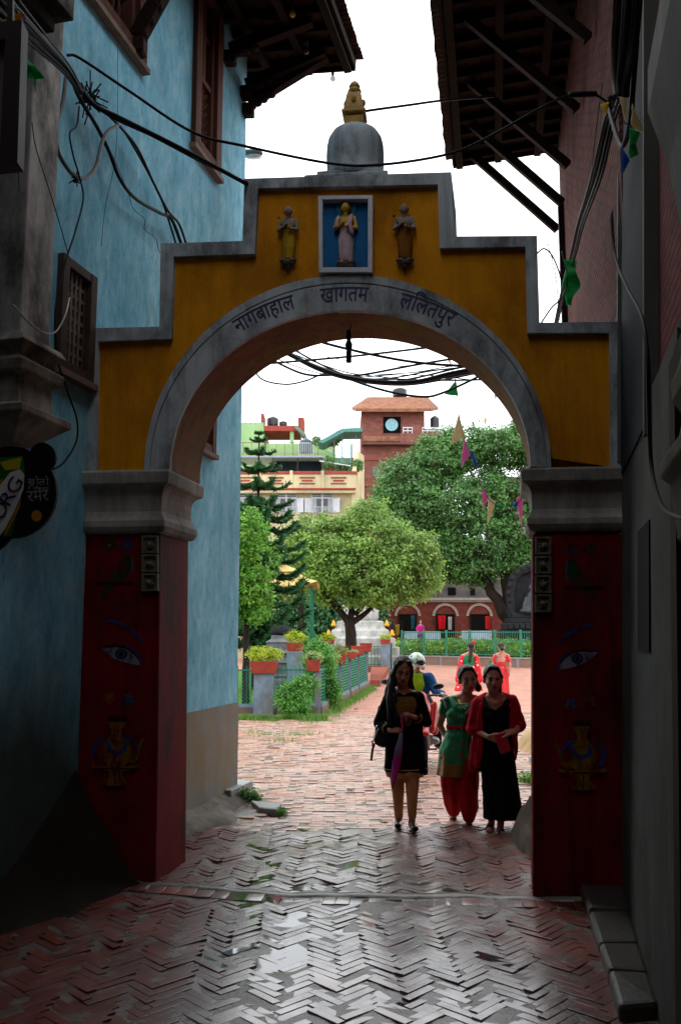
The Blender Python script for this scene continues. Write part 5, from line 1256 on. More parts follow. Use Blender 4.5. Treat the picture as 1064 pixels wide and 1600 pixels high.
# pale blue low walls behind the railing
m_pb=mat('pale blue wall','a9c4d8',.8,.2,2,.2,12)
tag(BX(MB(),632,688,987,1012,62,.3).build('low_wall',m_pb,bevel=.03),'pale blue low wall behind the left part of the railing','wall');tag(BX(MB(),722,768,986,1012,63,.3).build('low_wall',m_pb,bevel=.03),'pale blue low wall behind the railing near the big tree','wall')
heap('earth_mound',Vector((at(790,1000,57).x,58,0)),2.2,1.5,1.5,mat('brown earth','6c5546',.95,.3,3,.5,12),'brown earth mound at the foot of the big tree','mound',2)
# cream house
Y=66;ch=thing('cream_house',Vector((at(460,900,Y).x,Y,0)),'cream three storey house with red cornice bands and white shuttered windows','building')
m_cream=mat('cream wall','d8cba4',.85,.15,.8,.15,10,col2='c6b892',dirt=hx('b3a685'),dscale=.4);m_rband=mat('red band','9c4a40',.8,.2,2,.1,12);m_whf=mat('white window paint','c8ccd2',.5,.1,3,.05,20)
mb=MB();BX(mb,330,556,764,1060,Y,6,0);mb.build('wall',m_cream,ch)
BP('parapet',ch,m_cream,[(330,556,741,763,.5,-.55)],Y);BP('floor_slab',ch,m_cream,[(330,556,764.5,770,.55,-.6)],Y,bev=.02)
BP('red_coping',ch,m_rband,[(330,558,736,741,.6,-.6)],Y,bev=.02);BP('red_cornice',ch,m_rband,[(330,556,762.2,765,.7,-.72)],Y,bev=.02)
mb=MB();P=[at(556,1040,Y-.5),at(569,1040,Y+3.5),at(569,712,Y+3.5),at(560,705,Y+1),at(556,737,Y-.5)];mb.prism(P,(-.3,.25,0));mb.build('side_wall',m_cream,ch)
BP('drain_band',ch,m_rband,[(402,405,741,763,.06,-.66)],Y) if 0 else None
for cx in (431,480,529,382):
    mb=MB();BX(mb,cx-12,cx+12,745,747,Y,.1,-.62);BX(mb,cx-8.5,cx+8.5,749.6,751.6,Y,.1,-.62);BX(mb,cx-12,cx+12,754.3,756,Y,.1,-.62);mb.build('vent_slots',m_rband,ch)
for cx in (455,504,405,553): 
    if cx<550:
        mb=MB();BX(mb,cx-2.4,cx+2.4,735,763,Y,.5,-.66);mb.build('parapet_pier',m_cream,ch)
m_glass,nt,b=nodes('window glass');b.inputs['Base Color'].default_value=(.03,.035,.045,1);b.inputs['Roughness'].default_value=.08
m_curt=mat('net curtain','9fa4a8',.8,.2,6,.1,20)
for (c,yy0,yy1,hw) in ((503.5,771,802,17),(447,771,802,17),(390,771,802,17),(503.5,850,885,17),(447,850,885,17)):
    mb=MB();BX(mb,c-hw,c+hw,yy0,yy1,Y,.12,-.10);w_=mb.build('window',m_whf,ch)
    for s in (-1,1):
        BP('pane',w_,m_glass,[(c+s*hw*.5-hw*.42,c+s*hw*.5+hw*.42,yy0+8,yy1-1.5,.04,-.135)],Y)
        mb=MB();
        for q_ in (2.2,4.8):BX(mb,c+s*hw*.5-hw*.42,c+s*hw*.5+hw*.42,yy0+q_-1,yy0+q_+.8,Y,.04,-.135)
        mb.build('transom_pane',m_glass,w_)
        mb=MB();BX(mb,c+s*hw*.72-hw*.2,c+s*hw*.72+hw*.2,yy0+8,yy1-1.5,Y,.03,-.15);mb.build('curtain',m_curt,w_)
        mb=MB();
        for q_ in range(7):BX(mb,c+s*hw*.5-hw*.4+q_*hw*.8/6.5,c+s*hw*.5-hw*.4+q_*hw*.8/6.5+.5,yy1-10,yy1-2,Y,.03,-.18)
        BX(mb,c+s*hw*.5-hw*.4,c+s*hw*.5+hw*.4,yy1-10.5,yy1-9.8,Y,.03,-.18);mb.build('grille',m_whf,w_)
    for s in (-1,1):
        mb=MB();p=at(c+s*hw,yy1-1,Y-.12);q2=at(c+s*hw,yy0+7.5,Y-.12);e=Vector((s*.5,-.28,0));mb.prism([p,p+e,q2+e,q2],(0,.04,0));mb.build('shutter',m_whf,w_)
# terrace under a sheet roof
BP('sheet_roof',ch,mat('blue grey sheet','8fa0ae',.5,.2,3,.2,10),[(330,504,711.5,714.5,3.0,.0)],Y);BP('shade_net',ch,mat('dark blue net','1e2d35',.8,.4,1.5,.3,8),[(425,503,714.5,737,.1,1.6)],Y);BP('terrace_back_wall',ch,mat('grey terrace wall','77776f',.85,.3,1,.3,10),[(504,557,715,737,.3,2.6)],Y)
mb=MB()
for px in (376,426,465,503,521,550):mb.bar(at(px,738,Y+.3),at(px,712 if px<505 else 690,Y+.3),.06)
mb.build('terrace_post',mat('rust post','5b3a34',.7,.3,4,.1,20),ch)
mb=MB();mb.bar(at(499,720,Y),at(548,728,Y),.09);mb.build('white_pipe',m_whf,ch)
# green metal stair
gs=thing('metal_stair',at(530,735,Y+1.5),'turquoise metal stair and railings on the terrace of the cream house','stair')
m_tq=mat('turquoise metal','4d9a92',.6,.2,4,.1,20)
mb=MB()
for k in range(7):mb.bar(at(514+k*4,718+k*1.4,Y+1),at(514+k*4,718+k*1.4,Y+1.9),.25,.05)
mb.bar(at(511,716,Y+1),at(542,729,Y+1),.08);mb.bar(at(511,706,Y+1),at(540,716,Y+1),.05);mb.build('stair_flight',m_tq,gs)
mb=MB();
for px in (534,548.5):mb.bar(at(px,735,Y+1),at(px,694,Y+1),.09)
for k in range(8):mb.bar(at(514+k*3.6,708+k*1.1,Y+1),at(514+k*3.6,719+k*1.2,Y+1),.035)
for a_,b2 in ((534,548.5),):
    for py in (700,708,716):mb.bar(at(a_,py,Y+1),at(b2,py,Y+1),.045)
mb.build('stair_railing',m_tq,gs)
for px,py,r_,lab in ((516,724,11,'dark potted shrub on the terrace, beside the turquoise stair'),(558,727,8,'green potted shrub at the right end of the terrace parapet'),(536,730,7,'small potted shrub right of the turquoise stair')):
    t=thing('terrace_plant',at(px,736,Y+.4),lab,'plant');crown('foliage',t,lf_dark,[PB(Y+.4,px,py,r_,r_*1.1)],60,14,.09,rv,.12,-.3);mb=MB();p=at(px,737,Y+.4);mb.lathe([(.16,0),(.22,.28),(.18,.28)],p,10);mb.build('pot',m_plant,t)
# green house behind
Y=80;gh=thing('green_house',Vector((at(430,900,Y).x,Y,0)),'light green house with rooftop terrace and red slab behind the cream house','building')
m_lg=mat('light green wall','9dc088',.85,.15,.8,.1,10,col2='8bae78')
BP('wall',gh,m_lg,[(330,412.5,660,1060,6,0)],Y);BP('terrace_parapet',gh,m_lg,[(412.5,524,693,1050,1,0)],Y);BP('tower_post',gh,m_lg,[(453,459,672,693,.5,.2)],Y)
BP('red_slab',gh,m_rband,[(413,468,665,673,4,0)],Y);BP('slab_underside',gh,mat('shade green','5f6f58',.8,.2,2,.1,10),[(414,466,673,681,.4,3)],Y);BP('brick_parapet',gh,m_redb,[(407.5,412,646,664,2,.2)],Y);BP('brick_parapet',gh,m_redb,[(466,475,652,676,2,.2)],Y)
mb=MB()
mb.prism([at(460,668,Y-.3),at(464,664,Y-.3),at(478,678,Y-.3),at(475,681,Y-.3)],(0,2,0));mb.build('sloped_awning',mat('grey green awning','6a7f70',.6,.2,3,.1,10),gh)
mb=MB()
for (x0,x1,y0_,y1_) in ((376,399,656,660),(412,466,647,664),(376,408,643,643.4)):
    mb.bar(at(x0,y0_,Y),at(x1,y0_,Y),.04)
    k=int((x1-x0)/9)+1
    for q_ in range(k+1):mb.bar(at(x0+(x1-x0)*q_/k,y0_,Y),at(x0+(x1-x0)*q_/k,y1_+3,Y),.035)
for py in (691.5,):mb.bar(at(376,py,Y-1),at(524,py,Y-1),.05)
for px in range(380,524,13):mb.bar(at(px,692,Y-1),at(px,712,Y-1),.045)
for px in range(378,524,3):mb.bar(at(px,707,Y-1),at(px,712,Y-1),.03)
mb.build('roof_railing',mat('railing rust','7a5a58',.7,.2,3,.1,10),gh)
mb=MB()
mb.bar(at(485,707,Y+.5),at(485,650,Y+.5),.06);mb.bar(at(478,660,Y+.5),at(485,658,Y+.5),.04);mb.bar(at(496,695,Y+.5),at(492,675,Y+.5),.04);mb.bar(at(426,650,Y+1),at(426,640,Y+1),.04);mb.build('antenna_mast',mat('antenna grey','6f7478',.5,.2,3,.1,10),gh)
m_tank=mat('black plastic tank','2c2f33',.5,.2,3,.1,10);m_tankb=mat('blue black tank','2b4650',.5,.2,3,.1,10)
def tank(px0,px1,py0,py1,Y,m_,lab):
    c=(px0+px1)/2;r_=(px1-px0)/2*Y/F;z1=at(c,py0,Y).z;z0_=at(c,py1,Y).z;h=z1-z0_;mb=MB()
    pr=[(r_*.98,0)]+[(r_*(1 if k%2 else .95),h*(.05+.7*k/8)) for k in range(9)]+[(r_*.8,h*.86),(r_*.4,h*.95),(r_*.35,h*1.0),(.02,h)]
    mb.lathe(pr,(at(c,py1,Y).x,Y,z0_),20);return tag(mb.build('water_tank',m_,smooth=True),lab,'water tank','rooftop water tanks')
tank(417,435,651,664.8,Y+1.5,m_tank,'taller black water tank on the red slab of the green house');tank(436,449,658,664.8,Y+1.5,m_tank,'lower dark water tank beside the taller one on the red slab');tank(467,489,685,708,Y-1.8,m_tankb,'dark blue ribbed water tank standing before the green parapet')
t=thing('tank_platform',at(478,712,Y-1.8),'slim white rails round the dark blue water tank','railing');mb=MB()
for k in range(8):mb.bar(at(467.5+k*3,692,Y-2.6),at(467.5+k*3,713,Y-2.6),.045)
mb.bar(at(466,692,Y-2.6),at(490,692,Y-2.6),.06);mb.build('rails',m_whf,t)
t=thing('rooftop_awning',at(530,690,75),'long teal corrugated awning sloping between the green house and the red tower','awning')
mb=MB();mb.prism([at(497,690,74),at(535,669,74),at(566,668,74),at(566,674,74),at(538,674.5,74),at(505,692,74)],(0,3,0));mb.build('sheet',mat('teal sheet','4a7c74',.7,.2,3,.1,10,col2='64968c'),t)
mb=MB()
for px in (522,534,556):mb.bar(at(px,677,75),at(px,712,75),.07)
mb.build('post',mat('thin grey post','777b80',.6,.2,3,.1,10),t)
t=thing('roof_garden_shrub',at(518,700,76),'dark green shrub under the teal awning','shrub');crown('foliage',t,lf_dark,[PB(76,520,690,9,8),PB(76,527,684,5,9),PB(76,494,688,7,7)],90,14,.1,rv,.14,-.3)
# red tower
Y=86;tw=thing('red_tower_house',Vector((at(612,900,Y).x,Y,0)),'tall red brick house with a tiled roof and a clock-like round window','building')
m_tb=brickmat('tower brick',(1,0,0),'97584e','864c44','80665c',.5,.16,.9,.02,.2);m_tile=mat('clay tiles','9a6a50',.85,.4,2.2,.5,12,col2='6f4c3c')
BP('wall',tw,m_tb,[(566,663,640,1060,8,0)],Y);BP('right_wing',tw,m_tb,[(663,690,670,1060,6,.6)],Y)
mb=MB();mb.loft([[at(556,643,Y-1.2),at(673,643,Y-1.2),at(685,640,Y+9.5),at(550,640,Y+9.5)],[at(557,638,Y-1.2),at(673,638,Y-1.2),at(685,636,Y+9.5),at(550,636,Y+9.5)],[at(574,620,Y+2.4),at(669,620,Y+2.4),at(668,620,Y+4.4),at(577,620,Y+4.4)]]);mb.build('roof',m_tile,tw)
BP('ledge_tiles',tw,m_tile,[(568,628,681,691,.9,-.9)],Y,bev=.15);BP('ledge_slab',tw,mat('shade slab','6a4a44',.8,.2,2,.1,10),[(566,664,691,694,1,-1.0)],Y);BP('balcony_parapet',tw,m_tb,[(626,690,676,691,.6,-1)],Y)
for yb_ in (716,757):BP('brick_band',tw,m_redb,[(565.5,663.5,yb_,yb_+2.5,.2,-.12)],Y)
mb=MB();BX(mb,599,626,651,676,Y,.14,-.10);w_=mb.build('window',m_dark,tw)
c=at(612,663.5,Y-.16);mb=MB();mb.prism([c+Vector((10*Y/F*math.cos(q_*PI/16),0,10*Y/F*math.sin(q_*PI/16))) for q_ in range(32)],(0,.05,0));mb.build('clock_face',mat('pale blue glass','7fb4c4',.3,.2,3,0,10),w_)
mb=MB();mb.bar(c+Vector((0,-.04,0)),c+Vector((.22,-.04,.2)),.06);mb.bar(c+Vector((0,-.04,0)),c+Vector((-.05,-.04,.45)),.05);mb.build('clock_hands',m_whf,w_)
BP('window',tw,mat('grey shutter','6f7470',.6,.2,3,.1,10),[(582,594,729,744,.12,-.06)],Y)
mb=MB()
for x0,x1 in ((630,644),(660,676),(676,690)):
    for py in (668,673):mb.bar(at(x0,py,Y-1),at(x1,py,Y-1),.09)
    for px in (x0,(x0+x1)/2,x1):mb.bar(at(px,667,Y-1),at(px,677,Y-1),.07)
mb.build('balcony_railing',m_whf,tw);BP('balcony_pier',tw,m_tb,[(645,658,664,690,.5,-.95)],Y)
tank(672,687,650,668,Y+1,m_tank,'black water tank behind the balcony of the red tower house');t2=tank(613,636,606,619.5,Y+3.4,m_tank,'black water tank on top of the tiled tower roof')
t=thing('distant_house',Vector((at(815,900,95).x,95,0)),'grey brown house glimpsed behind the crown of the big tree at the right','building')
BP('wall',t,mat('taupe wall','8f8078',.85,.2,.6,.1,8),[(780,900,752,1050,6,0)],95);BP('roof',t,mat('taupe roof','6c5a54',.85,.2,.6,.1,8),[(776,905,745,753,7,-.4)],95);BP('window',t,m_dark,[(806,816,765,780,.1,-.05)],95)
t=thing('distant_house',Vector((at(250,900,95).x,95,0)),'pale distant house far behind the pine and the blue wall','building')
BP('wall',t,m_cream,[(100,330,780,1050,6,0)],95);BP('roof',t,m_rband,[(98,332,775,781,7,-.4)],95)
# ================================================================ people
def e3(rx=0,ry=0,rz=0):return Matrix.Rotation(rz,3,'Z')@Matrix.Rotation(ry,3,'Y')@Matrix.Rotation(rx,3,'X')
def hand(mb,w,d,pn,s=1.0,curl=.5,thumb=1):
    """w wrist, d direction to the knuckles, pn palm normal; five bent fingers"""
    d=Vector(d).normalized();pn=Vector(pn);pn=(pn-d*pn.dot(d)).normalized();ac=d.cross(pn)*thumb
    w=Vector(w);L_=.075*s
    for k in range(4):
        f=(k-1.5)*.0185*s;mb.cone(w+ac*f*.5,.014*s,w+d*L_+ac*f,.0115*s,8)
        ln=(.062,.07,.066,.052)[k]*s
        p=w+d*L_+ac*f*1.05;c1=curl*(.55+.1*k);c2=curl*1.5
        q=p+(d*math.cos(c1)+pn*math.sin(c1))*ln*.5;r=q+(d*math.cos(c2)+pn*math.sin(c2))*ln*.5
        mb.cone(p,.0098*s,q,.0088*s,7);mb.cone(q,.0088*s,r,.0072*s,7)
    b_=w+d*.02*s-ac*.022*s;t1=b_+(d*.7-ac*.55+pn*.35).normalized()*.035*s;t2=t1+(d*.85-ac*.1+pn*.5).normalized()*.03*s
    mb.cone(b_,.0135*s,t1,.011*s,7);mb.cone(t1,.011*s,t2,.0085*s,7)
def headgeo(mb,c,M,s):
    T=lambda x,y,z:c+M@Vector((x*s,y*s,z*s))
    def E(p,r):mb.ell(T(*p),tuple(q_*s for q_ in r),16,10,M=M)
    E((0,.012,.03),(.070,.088,.082));E((0,-.022,-.02),(.061,.062,.085));E((0,-.036,-.074),(.037,.038,.030))
    for q_ in (-1,1):
        E((q_*.033,-.052,-.030),(.024,.024,.026));E((q_*.073,.0,-.008),(.010,.018,.030))
        mb.cone(T(q_*.012,-.080,.022),.009*s,T(q_*.045,-.068,.020),.009*s,6);E((q_*.011,-.092,-.036),(.009,.009,.008))
    mb.cone(T(0,-.080,.008),.008*s,T(0,-.100,-.030),.0125*s,8)
    mb.cone(T(-.014,-.083,-.060),.009*s,T(.014,-.083,-.060),.009*s,8)
def face(body,c,M,s,lipm,browm):
    T=lambda x,y,z:c+M@Vector((x*s,y*s,z*s))
    mb=MB()
    for q_ in (-1,1):mb=MB();mb.ell(T(q_*.029,-.0795,.002),(.0145*s,.008*s,.0065*s),10,6,M=M);mb.build('eye',m_eyew,body,smooth=True)
    for q_ in (-1,1):
        mb=MB();mb.ell(T(q_*.029,-.0865,.002),(.006*s,.003*s,.006*s),8,6,M=M);mb.tube([T(q_*.013,-.084,.004),T(q_*.029,-.089,.0105),T(q_*.046,-.078,.004)],.0028*s,5)
        mb.tube([T(q_*.012,-.090,.027),T(q_*.030,-.090,.034),T(q_*.050,-.076,.025)],[.003*s,.004*s,.002*s],5);mb.build('eyebrow',browm,body,smooth=True)
    mb=MB()
    mb.cone(T(-.020,-.088,-.0575),.0035*s,T(0,-.0945,-.056),.006*s,6);mb.cone(T(.020,-.088,-.0575),.0035*s,T(0,-.0945,-.056),.006*s,6);mb.cone(T(-.013,-.090,-.0655),.005*s,T(.013,-.090,-.0655),.005*s,6);mb.build('lips',lipm,body,smooth=True)
m_eyew=mat('eye white','b8aca4',.3,.1,5,0,10);m_hair=mat('black hair','0b0908',.62,.4,40,.4,90,stretch=(1,1,.15));m_lip=mat('lips','7c3434',.5,.1,9,0,10)
m_skin=mat('brown skin','ac765c',.5,.12,12,.05,60);m_skin2=mat('light brown skin','b68068',.5,.12,12,.05,60)
def foot(mb,an,toe,s=1):
    an=Vector(an);toe=Vector(toe);h=Vector((an.x,an.y+.03,toe.z+.012));mb.cone(an,.034*s,h,.032*s);mb.cone(h,.030*s,toe,.024*s);d=(toe-h);sd=Vector((-d.y,d.x,0)).normalized()
    mb.cone(h.lerp(toe,.5)+sd*.012,.03*s,toe+sd*.018,.018*s)
def person_body(root,J,skin,hs=1.0,vox=.0085,face_=True,cover=()):
    mb=MB();M=J['M'];headgeo(mb,J['head'],M,hs)
    mb.cone(J['head']+M@Vector((0,.018,-.05)),.050*hs,J['neck'],.050,12);mb.cone(J['neck'],.052,(J['sl']+J['sr'])/2-Vector((0,0,.02)),.075,12)
    mb.cone(J['sl'],.05,J['sr'],.05,12);[mb.cone(J['neck'],.045,J[k_]+Vector((0,0,.0)),.045,12) for k_ in ('sl','sr')]
    ch=(J['sl']+J['sr'])/2-Vector((0,0,.14));wa=J['waist'];hp=J['hip']
    mb.ell(ch,(.135,.09,.15));mb.cone(ch,.10,wa,.095);mb.cone(wa,.10,hp,.12);mb.ell(hp,(.155,.11,.10))
    for q_ in 'lr':
        mb.cone(J['s'+q_],.046,J['e'+q_],.036);mb.cone(J['e'+q_],.036,J['w'+q_],.024)
        if 'h'+q_ in J:hand(mb,*J['h'+q_])
        k=J['k'+q_];hx_=hp+Vector((.085*(1 if q_=='r' else -1),0,-.02));mb.cone(hx_,.085,k,.055);mb.cone(k,.052,J['a'+q_],.034);foot(mb,J['a'+q_],J['t'+q_])
    o=remesh(mb,vox,2).build('body',skin,root,smooth=True,local=True)
    if face_:face_parts(o,J,hs)
    return o
def face_parts(o,J,hs):
    global ROOTLOC
    root=o.parent;sv=ROOTLOC.get(root.name);ROOTLOC[root.name]=Vector((0,0,0));face(o,J['head'],J['M'],hs,m_lip,m_hair);ROOTLOC[root.name]=sv
def clo(mb,name,m_,root,vox=.011,sm=3,nf=None):return remesh(mb,vox,sm,nf).build(name,m_,root,smooth=True,local=True)
def ring(c,rx,ry,n=40,fa=0,fn=9,ph=0,rz=0):
    return [Vector((c[0]+ (rx*(1+fa*math.cos(fn*2*PI*k/n+ph)))*math.cos(2*PI*k/n+rz),c[1]+(ry*(1+fa*math.cos(fn*2*PI*k/n+ph)))*math.sin(2*PI*k/n+rz),c[2])) for k in range(n)]
def frame(Y,gx,gy):
    g=G(gx,gy);g.z=0;g.y=Y;g.x=at(gx,gy,Y).x
    return g,(lambda px,py,dy=0.0:at(px,py,Y+dy)-g)
def hood(mb,c,M,s,back=.016,up=.014,g=1.07):
    mb.ell(c+M@Vector((0,(.012+back)*s,(.03+up)*s)),(.072*s*g,.088*s*g,.080*s*g),18,12,M=M)
# ---- woman with umbrella
Y=8.78;g,Q=frame(Y,634,1296)
p1=thing('person',g,'woman in a black tunic and tan leggings with long black hair, holding a pink umbrella','person')
M=e3(.26,.10,.12);hc=Q(629,1049,-.03)
J=dict(M=M,head=hc,neck=Q(630,1079,.03),sl=Q(609,1092,.0),sr=Q(653,1090,.0),waist=Q(630,1140,0),hip=Q(631,1172,.01),
 el=Q(592,1131,.03),er=Q(666,1128,.02),wl=Q(609,1142,-.13),wr=Q(648,1121,-.15),hl=(Q(609,1142,-.13),(1,-.25,.10),(.1,.5,-.9),1.05,1.25,-1),hr=(Q(648,1121,-.15),(-1,-.2,.45),(-.2,.3,-.9),1.05,1.15,1),
 kl=Q(622,1236,-.0),kr=Q(644,1236,-.06),al=Q(623,1281,.08),ar=Q(644,1280,-.05),tl=Q(621,1291,-.04),tr=Q(648,1296,-.20))
b1=person_body(p1,J,m_skin,1.17)
m_black=mat('black cloth','0c0c12',.85,.4,8,.3,40);m_tan=mat('tan leggings','cc9a66',.8,.2,6,.3,40,col2='ac7c4c')
mb=MB();
for q_ in 'lr':
    s_=1 if q_=='r' else -1;mb.cone(J['hip']+Vector((s_*.085,0,-.02)),.09,J['k'+q_],.062);mb.cone(J['k'+q_],.06,J['a'+q_]+Vector((0,0,.03)),.042)
    for t in (.62,.7,.78,.86,.93):mb.ell(J['k'+q_].lerp(J['a'+q_],t),(.048-.005*t,.048,.009))
clo(mb,'leggings',m_tan,p1,.009,1)
mb=MB();z=lambda py:Q(630,py).z;X=lambda px:Q(px,1140).x
rg=[ring((X(632),.0,z(1205)),.205,.145,40,.035,7),ring((X(632),.0,z(1190)),.198,.145,40,.03,7),ring((X(631),.0,z(1170)),.185,.14,40,.02,7),ring((X(630),0,z(1150)),.165,.13),ring((X(630),0,z(1135)),.148,.118),ring((X(630),0,z(1118)),.155,.122),ring((X(630),0,z(1100)),.165,.12),ring((X(631),.01,z(1090)),.14,.09),ring((X(631),.02,z(1084)),.08,.065)]
mb.loft(rg);mb.cone(J['sl'],.062,J['sr'],.062)
for q_,e in (('l',.058),('r',.058)):
    mb.cone(J['s'+q_],.066,J['e'+q_],e);mb.cone(J['e'+q_],e,J['e'+q_].lerp(J['w'+q_],.72),.047)
# open front flaps hanging lower at the sides
mb.cone(Q(612,1110,-.10),.03,Q(609,1190,-.12),.035);mb.cone(Q(654,1108,-.10),.03,Q(660,1205,-.1),.035);mb.cone(Q(660,1190,.02),.05,Q(664,1207,.03),.035)
clo(mb,'tunic',m_black,p1,.011,2,lambda v:v+Vector((.004*noise.noise(Vector((v.z*18,v.x*6,1))),.014*noise.noise(Vector((v.x*16,v.z*5,2)))+.006*noise.noise(Vector((v.x*30,v.z*16,7))),0)))
m_must=mat('mustard embroidery','8c6c34',.8,.4,50,.5,120,col2='5a4420')
mb=MB();rows=[]
for py,rx,ry,w0,w1 in ((1088,.12,.088,-.5,.75),(1092,.150,.105,-.55,.8),(1100,.172,.127,-.5,.75),(1110,.168,.130,-.42,.7),(1118,.163,.128,-.3,.6),(1127,.158,.126,-.1,.45),(1133,.155,.125,.05,.3)):
    rows.append([Vector((X(631)+rx*math.sin(w0+(w1-w0)*k/8),-ry*math.cos(w0+(w1-w0)*k/8)-.004,z(py))) for k in range(9)])
mb.add([p for r in rows for p in r]+[p+Vector((0,.012,0)) for r in rows for p in r],[(j*9+i,j*9+i+1,(j+1)*9+i+1,(j+1)*9+i) for j in range(6) for i in range(8)]);mb.build('embroidered_front',m_must,p1,smooth=True,local=True)
mb=MB();n=46
for ii in range(3):
    rr_=[ring((X(632),.0,z(1214-ii*1.0)),.165-.008*ii,.125,56,.06,14,ii),ring((X(632),.0,z(1201)),.192-.01*ii,.138,56,.03,14,ii)];mb.loft(rr_)
mb.build('fringed_underskirt',m_tan,p1,smooth=True,local=True)
mb=MB();mb.tube([v+Vector((0,0,.025)) for v in ring((X(632),0,z(1205)),.209,.150,40,.035,7)]+[ring((X(632),0,z(1205)),.209,.150,40,.035,7)[0]+Vector((0,0,.025))],.0045,5);mb.build('hem_piping',mat('cream piping','b0a284',.8,.1,9,.1,30),p1,local=True)
for q_,d in (('l',.73),('r',.75)):
    mb=MB();a=J['e'+q_].lerp(J['w'+q_],d);dd=(J['w'+q_]-J['e'+q_]).normalized();mb.tube([a-dd*.012,a+dd*.012],.051,14);mb.build('cuff_trim',m_must,p1,smooth=True,local=True)
mb=MB();hood(mb,hc,M,1.17,.018,.012)
T=lambda x,y,z_:hc+M@Vector((x*1.1,y*1.1,z_*1.1))
for s_ in (-1,1):
    mb.cone(T(s_*.04,-.045,.095),.026,T(s_*.076,-.02,.02),.022);mb.cone(T(s_*.076,-.02,.02),.022,T(s_*.08,.01,-.07),.024)
mb.cone(T(0,.07,.0),.075,T(0,.10,-.12),.07);mb.cone(T(-.078,-.0,-.05),.034,Q(610,1092,-.06),.04);mb.cone(Q(610,1092,-.06),.042,Q(609,1125,-.10),.034);mb.cone(Q(609,1125,-.10),.034,Q(614,1150,-.10),.014);mb.cone(T(-.06,.05,-.05),.05,Q(604,1096,.03),.045);mb.cone(T(.06,.06,-.05),.045,Q(645,1092,.08),.04);mb.cone(Q(617,1088,-.08),.03,Q(620,1120,-.11),.022)
clo(mb,'hair',m_hair,p1,.009,2,lambda v:v+Vector((.0035*math.sin(v.x*260+v.y*90),.003*math.sin(v.x*200),0)))
m_shoe=mat('black shoe','0b0b0c',.35,.2,9,.05,30);m_sand2=mat('brown sandal','2e1c14',.5,.2,9,.1,30)
def shoe(an,toe,root,m_,nm='shoe',strap=False):
    mb=MB();an=Vector(an);toe=Vector(toe);h=Vector((an.x,an.y+.035,toe.z));d=(toe-h);sd=Vector((-d.y,d.x,0)).normalized();up=Vector((0,0,1))
    if not strap:
        mb.cone(h+up*.002,.038,toe+up*.002,.031);mb.cone(h.lerp(toe,.5)+sd*.01,.037,toe+sd*.012,.026);mb.cone(h,.038,h+up*.03,.036)
        return clo(mb,nm,m_,root,.008,2)
    mb.prism([h+d*-.2+sd*.03-up*.028,h+d*.5+sd*.042-up*.028,toe+d*.14+sd*.035-up*.022,toe+d*.24-up*.02,toe+d*.12-sd*.035-up*.022,h+d*.5-sd*.034-up*.028,h+d*-.2-sd*.03-up*.028],(0,0,.016))
    a=h.lerp(toe,.62);mb.tube([a+sd*.042-up*.015,a+sd*.02+up*.035,a-sd*.02+up*.033,a-sd*.038-up*.015],.009,6);a=h.lerp(toe,.15);mb.tube([a+sd*.036-up*.01,a+sd*.025+up*.04,a-sd*.025+up*.04,a-sd*.036-up*.01],.008,6)
    return mb.build(nm,m_,root,smooth=False,local=True)
shoe(J['al'],J['tl'],p1,m_shoe);shoe(J['ar'],J['tr'],p1,m_shoe)
# umbrella (held, its own thing)
m_pink=mat('magenta umbrella','c02a9a',.5,.3,6,.2,30,col2='9a1e7c');m_grey_u=mat('umbrella grey blue','5a7890',.5,.3,6,.2,30)
ub=at(613,1233,8.60);u=thing('umbrella',ub,'closed magenta umbrella with a hooked pink handle, in the hands of the woman in black','umbrella')
top=at(627,1148,8.60);hk=at(629,1135,8.60)
dv=(top-ub);mb=MB();rings=[]
ax=dv.normalized();sx_=ax.cross(Vector((0,1,0))).normalized();sy_=ax.cross(sx_)
for t,r_ in ((0,.004),(.06,.010),(.2,.024),(.45,.038),(.7,.036),(.85,.026),(.93,.02)):
    rings.append([ub+dv*t+(sx_*math.cos(2*PI*k/32)+sy_*math.sin(2*PI*k/32))*r_*(1+.16*math.cos(8*2*PI*k/32+t*5)) for k in range(32)])
mb.loft(rings);mb.build('canopy',m_pink,u,smooth=True)
mb=MB();mb.loft([[ub+dv*t+(sx_*math.cos(2*PI*k/16)+sy_*math.sin(2*PI*k/16))*r_ for k in range(16)] for t,r_ in ((.62,.0385),(.74,.037),(.92,.023),(1.02,.016))]);mb.build('strap_band',m_grey_u,u,smooth=True)
mb=MB();mb.tube([top,hk,at(626.5,1124,8.60),at(628,1118.5,8.60),at(632,1116.8,8.60),at(635.5,1120,8.60),at(635,1127,8.60)],.0085,8);mb.build('handle',mat('pink handle','d8389c',.3,.1,5,0,20),u,smooth=True)
# shoulder bag
bgc=at(597,1152,8.80);hb=thing('handbag',bgc,'dark brown leather shoulder bag hanging at the elbow of the woman in black','handbag')
m_bag=mat('dark brown leather','241c18',.4,.3,9,.3,50)
mb=MB();P=[(590,1138),(606,1134),(613,1150),(612,1163),(600,1170),(588,1166),(583,1158)];mb.prism([at(a,b2,8.72) for a,b2 in P],(0,.16,0));o=mb.build('bag_body',m_bag,hb,bevel=.025)
mb=MB();mb.tube([at(587,1160,8.78),at(588,1128,8.8),at(592,1105,8.84),at(602,1096,8.9),at(606,1120,8.86),at(608,1140,8.8)],.010,6);mb.tube([at(585,1162,8.76),at(582,1172,8.76),at(580,1189,8.76)],.012,6);mb.tube([at(582,1157,8.74),at(582,1166,8.74),at(586,1166,8.74)],.008,6);mb.build('strap',m_bag,hb,smooth=True)
mb=MB();
for a,b2 in ((589,1136),(603,1131)):mb.ell(at(a,b2,8.7),.014,8,6)
mb.build('buckle',mat('steel buckle','9aa0a4',.25,.1,5,0,20,metal=.9),hb,smooth=True)
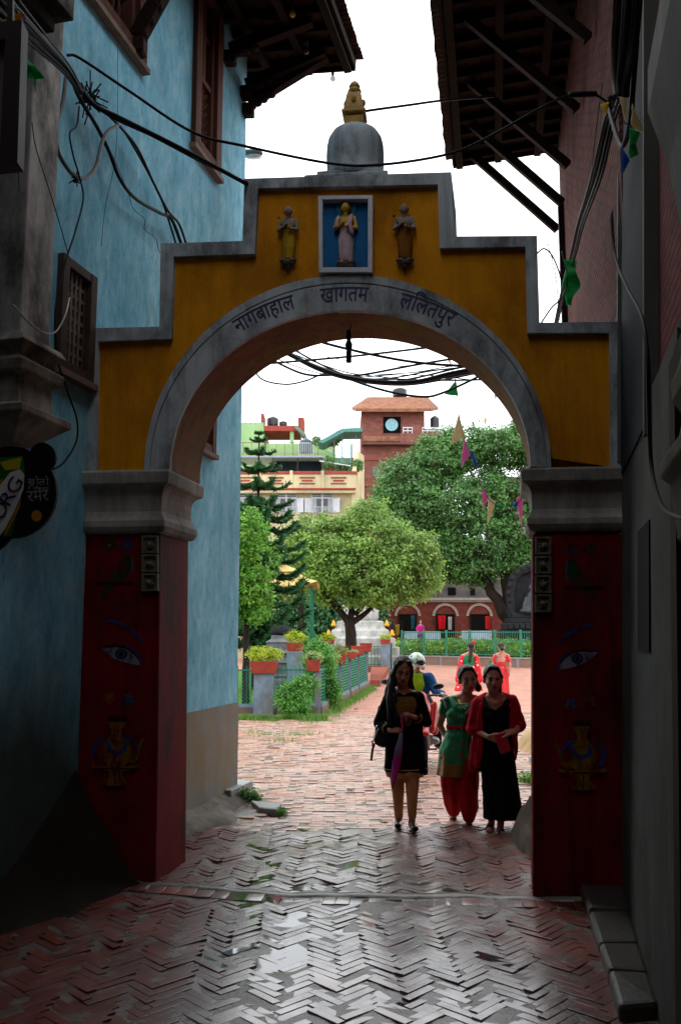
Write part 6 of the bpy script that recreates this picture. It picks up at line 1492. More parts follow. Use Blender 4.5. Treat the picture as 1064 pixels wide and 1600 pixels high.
# ---- woman in green
Y=9.0;g,Q=frame(Y,722,1291)
p2=thing('person',g,'smiling woman in a green patterned tunic and baggy red trousers, middle of the three walking','person')
M=e3(.05,-.10,.05);hc=Q(731,1062,-.03);z=lambda py:Q(722,py).z;X=lambda px:Q(px,1140).x
J=dict(M=M,head=hc,neck=Q(728,1087,.03),sl=Q(697,1098,.02),sr=Q(747,1097,.02),waist=Q(718,1140,0),hip=Q(716,1170,.01),
 el=Q(687,1133,.06),er=Q(756,1130,.10),wl=Q(700,1158,.16),wr=Q(762,1135,.22),hl=(Q(700,1158,.16),(.3,.1,-1),(0,-1,0),1,.6,-1),hr=(Q(762,1135,.22),(1,.1,0),(0,-1,0),1,.5,1),
 kl=Q(706,1240,-.02),kr=Q(731,1240,-.05),al=Q(709,1274,.16),ar=Q(733,1284,-.06),tl=Q(707,1287,.08),tr=Q(734,1297,-.17))
person_body(p2,J,m_skin,1.2)
m_green,nt,b=nodes('green patterned tunic');g_=nt.nodes.new('ShaderNodeNewGeometry');sxy=nt.nodes.new('ShaderNodeSeparateXYZ');L(nt,g_.outputs['Position'],sxy.inputs[0])
vo=nt.nodes.new('ShaderNodeTexVoronoi');vo.inputs['Scale'].default_value=11;L(nt,g_.outputs['Position'],vo.inputs['Vector'])
spots_=ramp(nt,vo.outputs['Distance'],[(.28,1.),(.36,0.)]);zm=ramp(nt,sxy.outputs['Z'],[(.80,1.),(.86,0.)]);hm=ramp(nt,sxy.outputs['Z'],[(.585,1.),(.60,0.)])
base=ramp(nt,noise_n(nt,posvec(nt),7),[(.3,hx('0c6e44')),(.7,hx('16965e'))]);f1=nt.nodes.new('ShaderNodeMath');f1.operation='MULTIPLY';L(nt,spots_,f1.inputs[0]);L(nt,zm,f1.inputs[1])
c1=mix(nt,f1.outputs[0],base,hx('8c4a24'));c1=mix(nt,hm,c1,hx('7a5a26'));L(nt,c1,b.inputs['Base Color']);b.inputs['Roughness'].default_value=.6;bumpn(nt,noise_n(nt,posvec(nt),30),b,.3,.01)
mb=MB();rg=[ring((X(711),0,z(1212)),.185,.15,44,.06,8),ring((X(712),0,z(1195)),.178,.145,44,.05,8),ring((X(713),0,z(1170)),.165,.135,44,.03,8),ring((X(716),0,z(1148)),.138,.115),ring((X(718),0,z(1136)),.125,.105),ring((X(719),0,z(1120)),.145,.12),ring((X(721),0,z(1106)),.155,.11),ring((X(722),.01,z(1098)),.14,.085)]
mb.loft(rg)
for x_ in (707,731):mb.ell(Q(x_,1117,-.075),(.062,.055,.058))
mb.cone(J['sl']-Vector((0,0,.01)),.06,J['sl'].lerp(J['el'],.38),.055);mb.cone(J['sr'],.055,J['sr'].lerp(J['er'],.3),.052);mb.cone(J['sl'],.058,Q(711,1093,.02),.045);mb.cone(J['sr'],.058,Q(741,1092,.02),.045);mb.cone(Q(707,1096,.0),.04,Q(711,1108,-.06),.045);mb.cone(Q(742,1096,.0),.04,Q(738,1108,-.06),.045)
clo(mb,'tunic',m_green,p2,.011,2,lambda v:v+Vector((.005*noise.noise(Vector((v.z*20,v.x*8,1))),.016*noise.noise(Vector((v.x*18,v.z*5,5)))+.006*noise.noise(Vector((v.x*34,v.z*18,7))),0)))
m_redc=mat('red cloth','b01226',.75,.3,6,.3,40,col2='8a0c1c')
mb=MB()
for q_,w_ in (('l',.098),('r',.10)):
    s_=1 if q_=='r' else -1;h0=J['hip']+Vector((s_*.075,0,-.06));k=J['k'+q_];a=J['a'+q_]
    mb.loft([ring(h0,.115,.12,32,.05,7),ring(h0.lerp(k,.5),.112,.118,32,.07,7),ring(k,w_,.105,32,.08,7),ring(k.lerp(a,.5),.09,.095,32,.08,7),ring(k.lerp(a,.85),.065,.07,32,.05,7),ring(a+Vector((0,0,-.005)),.046,.05,32)])
clo(mb,'trousers',m_redc,p2,.011,2,lambda v:v+Vector((.006*noise.noise(Vector((v.x*10,v.z*9,1))),.01*noise.noise(Vector((v.x*12,v.z*10,5))),0)))
mb=MB();mb.loft([ring((X(718),0,z(1139)),.131,.111),ring((X(718),0,z(1133)),.131,.112)]);mb.build('waist_sash',m_redc,p2,smooth=True,local=True)
m_scf=mat('dark maroon scarf','4a1426',.8,.3,9,.3,40,col2='22382c')
mb=MB();P=[Q(748,1097,-.03),Q(742,1106,-.12),Q(733,1118,-.155),Q(728,1134,-.14)];mb.tube(P,[.05,.052,.045,.03],12);P=[Q(748,1097,0),Q(752,1130,-.06),Q(750,1170,-.08),Q(748,1205,-.05)];mb.tube(P,[.045,.04,.045,.05],12);clo(mb,'scarf',m_scf,p2,.010,2)
mb=MB();mb.cone(Q(690,1095,.02),.02,Q(699,1091,-.04),.022);mb.cone(Q(694,1094,-.03),.014,Q(697,1106,-.06),.012);clo(mb,'shoulder_cloth',mat('white green cloth','8aa89a',.8,.3,30,.2,40),p2,.006,1)
mb=MB();hood(mb,hc,M,1.2,.020,.010,1.06);T=lambda x,y,z_:hc+M@Vector((x*1.12,y*1.12,z_*1.12))
mb.ell(T(.065,.06,-.05),(.05,.05,.055));mb.ell(T(.09,.03,-.085),(.035,.035,.045))
for s_ in (-1,1):mb.cone(T(s_*.03,-.05,.10),.022,T(s_*.077,-.01,.02),.018)
mb.cone(T(-.03,-.05,.097),.02,T(.03,-.05,.097),.02);mb.ell(T(0,-.02,.10),(.055,.05,.03))
clo(mb,'hair',m_hair,p2,.009,2,lambda v:v+Vector((.003*math.sin(v.x*260+v.y*90),0,0)))
mb=MB();mb.tube([Q(716,1094,-.05),Q(720,1102,-.10),Q(726,1106,-.12),Q(733,1102,-.10),Q(736,1094,-.05)],.0035,5);mb.ell(Q(726,1108,-.125),.008,6,5);mb.build('necklace',m_gd,p2,smooth=True,local=True)
shoe(J['al'],J['tl'],p2,m_sand2,'sandal',True);shoe(J['ar'],J['tr'],p2,m_sand2,'sandal',True)
# ---- woman in black dress and red cardigan
Y=8.72;g,Q=frame(Y,776,1304)
p3=thing('person',g,'woman in a long black dress and open red cardigan, nearest the right pier','person')
M=e3(.0,.02,-.05);hc=Q(770,1062,-.03);z=lambda py:Q(776,py).z;X=lambda px:Q(px,1140).x
J=dict(M=M,head=hc,neck=Q(772,1087,.03),sl=Q(748,1098,.01),sr=Q(800,1096,.01),waist=Q(775,1145,0),hip=Q(778,1172,.01),
 el=Q(737,1138,.02),er=Q(812,1134,.03),wl=Q(763,1152,-.16),wr=Q(804,1143,-.14),hl=(Q(763,1152,-.16),(1,-.3,-.25),(.3,.8,.4),1.05,.8,-1),hr=(Q(804,1143,-.14),(-1,-.3,-.15),(0,.6,-.7),1.05,.95,1),
 kl=Q(766,1235,-.02),kr=Q(785,1238,-.05),al=Q(768,1284,.04),ar=Q(782,1290,-.06),tl=Q(763,1299,-.07),tr=Q(785,1306,-.17))
person_body(p3,J,m_skin2,1.18)
mb=MB();rg=[ring((X(782),0,z(1279)),.188,.15,44,.03,5),ring((X(781),0,z(1250)),.180,.145,44,.03,5),ring((X(778),0,z(1215)),.17,.14,44,.02,5),ring((X(776),0,z(1180)),.17,.14),ring((X(775),0,z(1160)),.16,.13),ring((X(775),0,z(1142)),.145,.12),ring((X(774),0,z(1124)),.158,.13),ring((X(774),0,z(1112)),.15,.115),ring((X(774),.0,z(1108)),.13,.10)]
mb.loft(rg)
for x_ in (763,786):mb.ell(Q(x_,1122,-.08),(.066,.058,.06));
for x_ in (754,794):
    sg=1 if x_<770 else -1;mb.cone(Q(x_,1095,.0),.045,Q(x_+sg*2,1108,-.05),.05);mb.cone(Q(x_+sg*2,1106,-.05),.045,Q(x_+sg*12,1113,-.07),.045)
clo(mb,'dress',m_black,p3,.011,2,lambda v:v+Vector((.004*noise.noise(Vector((v.z*14,v.x*8,1))),.018*noise.noise(Vector((v.x*14,v.z*3,9)))+.006*noise.noise(Vector((v.x*30,v.z*14,7))),0)))
m_card=mat('red cardigan','b41228',.85,.3,10,.4,70,col2='7e0a1a')
mb=MB()
for q_ in 'lr':
    e_=J['e'+q_];w_=J['w'+q_];mb.cone(J['s'+q_],.068,e_,.062);mb.cone(e_,.062,e_.lerp(w_,.22),.060)
    sg=-1 if q_=='l' else 1;cx_=774
    top_=J['s'+q_];
    mb.cone(top_,.06,Q(cx_+sg*13-1,1088,.035),.04);mb.cone(Q(cx_+sg*13-1,1088,.035),.035,Q(cx_+sg*22,1106,-.05),.035)
    mb.cone(Q(cx_+sg*25,1102,-.01),.05,Q(cx_+sg*27,1135,-.02),.045);mb.cone(Q(cx_+sg*23,1104,-.05),.03,Q(cx_+sg*25,1140,-.07),.03)
lo=1200;mb.cone(Q(749,1135,-.02),.045,Q(742,1170,0),.05);mb.cone(Q(742,1170,0),.05,Q(738,1200,.02),.045);mb.cone(Q(752,1150,-.06),.03,Q(746,1196,-.05),.035)
mb.cone(Q(801,1135,-.01),.045,Q(803,1165,.0),.04);mb.cone(Q(803,1165,0),.04,Q(803,1184,.0),.035)
mb.loft([ring((X(775),.075,z(1185)),.165,.07),ring((X(775),.07,z(1140)),.16,.075),ring((X(775),.065,z(1100)),.15,.07)])
clo(mb,'cardigan',m_card,p3,.011,2,lambda v:v+Vector((.010*noise.noise(Vector((v.x*18,v.z*14,2))),.013*noise.noise(Vector((v.x*18,v.z*12,9))),0)))
mb=MB();hood(mb,hc,M,1.18,.022,.010,1.06);T=lambda x,y,z_:hc+M@Vector((x*1.12,y*1.12,z_*1.12))
mb.cone(T(.05,.07,-.04),.04,T(.06,.07,-.16),.03);mb.ell(T(0,.09,-.0),(.06,.05,.06))
for s_ in (-1,1):mb.cone(T(s_*.03,-.052,.10),.02,T(s_*.077,-.012,.02),.016)
mb.cone(T(-.03,-.05,.097),.02,T(.03,-.05,.097),.02);mb.ell(T(0,-.02,.10),(.055,.05,.03))
clo(mb,'hair',m_hair,p3,.009,2)
shoe(J['al'],J['tl'],p3,m_sand2,'sandal',True);shoe(J['ar'],J['tr'],p3,m_sand2,'sandal',True)
pc=at(786,1162,8.50);w_=thing('purse',pc,'flat red leather purse held in both hands by the woman in the black dress','purse')
m_pur=mat('crimson leather','b02440',.4,.2,9,.2,50)
mb=MB();P=[(772,1148),(789,1144),(799,1173),(783,1179)];mb.prism([at(a,b2,8.485) for a,b2 in P],(0,.028,0));mb.build('flap',m_pur,w_,bevel=.007)
mb=MB();P=[(773,1150),(789,1146),(798,1174),(784,1180)];mb.prism([at(a,b2,8.515) for a,b2 in P],(0,.022,.002));mb.build('body',mat('crimson leather back','8a1a30',.4,.2,9,.2,50),w_,bevel=.006)
mb=MB();mb.tube([at(796,1146,8.5),at(790,1150,8.47),at(784,1153,8.47)],.004,5);mb.build('zip_pull',m_whf,w_,smooth=True)
# ---- rear women
m_bred=mat('bright red silk','d01c22',.6,.25,4,.3,20,col2='a81218')
m_dot,nt,b=nodes('red cloth with white dots');g_=nt.nodes.new('ShaderNodeNewGeometry');vo=nt.nodes.new('ShaderNodeTexVoronoi');vo.inputs['Scale'].default_value=7;L(nt,g_.outputs['Position'],vo.inputs['Vector'])
L(nt,mix(nt,ramp(nt,vo.outputs['Distance'],[(.2,1.),(.26,0.)]),hx('d01c28'),hx('e0c8c0')),b.inputs['Base Color']);b.inputs['Roughness'].default_value=.7
m_grn=mat('green blouse','1a7a48',.7,.2,6,.2,30)
def rear(px,py,Y,lab,kind):
    g,Q=frame(Y,px,py);t=thing('person',g,lab,'person');M=e3(.1,0,PI);hc=Q(px+(1 if kind else 4),1012)
    J=dict(M=M,head=hc,neck=Q(px+2,1020,.0),sl=Q(px-9,1025,0),sr=Q(px+12,1025,0),waist=Q(px+1,1043),hip=Q(px+1,1053),el=Q(px-14,1040,-.03),er=Q(px+15,1040,-.03),wl=Q(px-12,1051,-.08),wr=Q(px+14,1052,-.06),
     hl=(Q(px-12,1051,-.08),(.1,.1,-1),(1,0,0),1,.5,1),hr=(Q(px+14,1052,-.06),(-.1,.1,-1),(-1,0,0),1,.5,-1),kl=Q(px-5,1070),kr=Q(px+5,1070,.08),al=Q(px-5,1083),ar=Q(px+5,1083,.1),tl=Q(px-5,1087,.14),tr=Q(px+6,1087,.24))
    z=lambda py_:Q(px,py_).z
    person_body(t,J,m_skin2,1.28,.014,False)
    mb=MB()
    if kind==0:
        mb.loft([ring((0.0,0,z(1080)),.42,.3,40,.06,9),ring((0,0,z(1065)),.33,.25,40,.06,9),ring((0,0,z(1050)),.24,.18,40,.04,9),ring((0.02,0,z(1040)),.17,.13)]);
        for s_ in (-1,1):mb.cone(Q(px+s_*11+1,1027),.075,Q(px+s_*14+1,1045),.09);mb.cone(Q(px+s_*14+1,1045),.09,Q(px+s_*17+1,1062),.10)
        mb.cone(Q(px-10,1026,.0),.06,Q(px-15,1058,-.05),.08);clo(mb,'shawl_skirt',m_dot,t,.02,2)
        mb=MB();mb.loft([ring((.02,0,z(1042)),.155,.115),ring((.02,0,z(1030)),.17,.12),ring((.02,0,z(1024)),.13,.09)]);clo(mb,'blouse',m_grn,t,.016,2)
        mb=MB();hood(mb,hc,M,1.28);mb.cone(hc+Vector((0,-.06,-.03)),.07,Q(px+2,1033,-.13),.05);clo(mb,'hair',m_hair,t,.014,2)
        mb=MB();c_=Q(px+8,1004,-.08)
        for k in range(7):mb.ell(c_+Vector((.035*math.cos(k),-.01,.035*math.sin(k))),.028,8,6)
        mb.build('hair_flower',m_bred,t,smooth=True,local=True)
    else:
        mb.loft([ring((.03,0,z(1087)),.21,.19,40,.05,9),ring((.02,0,z(1070)),.19,.17,40,.05,9),ring((0,0,z(1055)),.185,.15,40,.03,9),ring((0,0,z(1044)),.15,.12)]);mb.cone(Q(px+9,1030,.0),.05,Q(px-3,1046,-.09),.05);mb.cone(Q(px+8,1045,-.05),.08,Q(px+9,1085,-.03),.10);clo(mb,'sari',m_bred,t,.018,2)
        mb=MB();mb.loft([ring((0.02,.0,z(1041)),.15,.11),ring((.02,.0,z(1034)),.165,.115)]);[mb.cone(Q(px+s_*9+1,1025),.06,Q(px+s_*13+1,1034),.062) for s_ in (-1,1)];clo(mb,'blouse',m_bred,t,.014,2)
        mb=MB();hood(mb,hc,M,1.25,.01,.010,1.06);mb.ell(hc+Vector((0,-.13,-.03)),.065);clo(mb,'hair',m_hair,t,.014,2)
        mb=MB();mb.tube([Q(px,1020,-.08),Q(px,1032,-.12)],.006,5);mb.build('back_tie',m_bred,t,local=True)
        mb=MB();mb.prism([Q(px-17,1032,-.05),Q(px-12,1031,-.05),Q(px-13,1046,-.05),Q(px-18,1044,-.05)],(0,.05,0));mb.build('green_bundle',m_grn,t,local=True,bevel=.02)
rear(732,1086,27,'woman seen from behind in a dotted red shawl, red flower in her hair',0)
rear(782,1089,26,'woman seen from behind in a plain red sari with bare upper back',1)
# ---- distant person behind the railing
g,Q=frame(57,656,1015);t=thing('person',g,'small person in a magenta top behind the left part of the green railing','person')
s_=57/F;M=e3(0,0,.4);hc=Q(657,972);J=dict(M=M,head=hc,neck=Q(657,976),sl=Q(653.5,978.5),sr=Q(660.5,978.5),waist=Q(657,986),hip=Q(657,991),el=Q(651,984,-.05),er=Q(662,984,-.05),wl=Q(653,988,-.2),wr=Q(660,988,-.2),hl=(Q(653,988,-.2),(0,-1,-.4),(0,0,-1),1,.5,-1),hr=(Q(660,988,-.2),(0,-1,-.4),(0,0,-1),1,.5,1),kl=Q(655,1002),kr=Q(659,1002),al=Q(655,1012),ar=Q(659,1012),tl=Q(655,1014,-.15),tr=Q(659,1014,-.15))
person_body(t,J,m_skin2,1.05,.02,False)
mb=MB();mb.cone((J['sl']+J['sr'])/2-Vector((0,0,.12)),.19,J['hip'],.2);[mb.cone(J['s'+q_],.09,J['e'+q_],.08) for q_ in 'lr'];clo(mb,'top',mat('magenta top','b02a7c',.8,.3,3,.1,20),t,.03,2)
mb=MB();mb.cone(J['hip'],.19,Q(657,1008),.24);clo(mb,'skirt',mat('purple skirt','4a3070',.8,.3,3,.1,20),t,.03,2)
mb=MB();hood(mb,hc,M,1.05);clo(mb,'hair',m_hair,t,.02,1)
# ---- rider and motor scooter
Y=12.9;g,Q=frame(Y,655,1190)
m_rbike=mat('glossy red panel','b8141c',.25,.15,3,0,10);m_chr=mat('engine metal','8c9094',.35,.3,9,.2,30,metal=.8);m_tyre=mat('tyre rubber','141414',.8,.3,9,.3,40)
sk=thing('motorcycle',g,'red motorcycle with black mirrors coming through the square behind the woman in black','motorcycle')
def K(x,y,z_):return g+Vector((x,y,z_))
def wheel(y,r):
    mb=MB();n=32;R_=[]
    for k in range(n):
        a=2*PI*k/n;c=K(0,y+math.cos(a)*r,r+.05+math.sin(a)*r) if 0 else K(0,y+math.cos(a)*(r-.045),r+math.sin(a)*(r-.045));rd=Vector((0,math.cos(a),math.sin(a)))
        R_.append([c+rd*.045*math.cos(q_*PI/4)+Vector((.05*math.sin(q_*PI/4),0,0)) for q_ in range(8)])
    R_.append(R_[0]);mb.loft(R_,cap=False);w_=mb.build('wheel',m_tyre,sk,smooth=True)
    mb=MB()
    for k in range(6):
        a=2*PI*k/6;mb.bar(K(0,y,r),K(0,y+math.cos(a)*(r-.07),r+math.sin(a)*(r-.07)),.03,.03)
    mb.ell(K(0,y,r),.06);mb.build('rim',m_chr,w_)
wheel(-.55,.28);wheel(.65,.29)
mb=MB();mb.tube([K(-.08,-.55,.28),K(-.08,-.35,.95)],.022,8);mb.tube([K(.08,-.55,.28),K(.08,-.35,.95)],.022,8);mb.build('fork',m_chr,sk,smooth=True)
mb=MB();mb.loft([[K(x*.07,-.55+math.cos(a)*.34,.28+math.sin(a)*.33) for x in (-1,1)]+[K(x*.07,-.55+math.cos(a)*.32,.28+math.sin(a)*.31) for x in (1,-1)] for a in [math.radians(d) for d in range(10,150,14)]]);mb.build('mudguard',m_rbike,sk,smooth=True)
mb=MB()
mb.cone(K(0,-.42,.80),.14,K(0,-.30,.95),.11);mb.cone(K(-.14,-.35,.55),.07,K(-.20,-.20,.85),.06);mb.cone(K(.14,-.35,.55),.07,K(.20,-.20,.85),.06);mb.cone(K(.2,-.2,.5),.06,K(.2,-.22,.8),.06);mb.cone(K(0,-.15,.82),.15,K(0,.2,.78),.13);mb.cone(K(0,.5,.72),.11,K(0,.9,.78),.07)
remesh(mb,.018,3).build('bodywork',m_rbike,sk,smooth=True)
mb=MB();mb.ell(K(0,-.55,.83),(.085,.04,.085));mb.build('headlight',m_wht,sk,smooth=True)
mb=MB();mb.box(K(0,.38,.83),(.24,.72,.09),bev=.03);mb.build('seat',m_shoe,sk)
mb=MB();mb.box(K(0,.02,.42),(.22,.3,.28),bev=.03);mb.cone(K(.16,.0,.32),.045,K(.17,.75,.34),.05);mb.cone(K(.1,-.15,.4),.06,K(.22,-.12,.36),.06);mb.tube([K(.24,-.1,.24),K(-.24,-.1,.24)],.015,6);mb.build('engine',m_chr,sk,smooth=False)
mb=MB();mb.tube([K(-.36,-.16,.98),K(-.2,-.28,1.0),K(0,-.32,.98),K(.2,-.28,1.0),K(.36,-.16,.98)],.015,8);mb.cone(K(.28,-.22,.99),.024,K(.38,-.14,.975),.024);mb.cone(K(-.28,-.22,.99),.024,K(-.38,-.14,.975),.024);mb.build('handlebar',m_shoe,sk,smooth=True)
for s_,(px,py) in ((-1,(604,1066)),(1,(685,1073))):
    c=at(px,py,Y-.2);mb=MB();mb.tube([K(s_*.22,-.27,1.0),c],.008,6);mb.ell(c,(.085,.02,.04),14,8,M=e3(0,-.12*s_,.2*s_));mb.build('mirror',m_shoe,sk,smooth=True)
rp=thing('person',g+Vector((0,.2,0)),'helmeted rider in a blue jacket over a yellow green shirt, on the red motorcycle','person')
g2=g+Vector((0,.2,0));Q=lambda px,py,dy=0.0:at(px,py,Y+dy)-g2
M=e3(.1,0,.1);hc=Q(651,1037,.05)
def Kl(x,y,z_):return Vector((x,y-.2,z_))
J=dict(M=M,head=hc,neck=Q(652,1052,.12),sl=Q(634,1061,.12),sr=Q(670,1059,.12),waist=Q(652,1090,.22),hip=Kl(0,.32,.93),el=Q(622,1083,-.0),er=Q(682,1082,-.0),wl=Kl(-.33,-.12,1.01),wr=Kl(.33,-.12,1.01),
 hl=(Kl(-.33,-.12,1.01),(-.1,-1,-.1),(0,-.2,-1),1,1.3,-1),hr=(Kl(.33,-.12,1.01),(.1,-1,-.1),(0,-.2,-1),1,1.3,1),kl=Kl(-.22,-.12,.66),kr=Kl(.24,-.12,.66),al=Kl(-.24,.05,.30),ar=Kl(.27,.05,.30),tl=Kl(-.25,-.12,.26),tr=Kl(.29,-.12,.26))
person_body(rp,J,m_skin,1.0,.011)
m_bluej=mat('blue jacket','24609c',.7,.25,6,.3,30,col2='1a4878')
mb=MB();sh=(J['sl']+J['sr'])/2;mb.cone(J['sl'],.075,J['sr'],.075);mb.ell(sh-Vector((0,-.0,.16)),(.19,.12,.2));mb.cone(sh-Vector((0,0,.2)),.15,J['hip']+Vector((0,0,.05)),.15)
for q_ in 'lr':mb.cone(J['s'+q_],.08,J['e'+q_],.065);mb.cone(J['e'+q_],.065,J['w'+q_]+Vector((0,.03,0)),.045)
clo(mb,'jacket',m_bluej,rp,.014,2,lambda v:v+Vector((.01*noise.noise(v*12),.01*noise.noise(v*12+Vector((5,0,0))),0)))
mb=MB();mb.prism([Q(640,1054,-.02),Q(660,1053,-.02),Q(663,1072,-.06),Q(655,1092,-.02),Q(645,1092,-.02),Q(638,1072,-.06)],(0,.10,0));mb.build('shirt',mat('yellow green shirt','a8c41c',.7,.3,8,.2,20,col2='6fa01a'),rp,bevel=.015,local=True)
mb=MB()
for q_,s_ in (('l',-1),('r',1)):mb.cone(J['hip']+Vector((s_*.08,0,0)),.12,J['k'+q_],.08);mb.cone(J['k'+q_],.08,J['a'+q_],.06)
clo(mb,'trousers',mat('black trousers','14141a',.8,.3,8,.2,20),rp,.014,2)
for q_ in 'lr':shoe(J['a'+q_],J['t'+q_],rp,m_shoe)
mb=MB();c=hc+Vector((0,.01,.035));mb.ell(c,(.125,.14,.125),20,14);mb.cone(c+Vector((-.09,.02,-.03)),.04,c+Vector((-.095,.02,-.1)),.035);mb.cone(c+Vector((.09,.02,-.03)),.04,c+Vector((.095,.02,-.1)),.035)
m_hel,nt,b=nodes('white helmet');tcx=ramp(nt,noise_n(nt,posvec(nt),9,2),[(.42,hx('e0e6ea')),(.5,hx('c8dc9a')),(.58,hx('5a86a8')),(.66,hx('20384c'))]);L(nt,tcx,b.inputs['Base Color']);b.inputs['Roughness'].default_value=.15
remesh(mb,.014,2,lambda v:v).build('helmet',m_hel,rp,smooth=True,local=True)
mb=MB();mb.ell(c+Vector((0.03,-.055,-.015)),(.10,.095,.055),16,10);mb.build('visor',mat('smoked visor','15181c',.12,.1,5,0,10),rp,smooth=True,local=True)
# ================================================================ cables
def cat_(pts,k=10):
    P=[Vector(p) for p in pts];P=[P[0]*2-P[1]]+P+[P[-1]*2-P[-2]];out=[]
    for i in range(1,len(P)-2):
        a,b2,c,d=P[i-1:i+3]
        for q_ in range(k):
            t=q_/k;out.append(.5*((2*b2)+(-a+c)*t+(2*a-5*b2+4*c-d)*t*t+(-a+3*b2-3*c+d)*t**3))
    out.append(P[-2]);return out
def cable(pts,r,lab,Ys=None,pl=None,m_=None,name='cable',grp='overhead cables',n=7):
    P=[]
    for i,p in enumerate(pts):
        if len(p)==3:P.append(at(p[0],p[1],p[2]))
        elif pl:P.append(onpl(p[0],p[1],pl))
        else:
            y0_,y1_=Ys;P.append(at(p[0],p[1],y0_+(y1_-y0_)*i/(len(pts)-1)))
    mb=MB();mb.tube(cat_(P),r,n);return tag(mb.build(name,m_ or m_wire,smooth=True),lab,'cable',grp)
PLo=lambda o:(PLc[0],PLc[1],PLc[2]+o*1.03)
cable([(105,85,5.2),(125,90,5.25),(200,140,5.35),(300,205,5.45),(385,228,5.5),(520,255,5.6),(600,256,5.6),(700,240,5.7),(760,215,5.8),(850,165,6.0),(890,148,6.1),(925,146,6.2),(948,158,6.25)],.0095,'long black cable sagging across the lane in front of the stupa dome')
cable([(128,140,5.5),(150,165,5.5),(190,185,5.6),(280,230,6.0),(340,262,6.4),(386,287,6.75)],.017,'thick black cable running down to the left shoulder of the arch top')
cable([(130,146,5.5),(170,180,5.6),(240,213,5.9),(320,255,6.3),(386,284,6.7)],.008,'thinner black cable lashed on top of the thick one to the arch top')
L1=PLo(.10)
cable([(108,105),(122,148),(150,195),(170,235),(188,280),(212,310),(250,332),(268,342),(284,382)],.016,'black cable looping down the blue wall in an S curve to the arch shoulder',pl=L1)
cable([(150,160),(190,200),(215,232),(240,285),(262,328),(280,350),(292,384)],.012,'black cable falling steeply down the blue wall to the arch shoulder',pl=PLo(.13))
cable([(188,196),(205,222),(232,270),(255,318),(276,384)],.010,'second steep dark cable beside the first one on the blue wall',pl=PLo(.08))
cable([(103,120),(98,160),(90,190),(90,232),(105,262),(120,276),(136,276),(150,258),(158,225),(168,205),(184,195)],.015,'grey looped conduit hanging in a ring on the blue wall',pl=PLo(.16),m_=m_wireg)
cable([(124,165),(120,195),(109,208),(114,240),(124,275),(130,310),(118,360),(105,400),(92,450),(86,500),(90,560),(105,610),(120,655),(119,690),(100,722),(80,735)],.007,'long thin black cable wandering down past the lattice window to the round sign',pl=PLo(.2))
cable([(50,190,4.9),(56,230,4.9),(75,290,5.0),(95,355,5.1),(106,395,5.2)],.003,'fine black wire slanting across the cement pilaster')
cable([(20,475,4.7),(45,503,4.8),(70,520,4.9),(88,517,5.0),(102,492,5.1),(109,465,5.3)],.005,'white wire sagging in front of the lattice window',m_=mat('white cable','b4b0a8',.6,.2,9,0,20))
cable([(160,215),(175,240),(200,300),(208,325),(226,342),(226,358),(243,372),(248,390),(252,396)],.003,'fine crooked wire squiggling down the blue wall',pl=PLo(.04))
cable([(184,60),(184,120),(183,200),(178,260),(165,320),(158,385)],.0022,'hair thin straight wire hanging down the blue wall',pl=PLo(.04))
cable([(200,120),(215,300),(228,370),(210,440),(170,470),(150,480)],.0025,'hair thin pale wire down to the corner of the lattice window',pl=PLo(.03),m_=m_wireg) if 0 else None
offs=[(0,0,.009),(-6,4,.012),(5,-5,.008),(-12,8,.010),(9,3,.007),(-3,-8,.011),(14,-3,.006)]
lb=['uppermost','thickest','thin shiny','lowest','loose','middle','finest']
for (dx,dy,r_),l_ in zip(offs,lb):
    cable([(-30+dx*2,-40+dy*2,3.4),(10+dx*1.6,8+dy*1.6,3.8),(60+dx,60+dy,4.5),(105+dx*.5,108+dy*.5,5.1),(128+dx*.2,146+dy*.3,5.5)],r_,l_+' cable of the bundle coming in at the top left corner',m_=m_wireg if l_=='thin shiny' else None)
mb=MB();c=onpl(140,152,PLo(.12))
for k in range(26):
    a=Vector((R.gauss(0,.05),R.gauss(0,.04),R.gauss(0,.06)));b2=Vector((R.gauss(0,.06),R.gauss(0,.04),R.gauss(0,.07)));mb.tube([c+a,c+(a+b2)*.3,c+b2],.006,5)
tag(mb.build('cable_knot',m_wire,smooth=True),'tangled knot of taped wires where the left cables meet','cable knot')
mb=MB();c=onpl(118,278,PLo(.16))
for k in range(14):
    a=Vector((R.gauss(0,.025),R.gauss(0,.03),R.gauss(0,.04)));mb.tube([c+a,c-a*.6],.005,5)
tag(mb.build('cable_knot',m_wire,smooth=True),'small knot of wires at the foot of the grey loop on the blue wall','cable knot')
cable([(536,179,7.0),(575,172,7.1),(640,163,7.6),(700,155,8.2),(770,150,8.8)],.012,'black cable from the gilt spire to the right eave')
def zc2(x,y):return 360+x/2.217,500+y/2.217
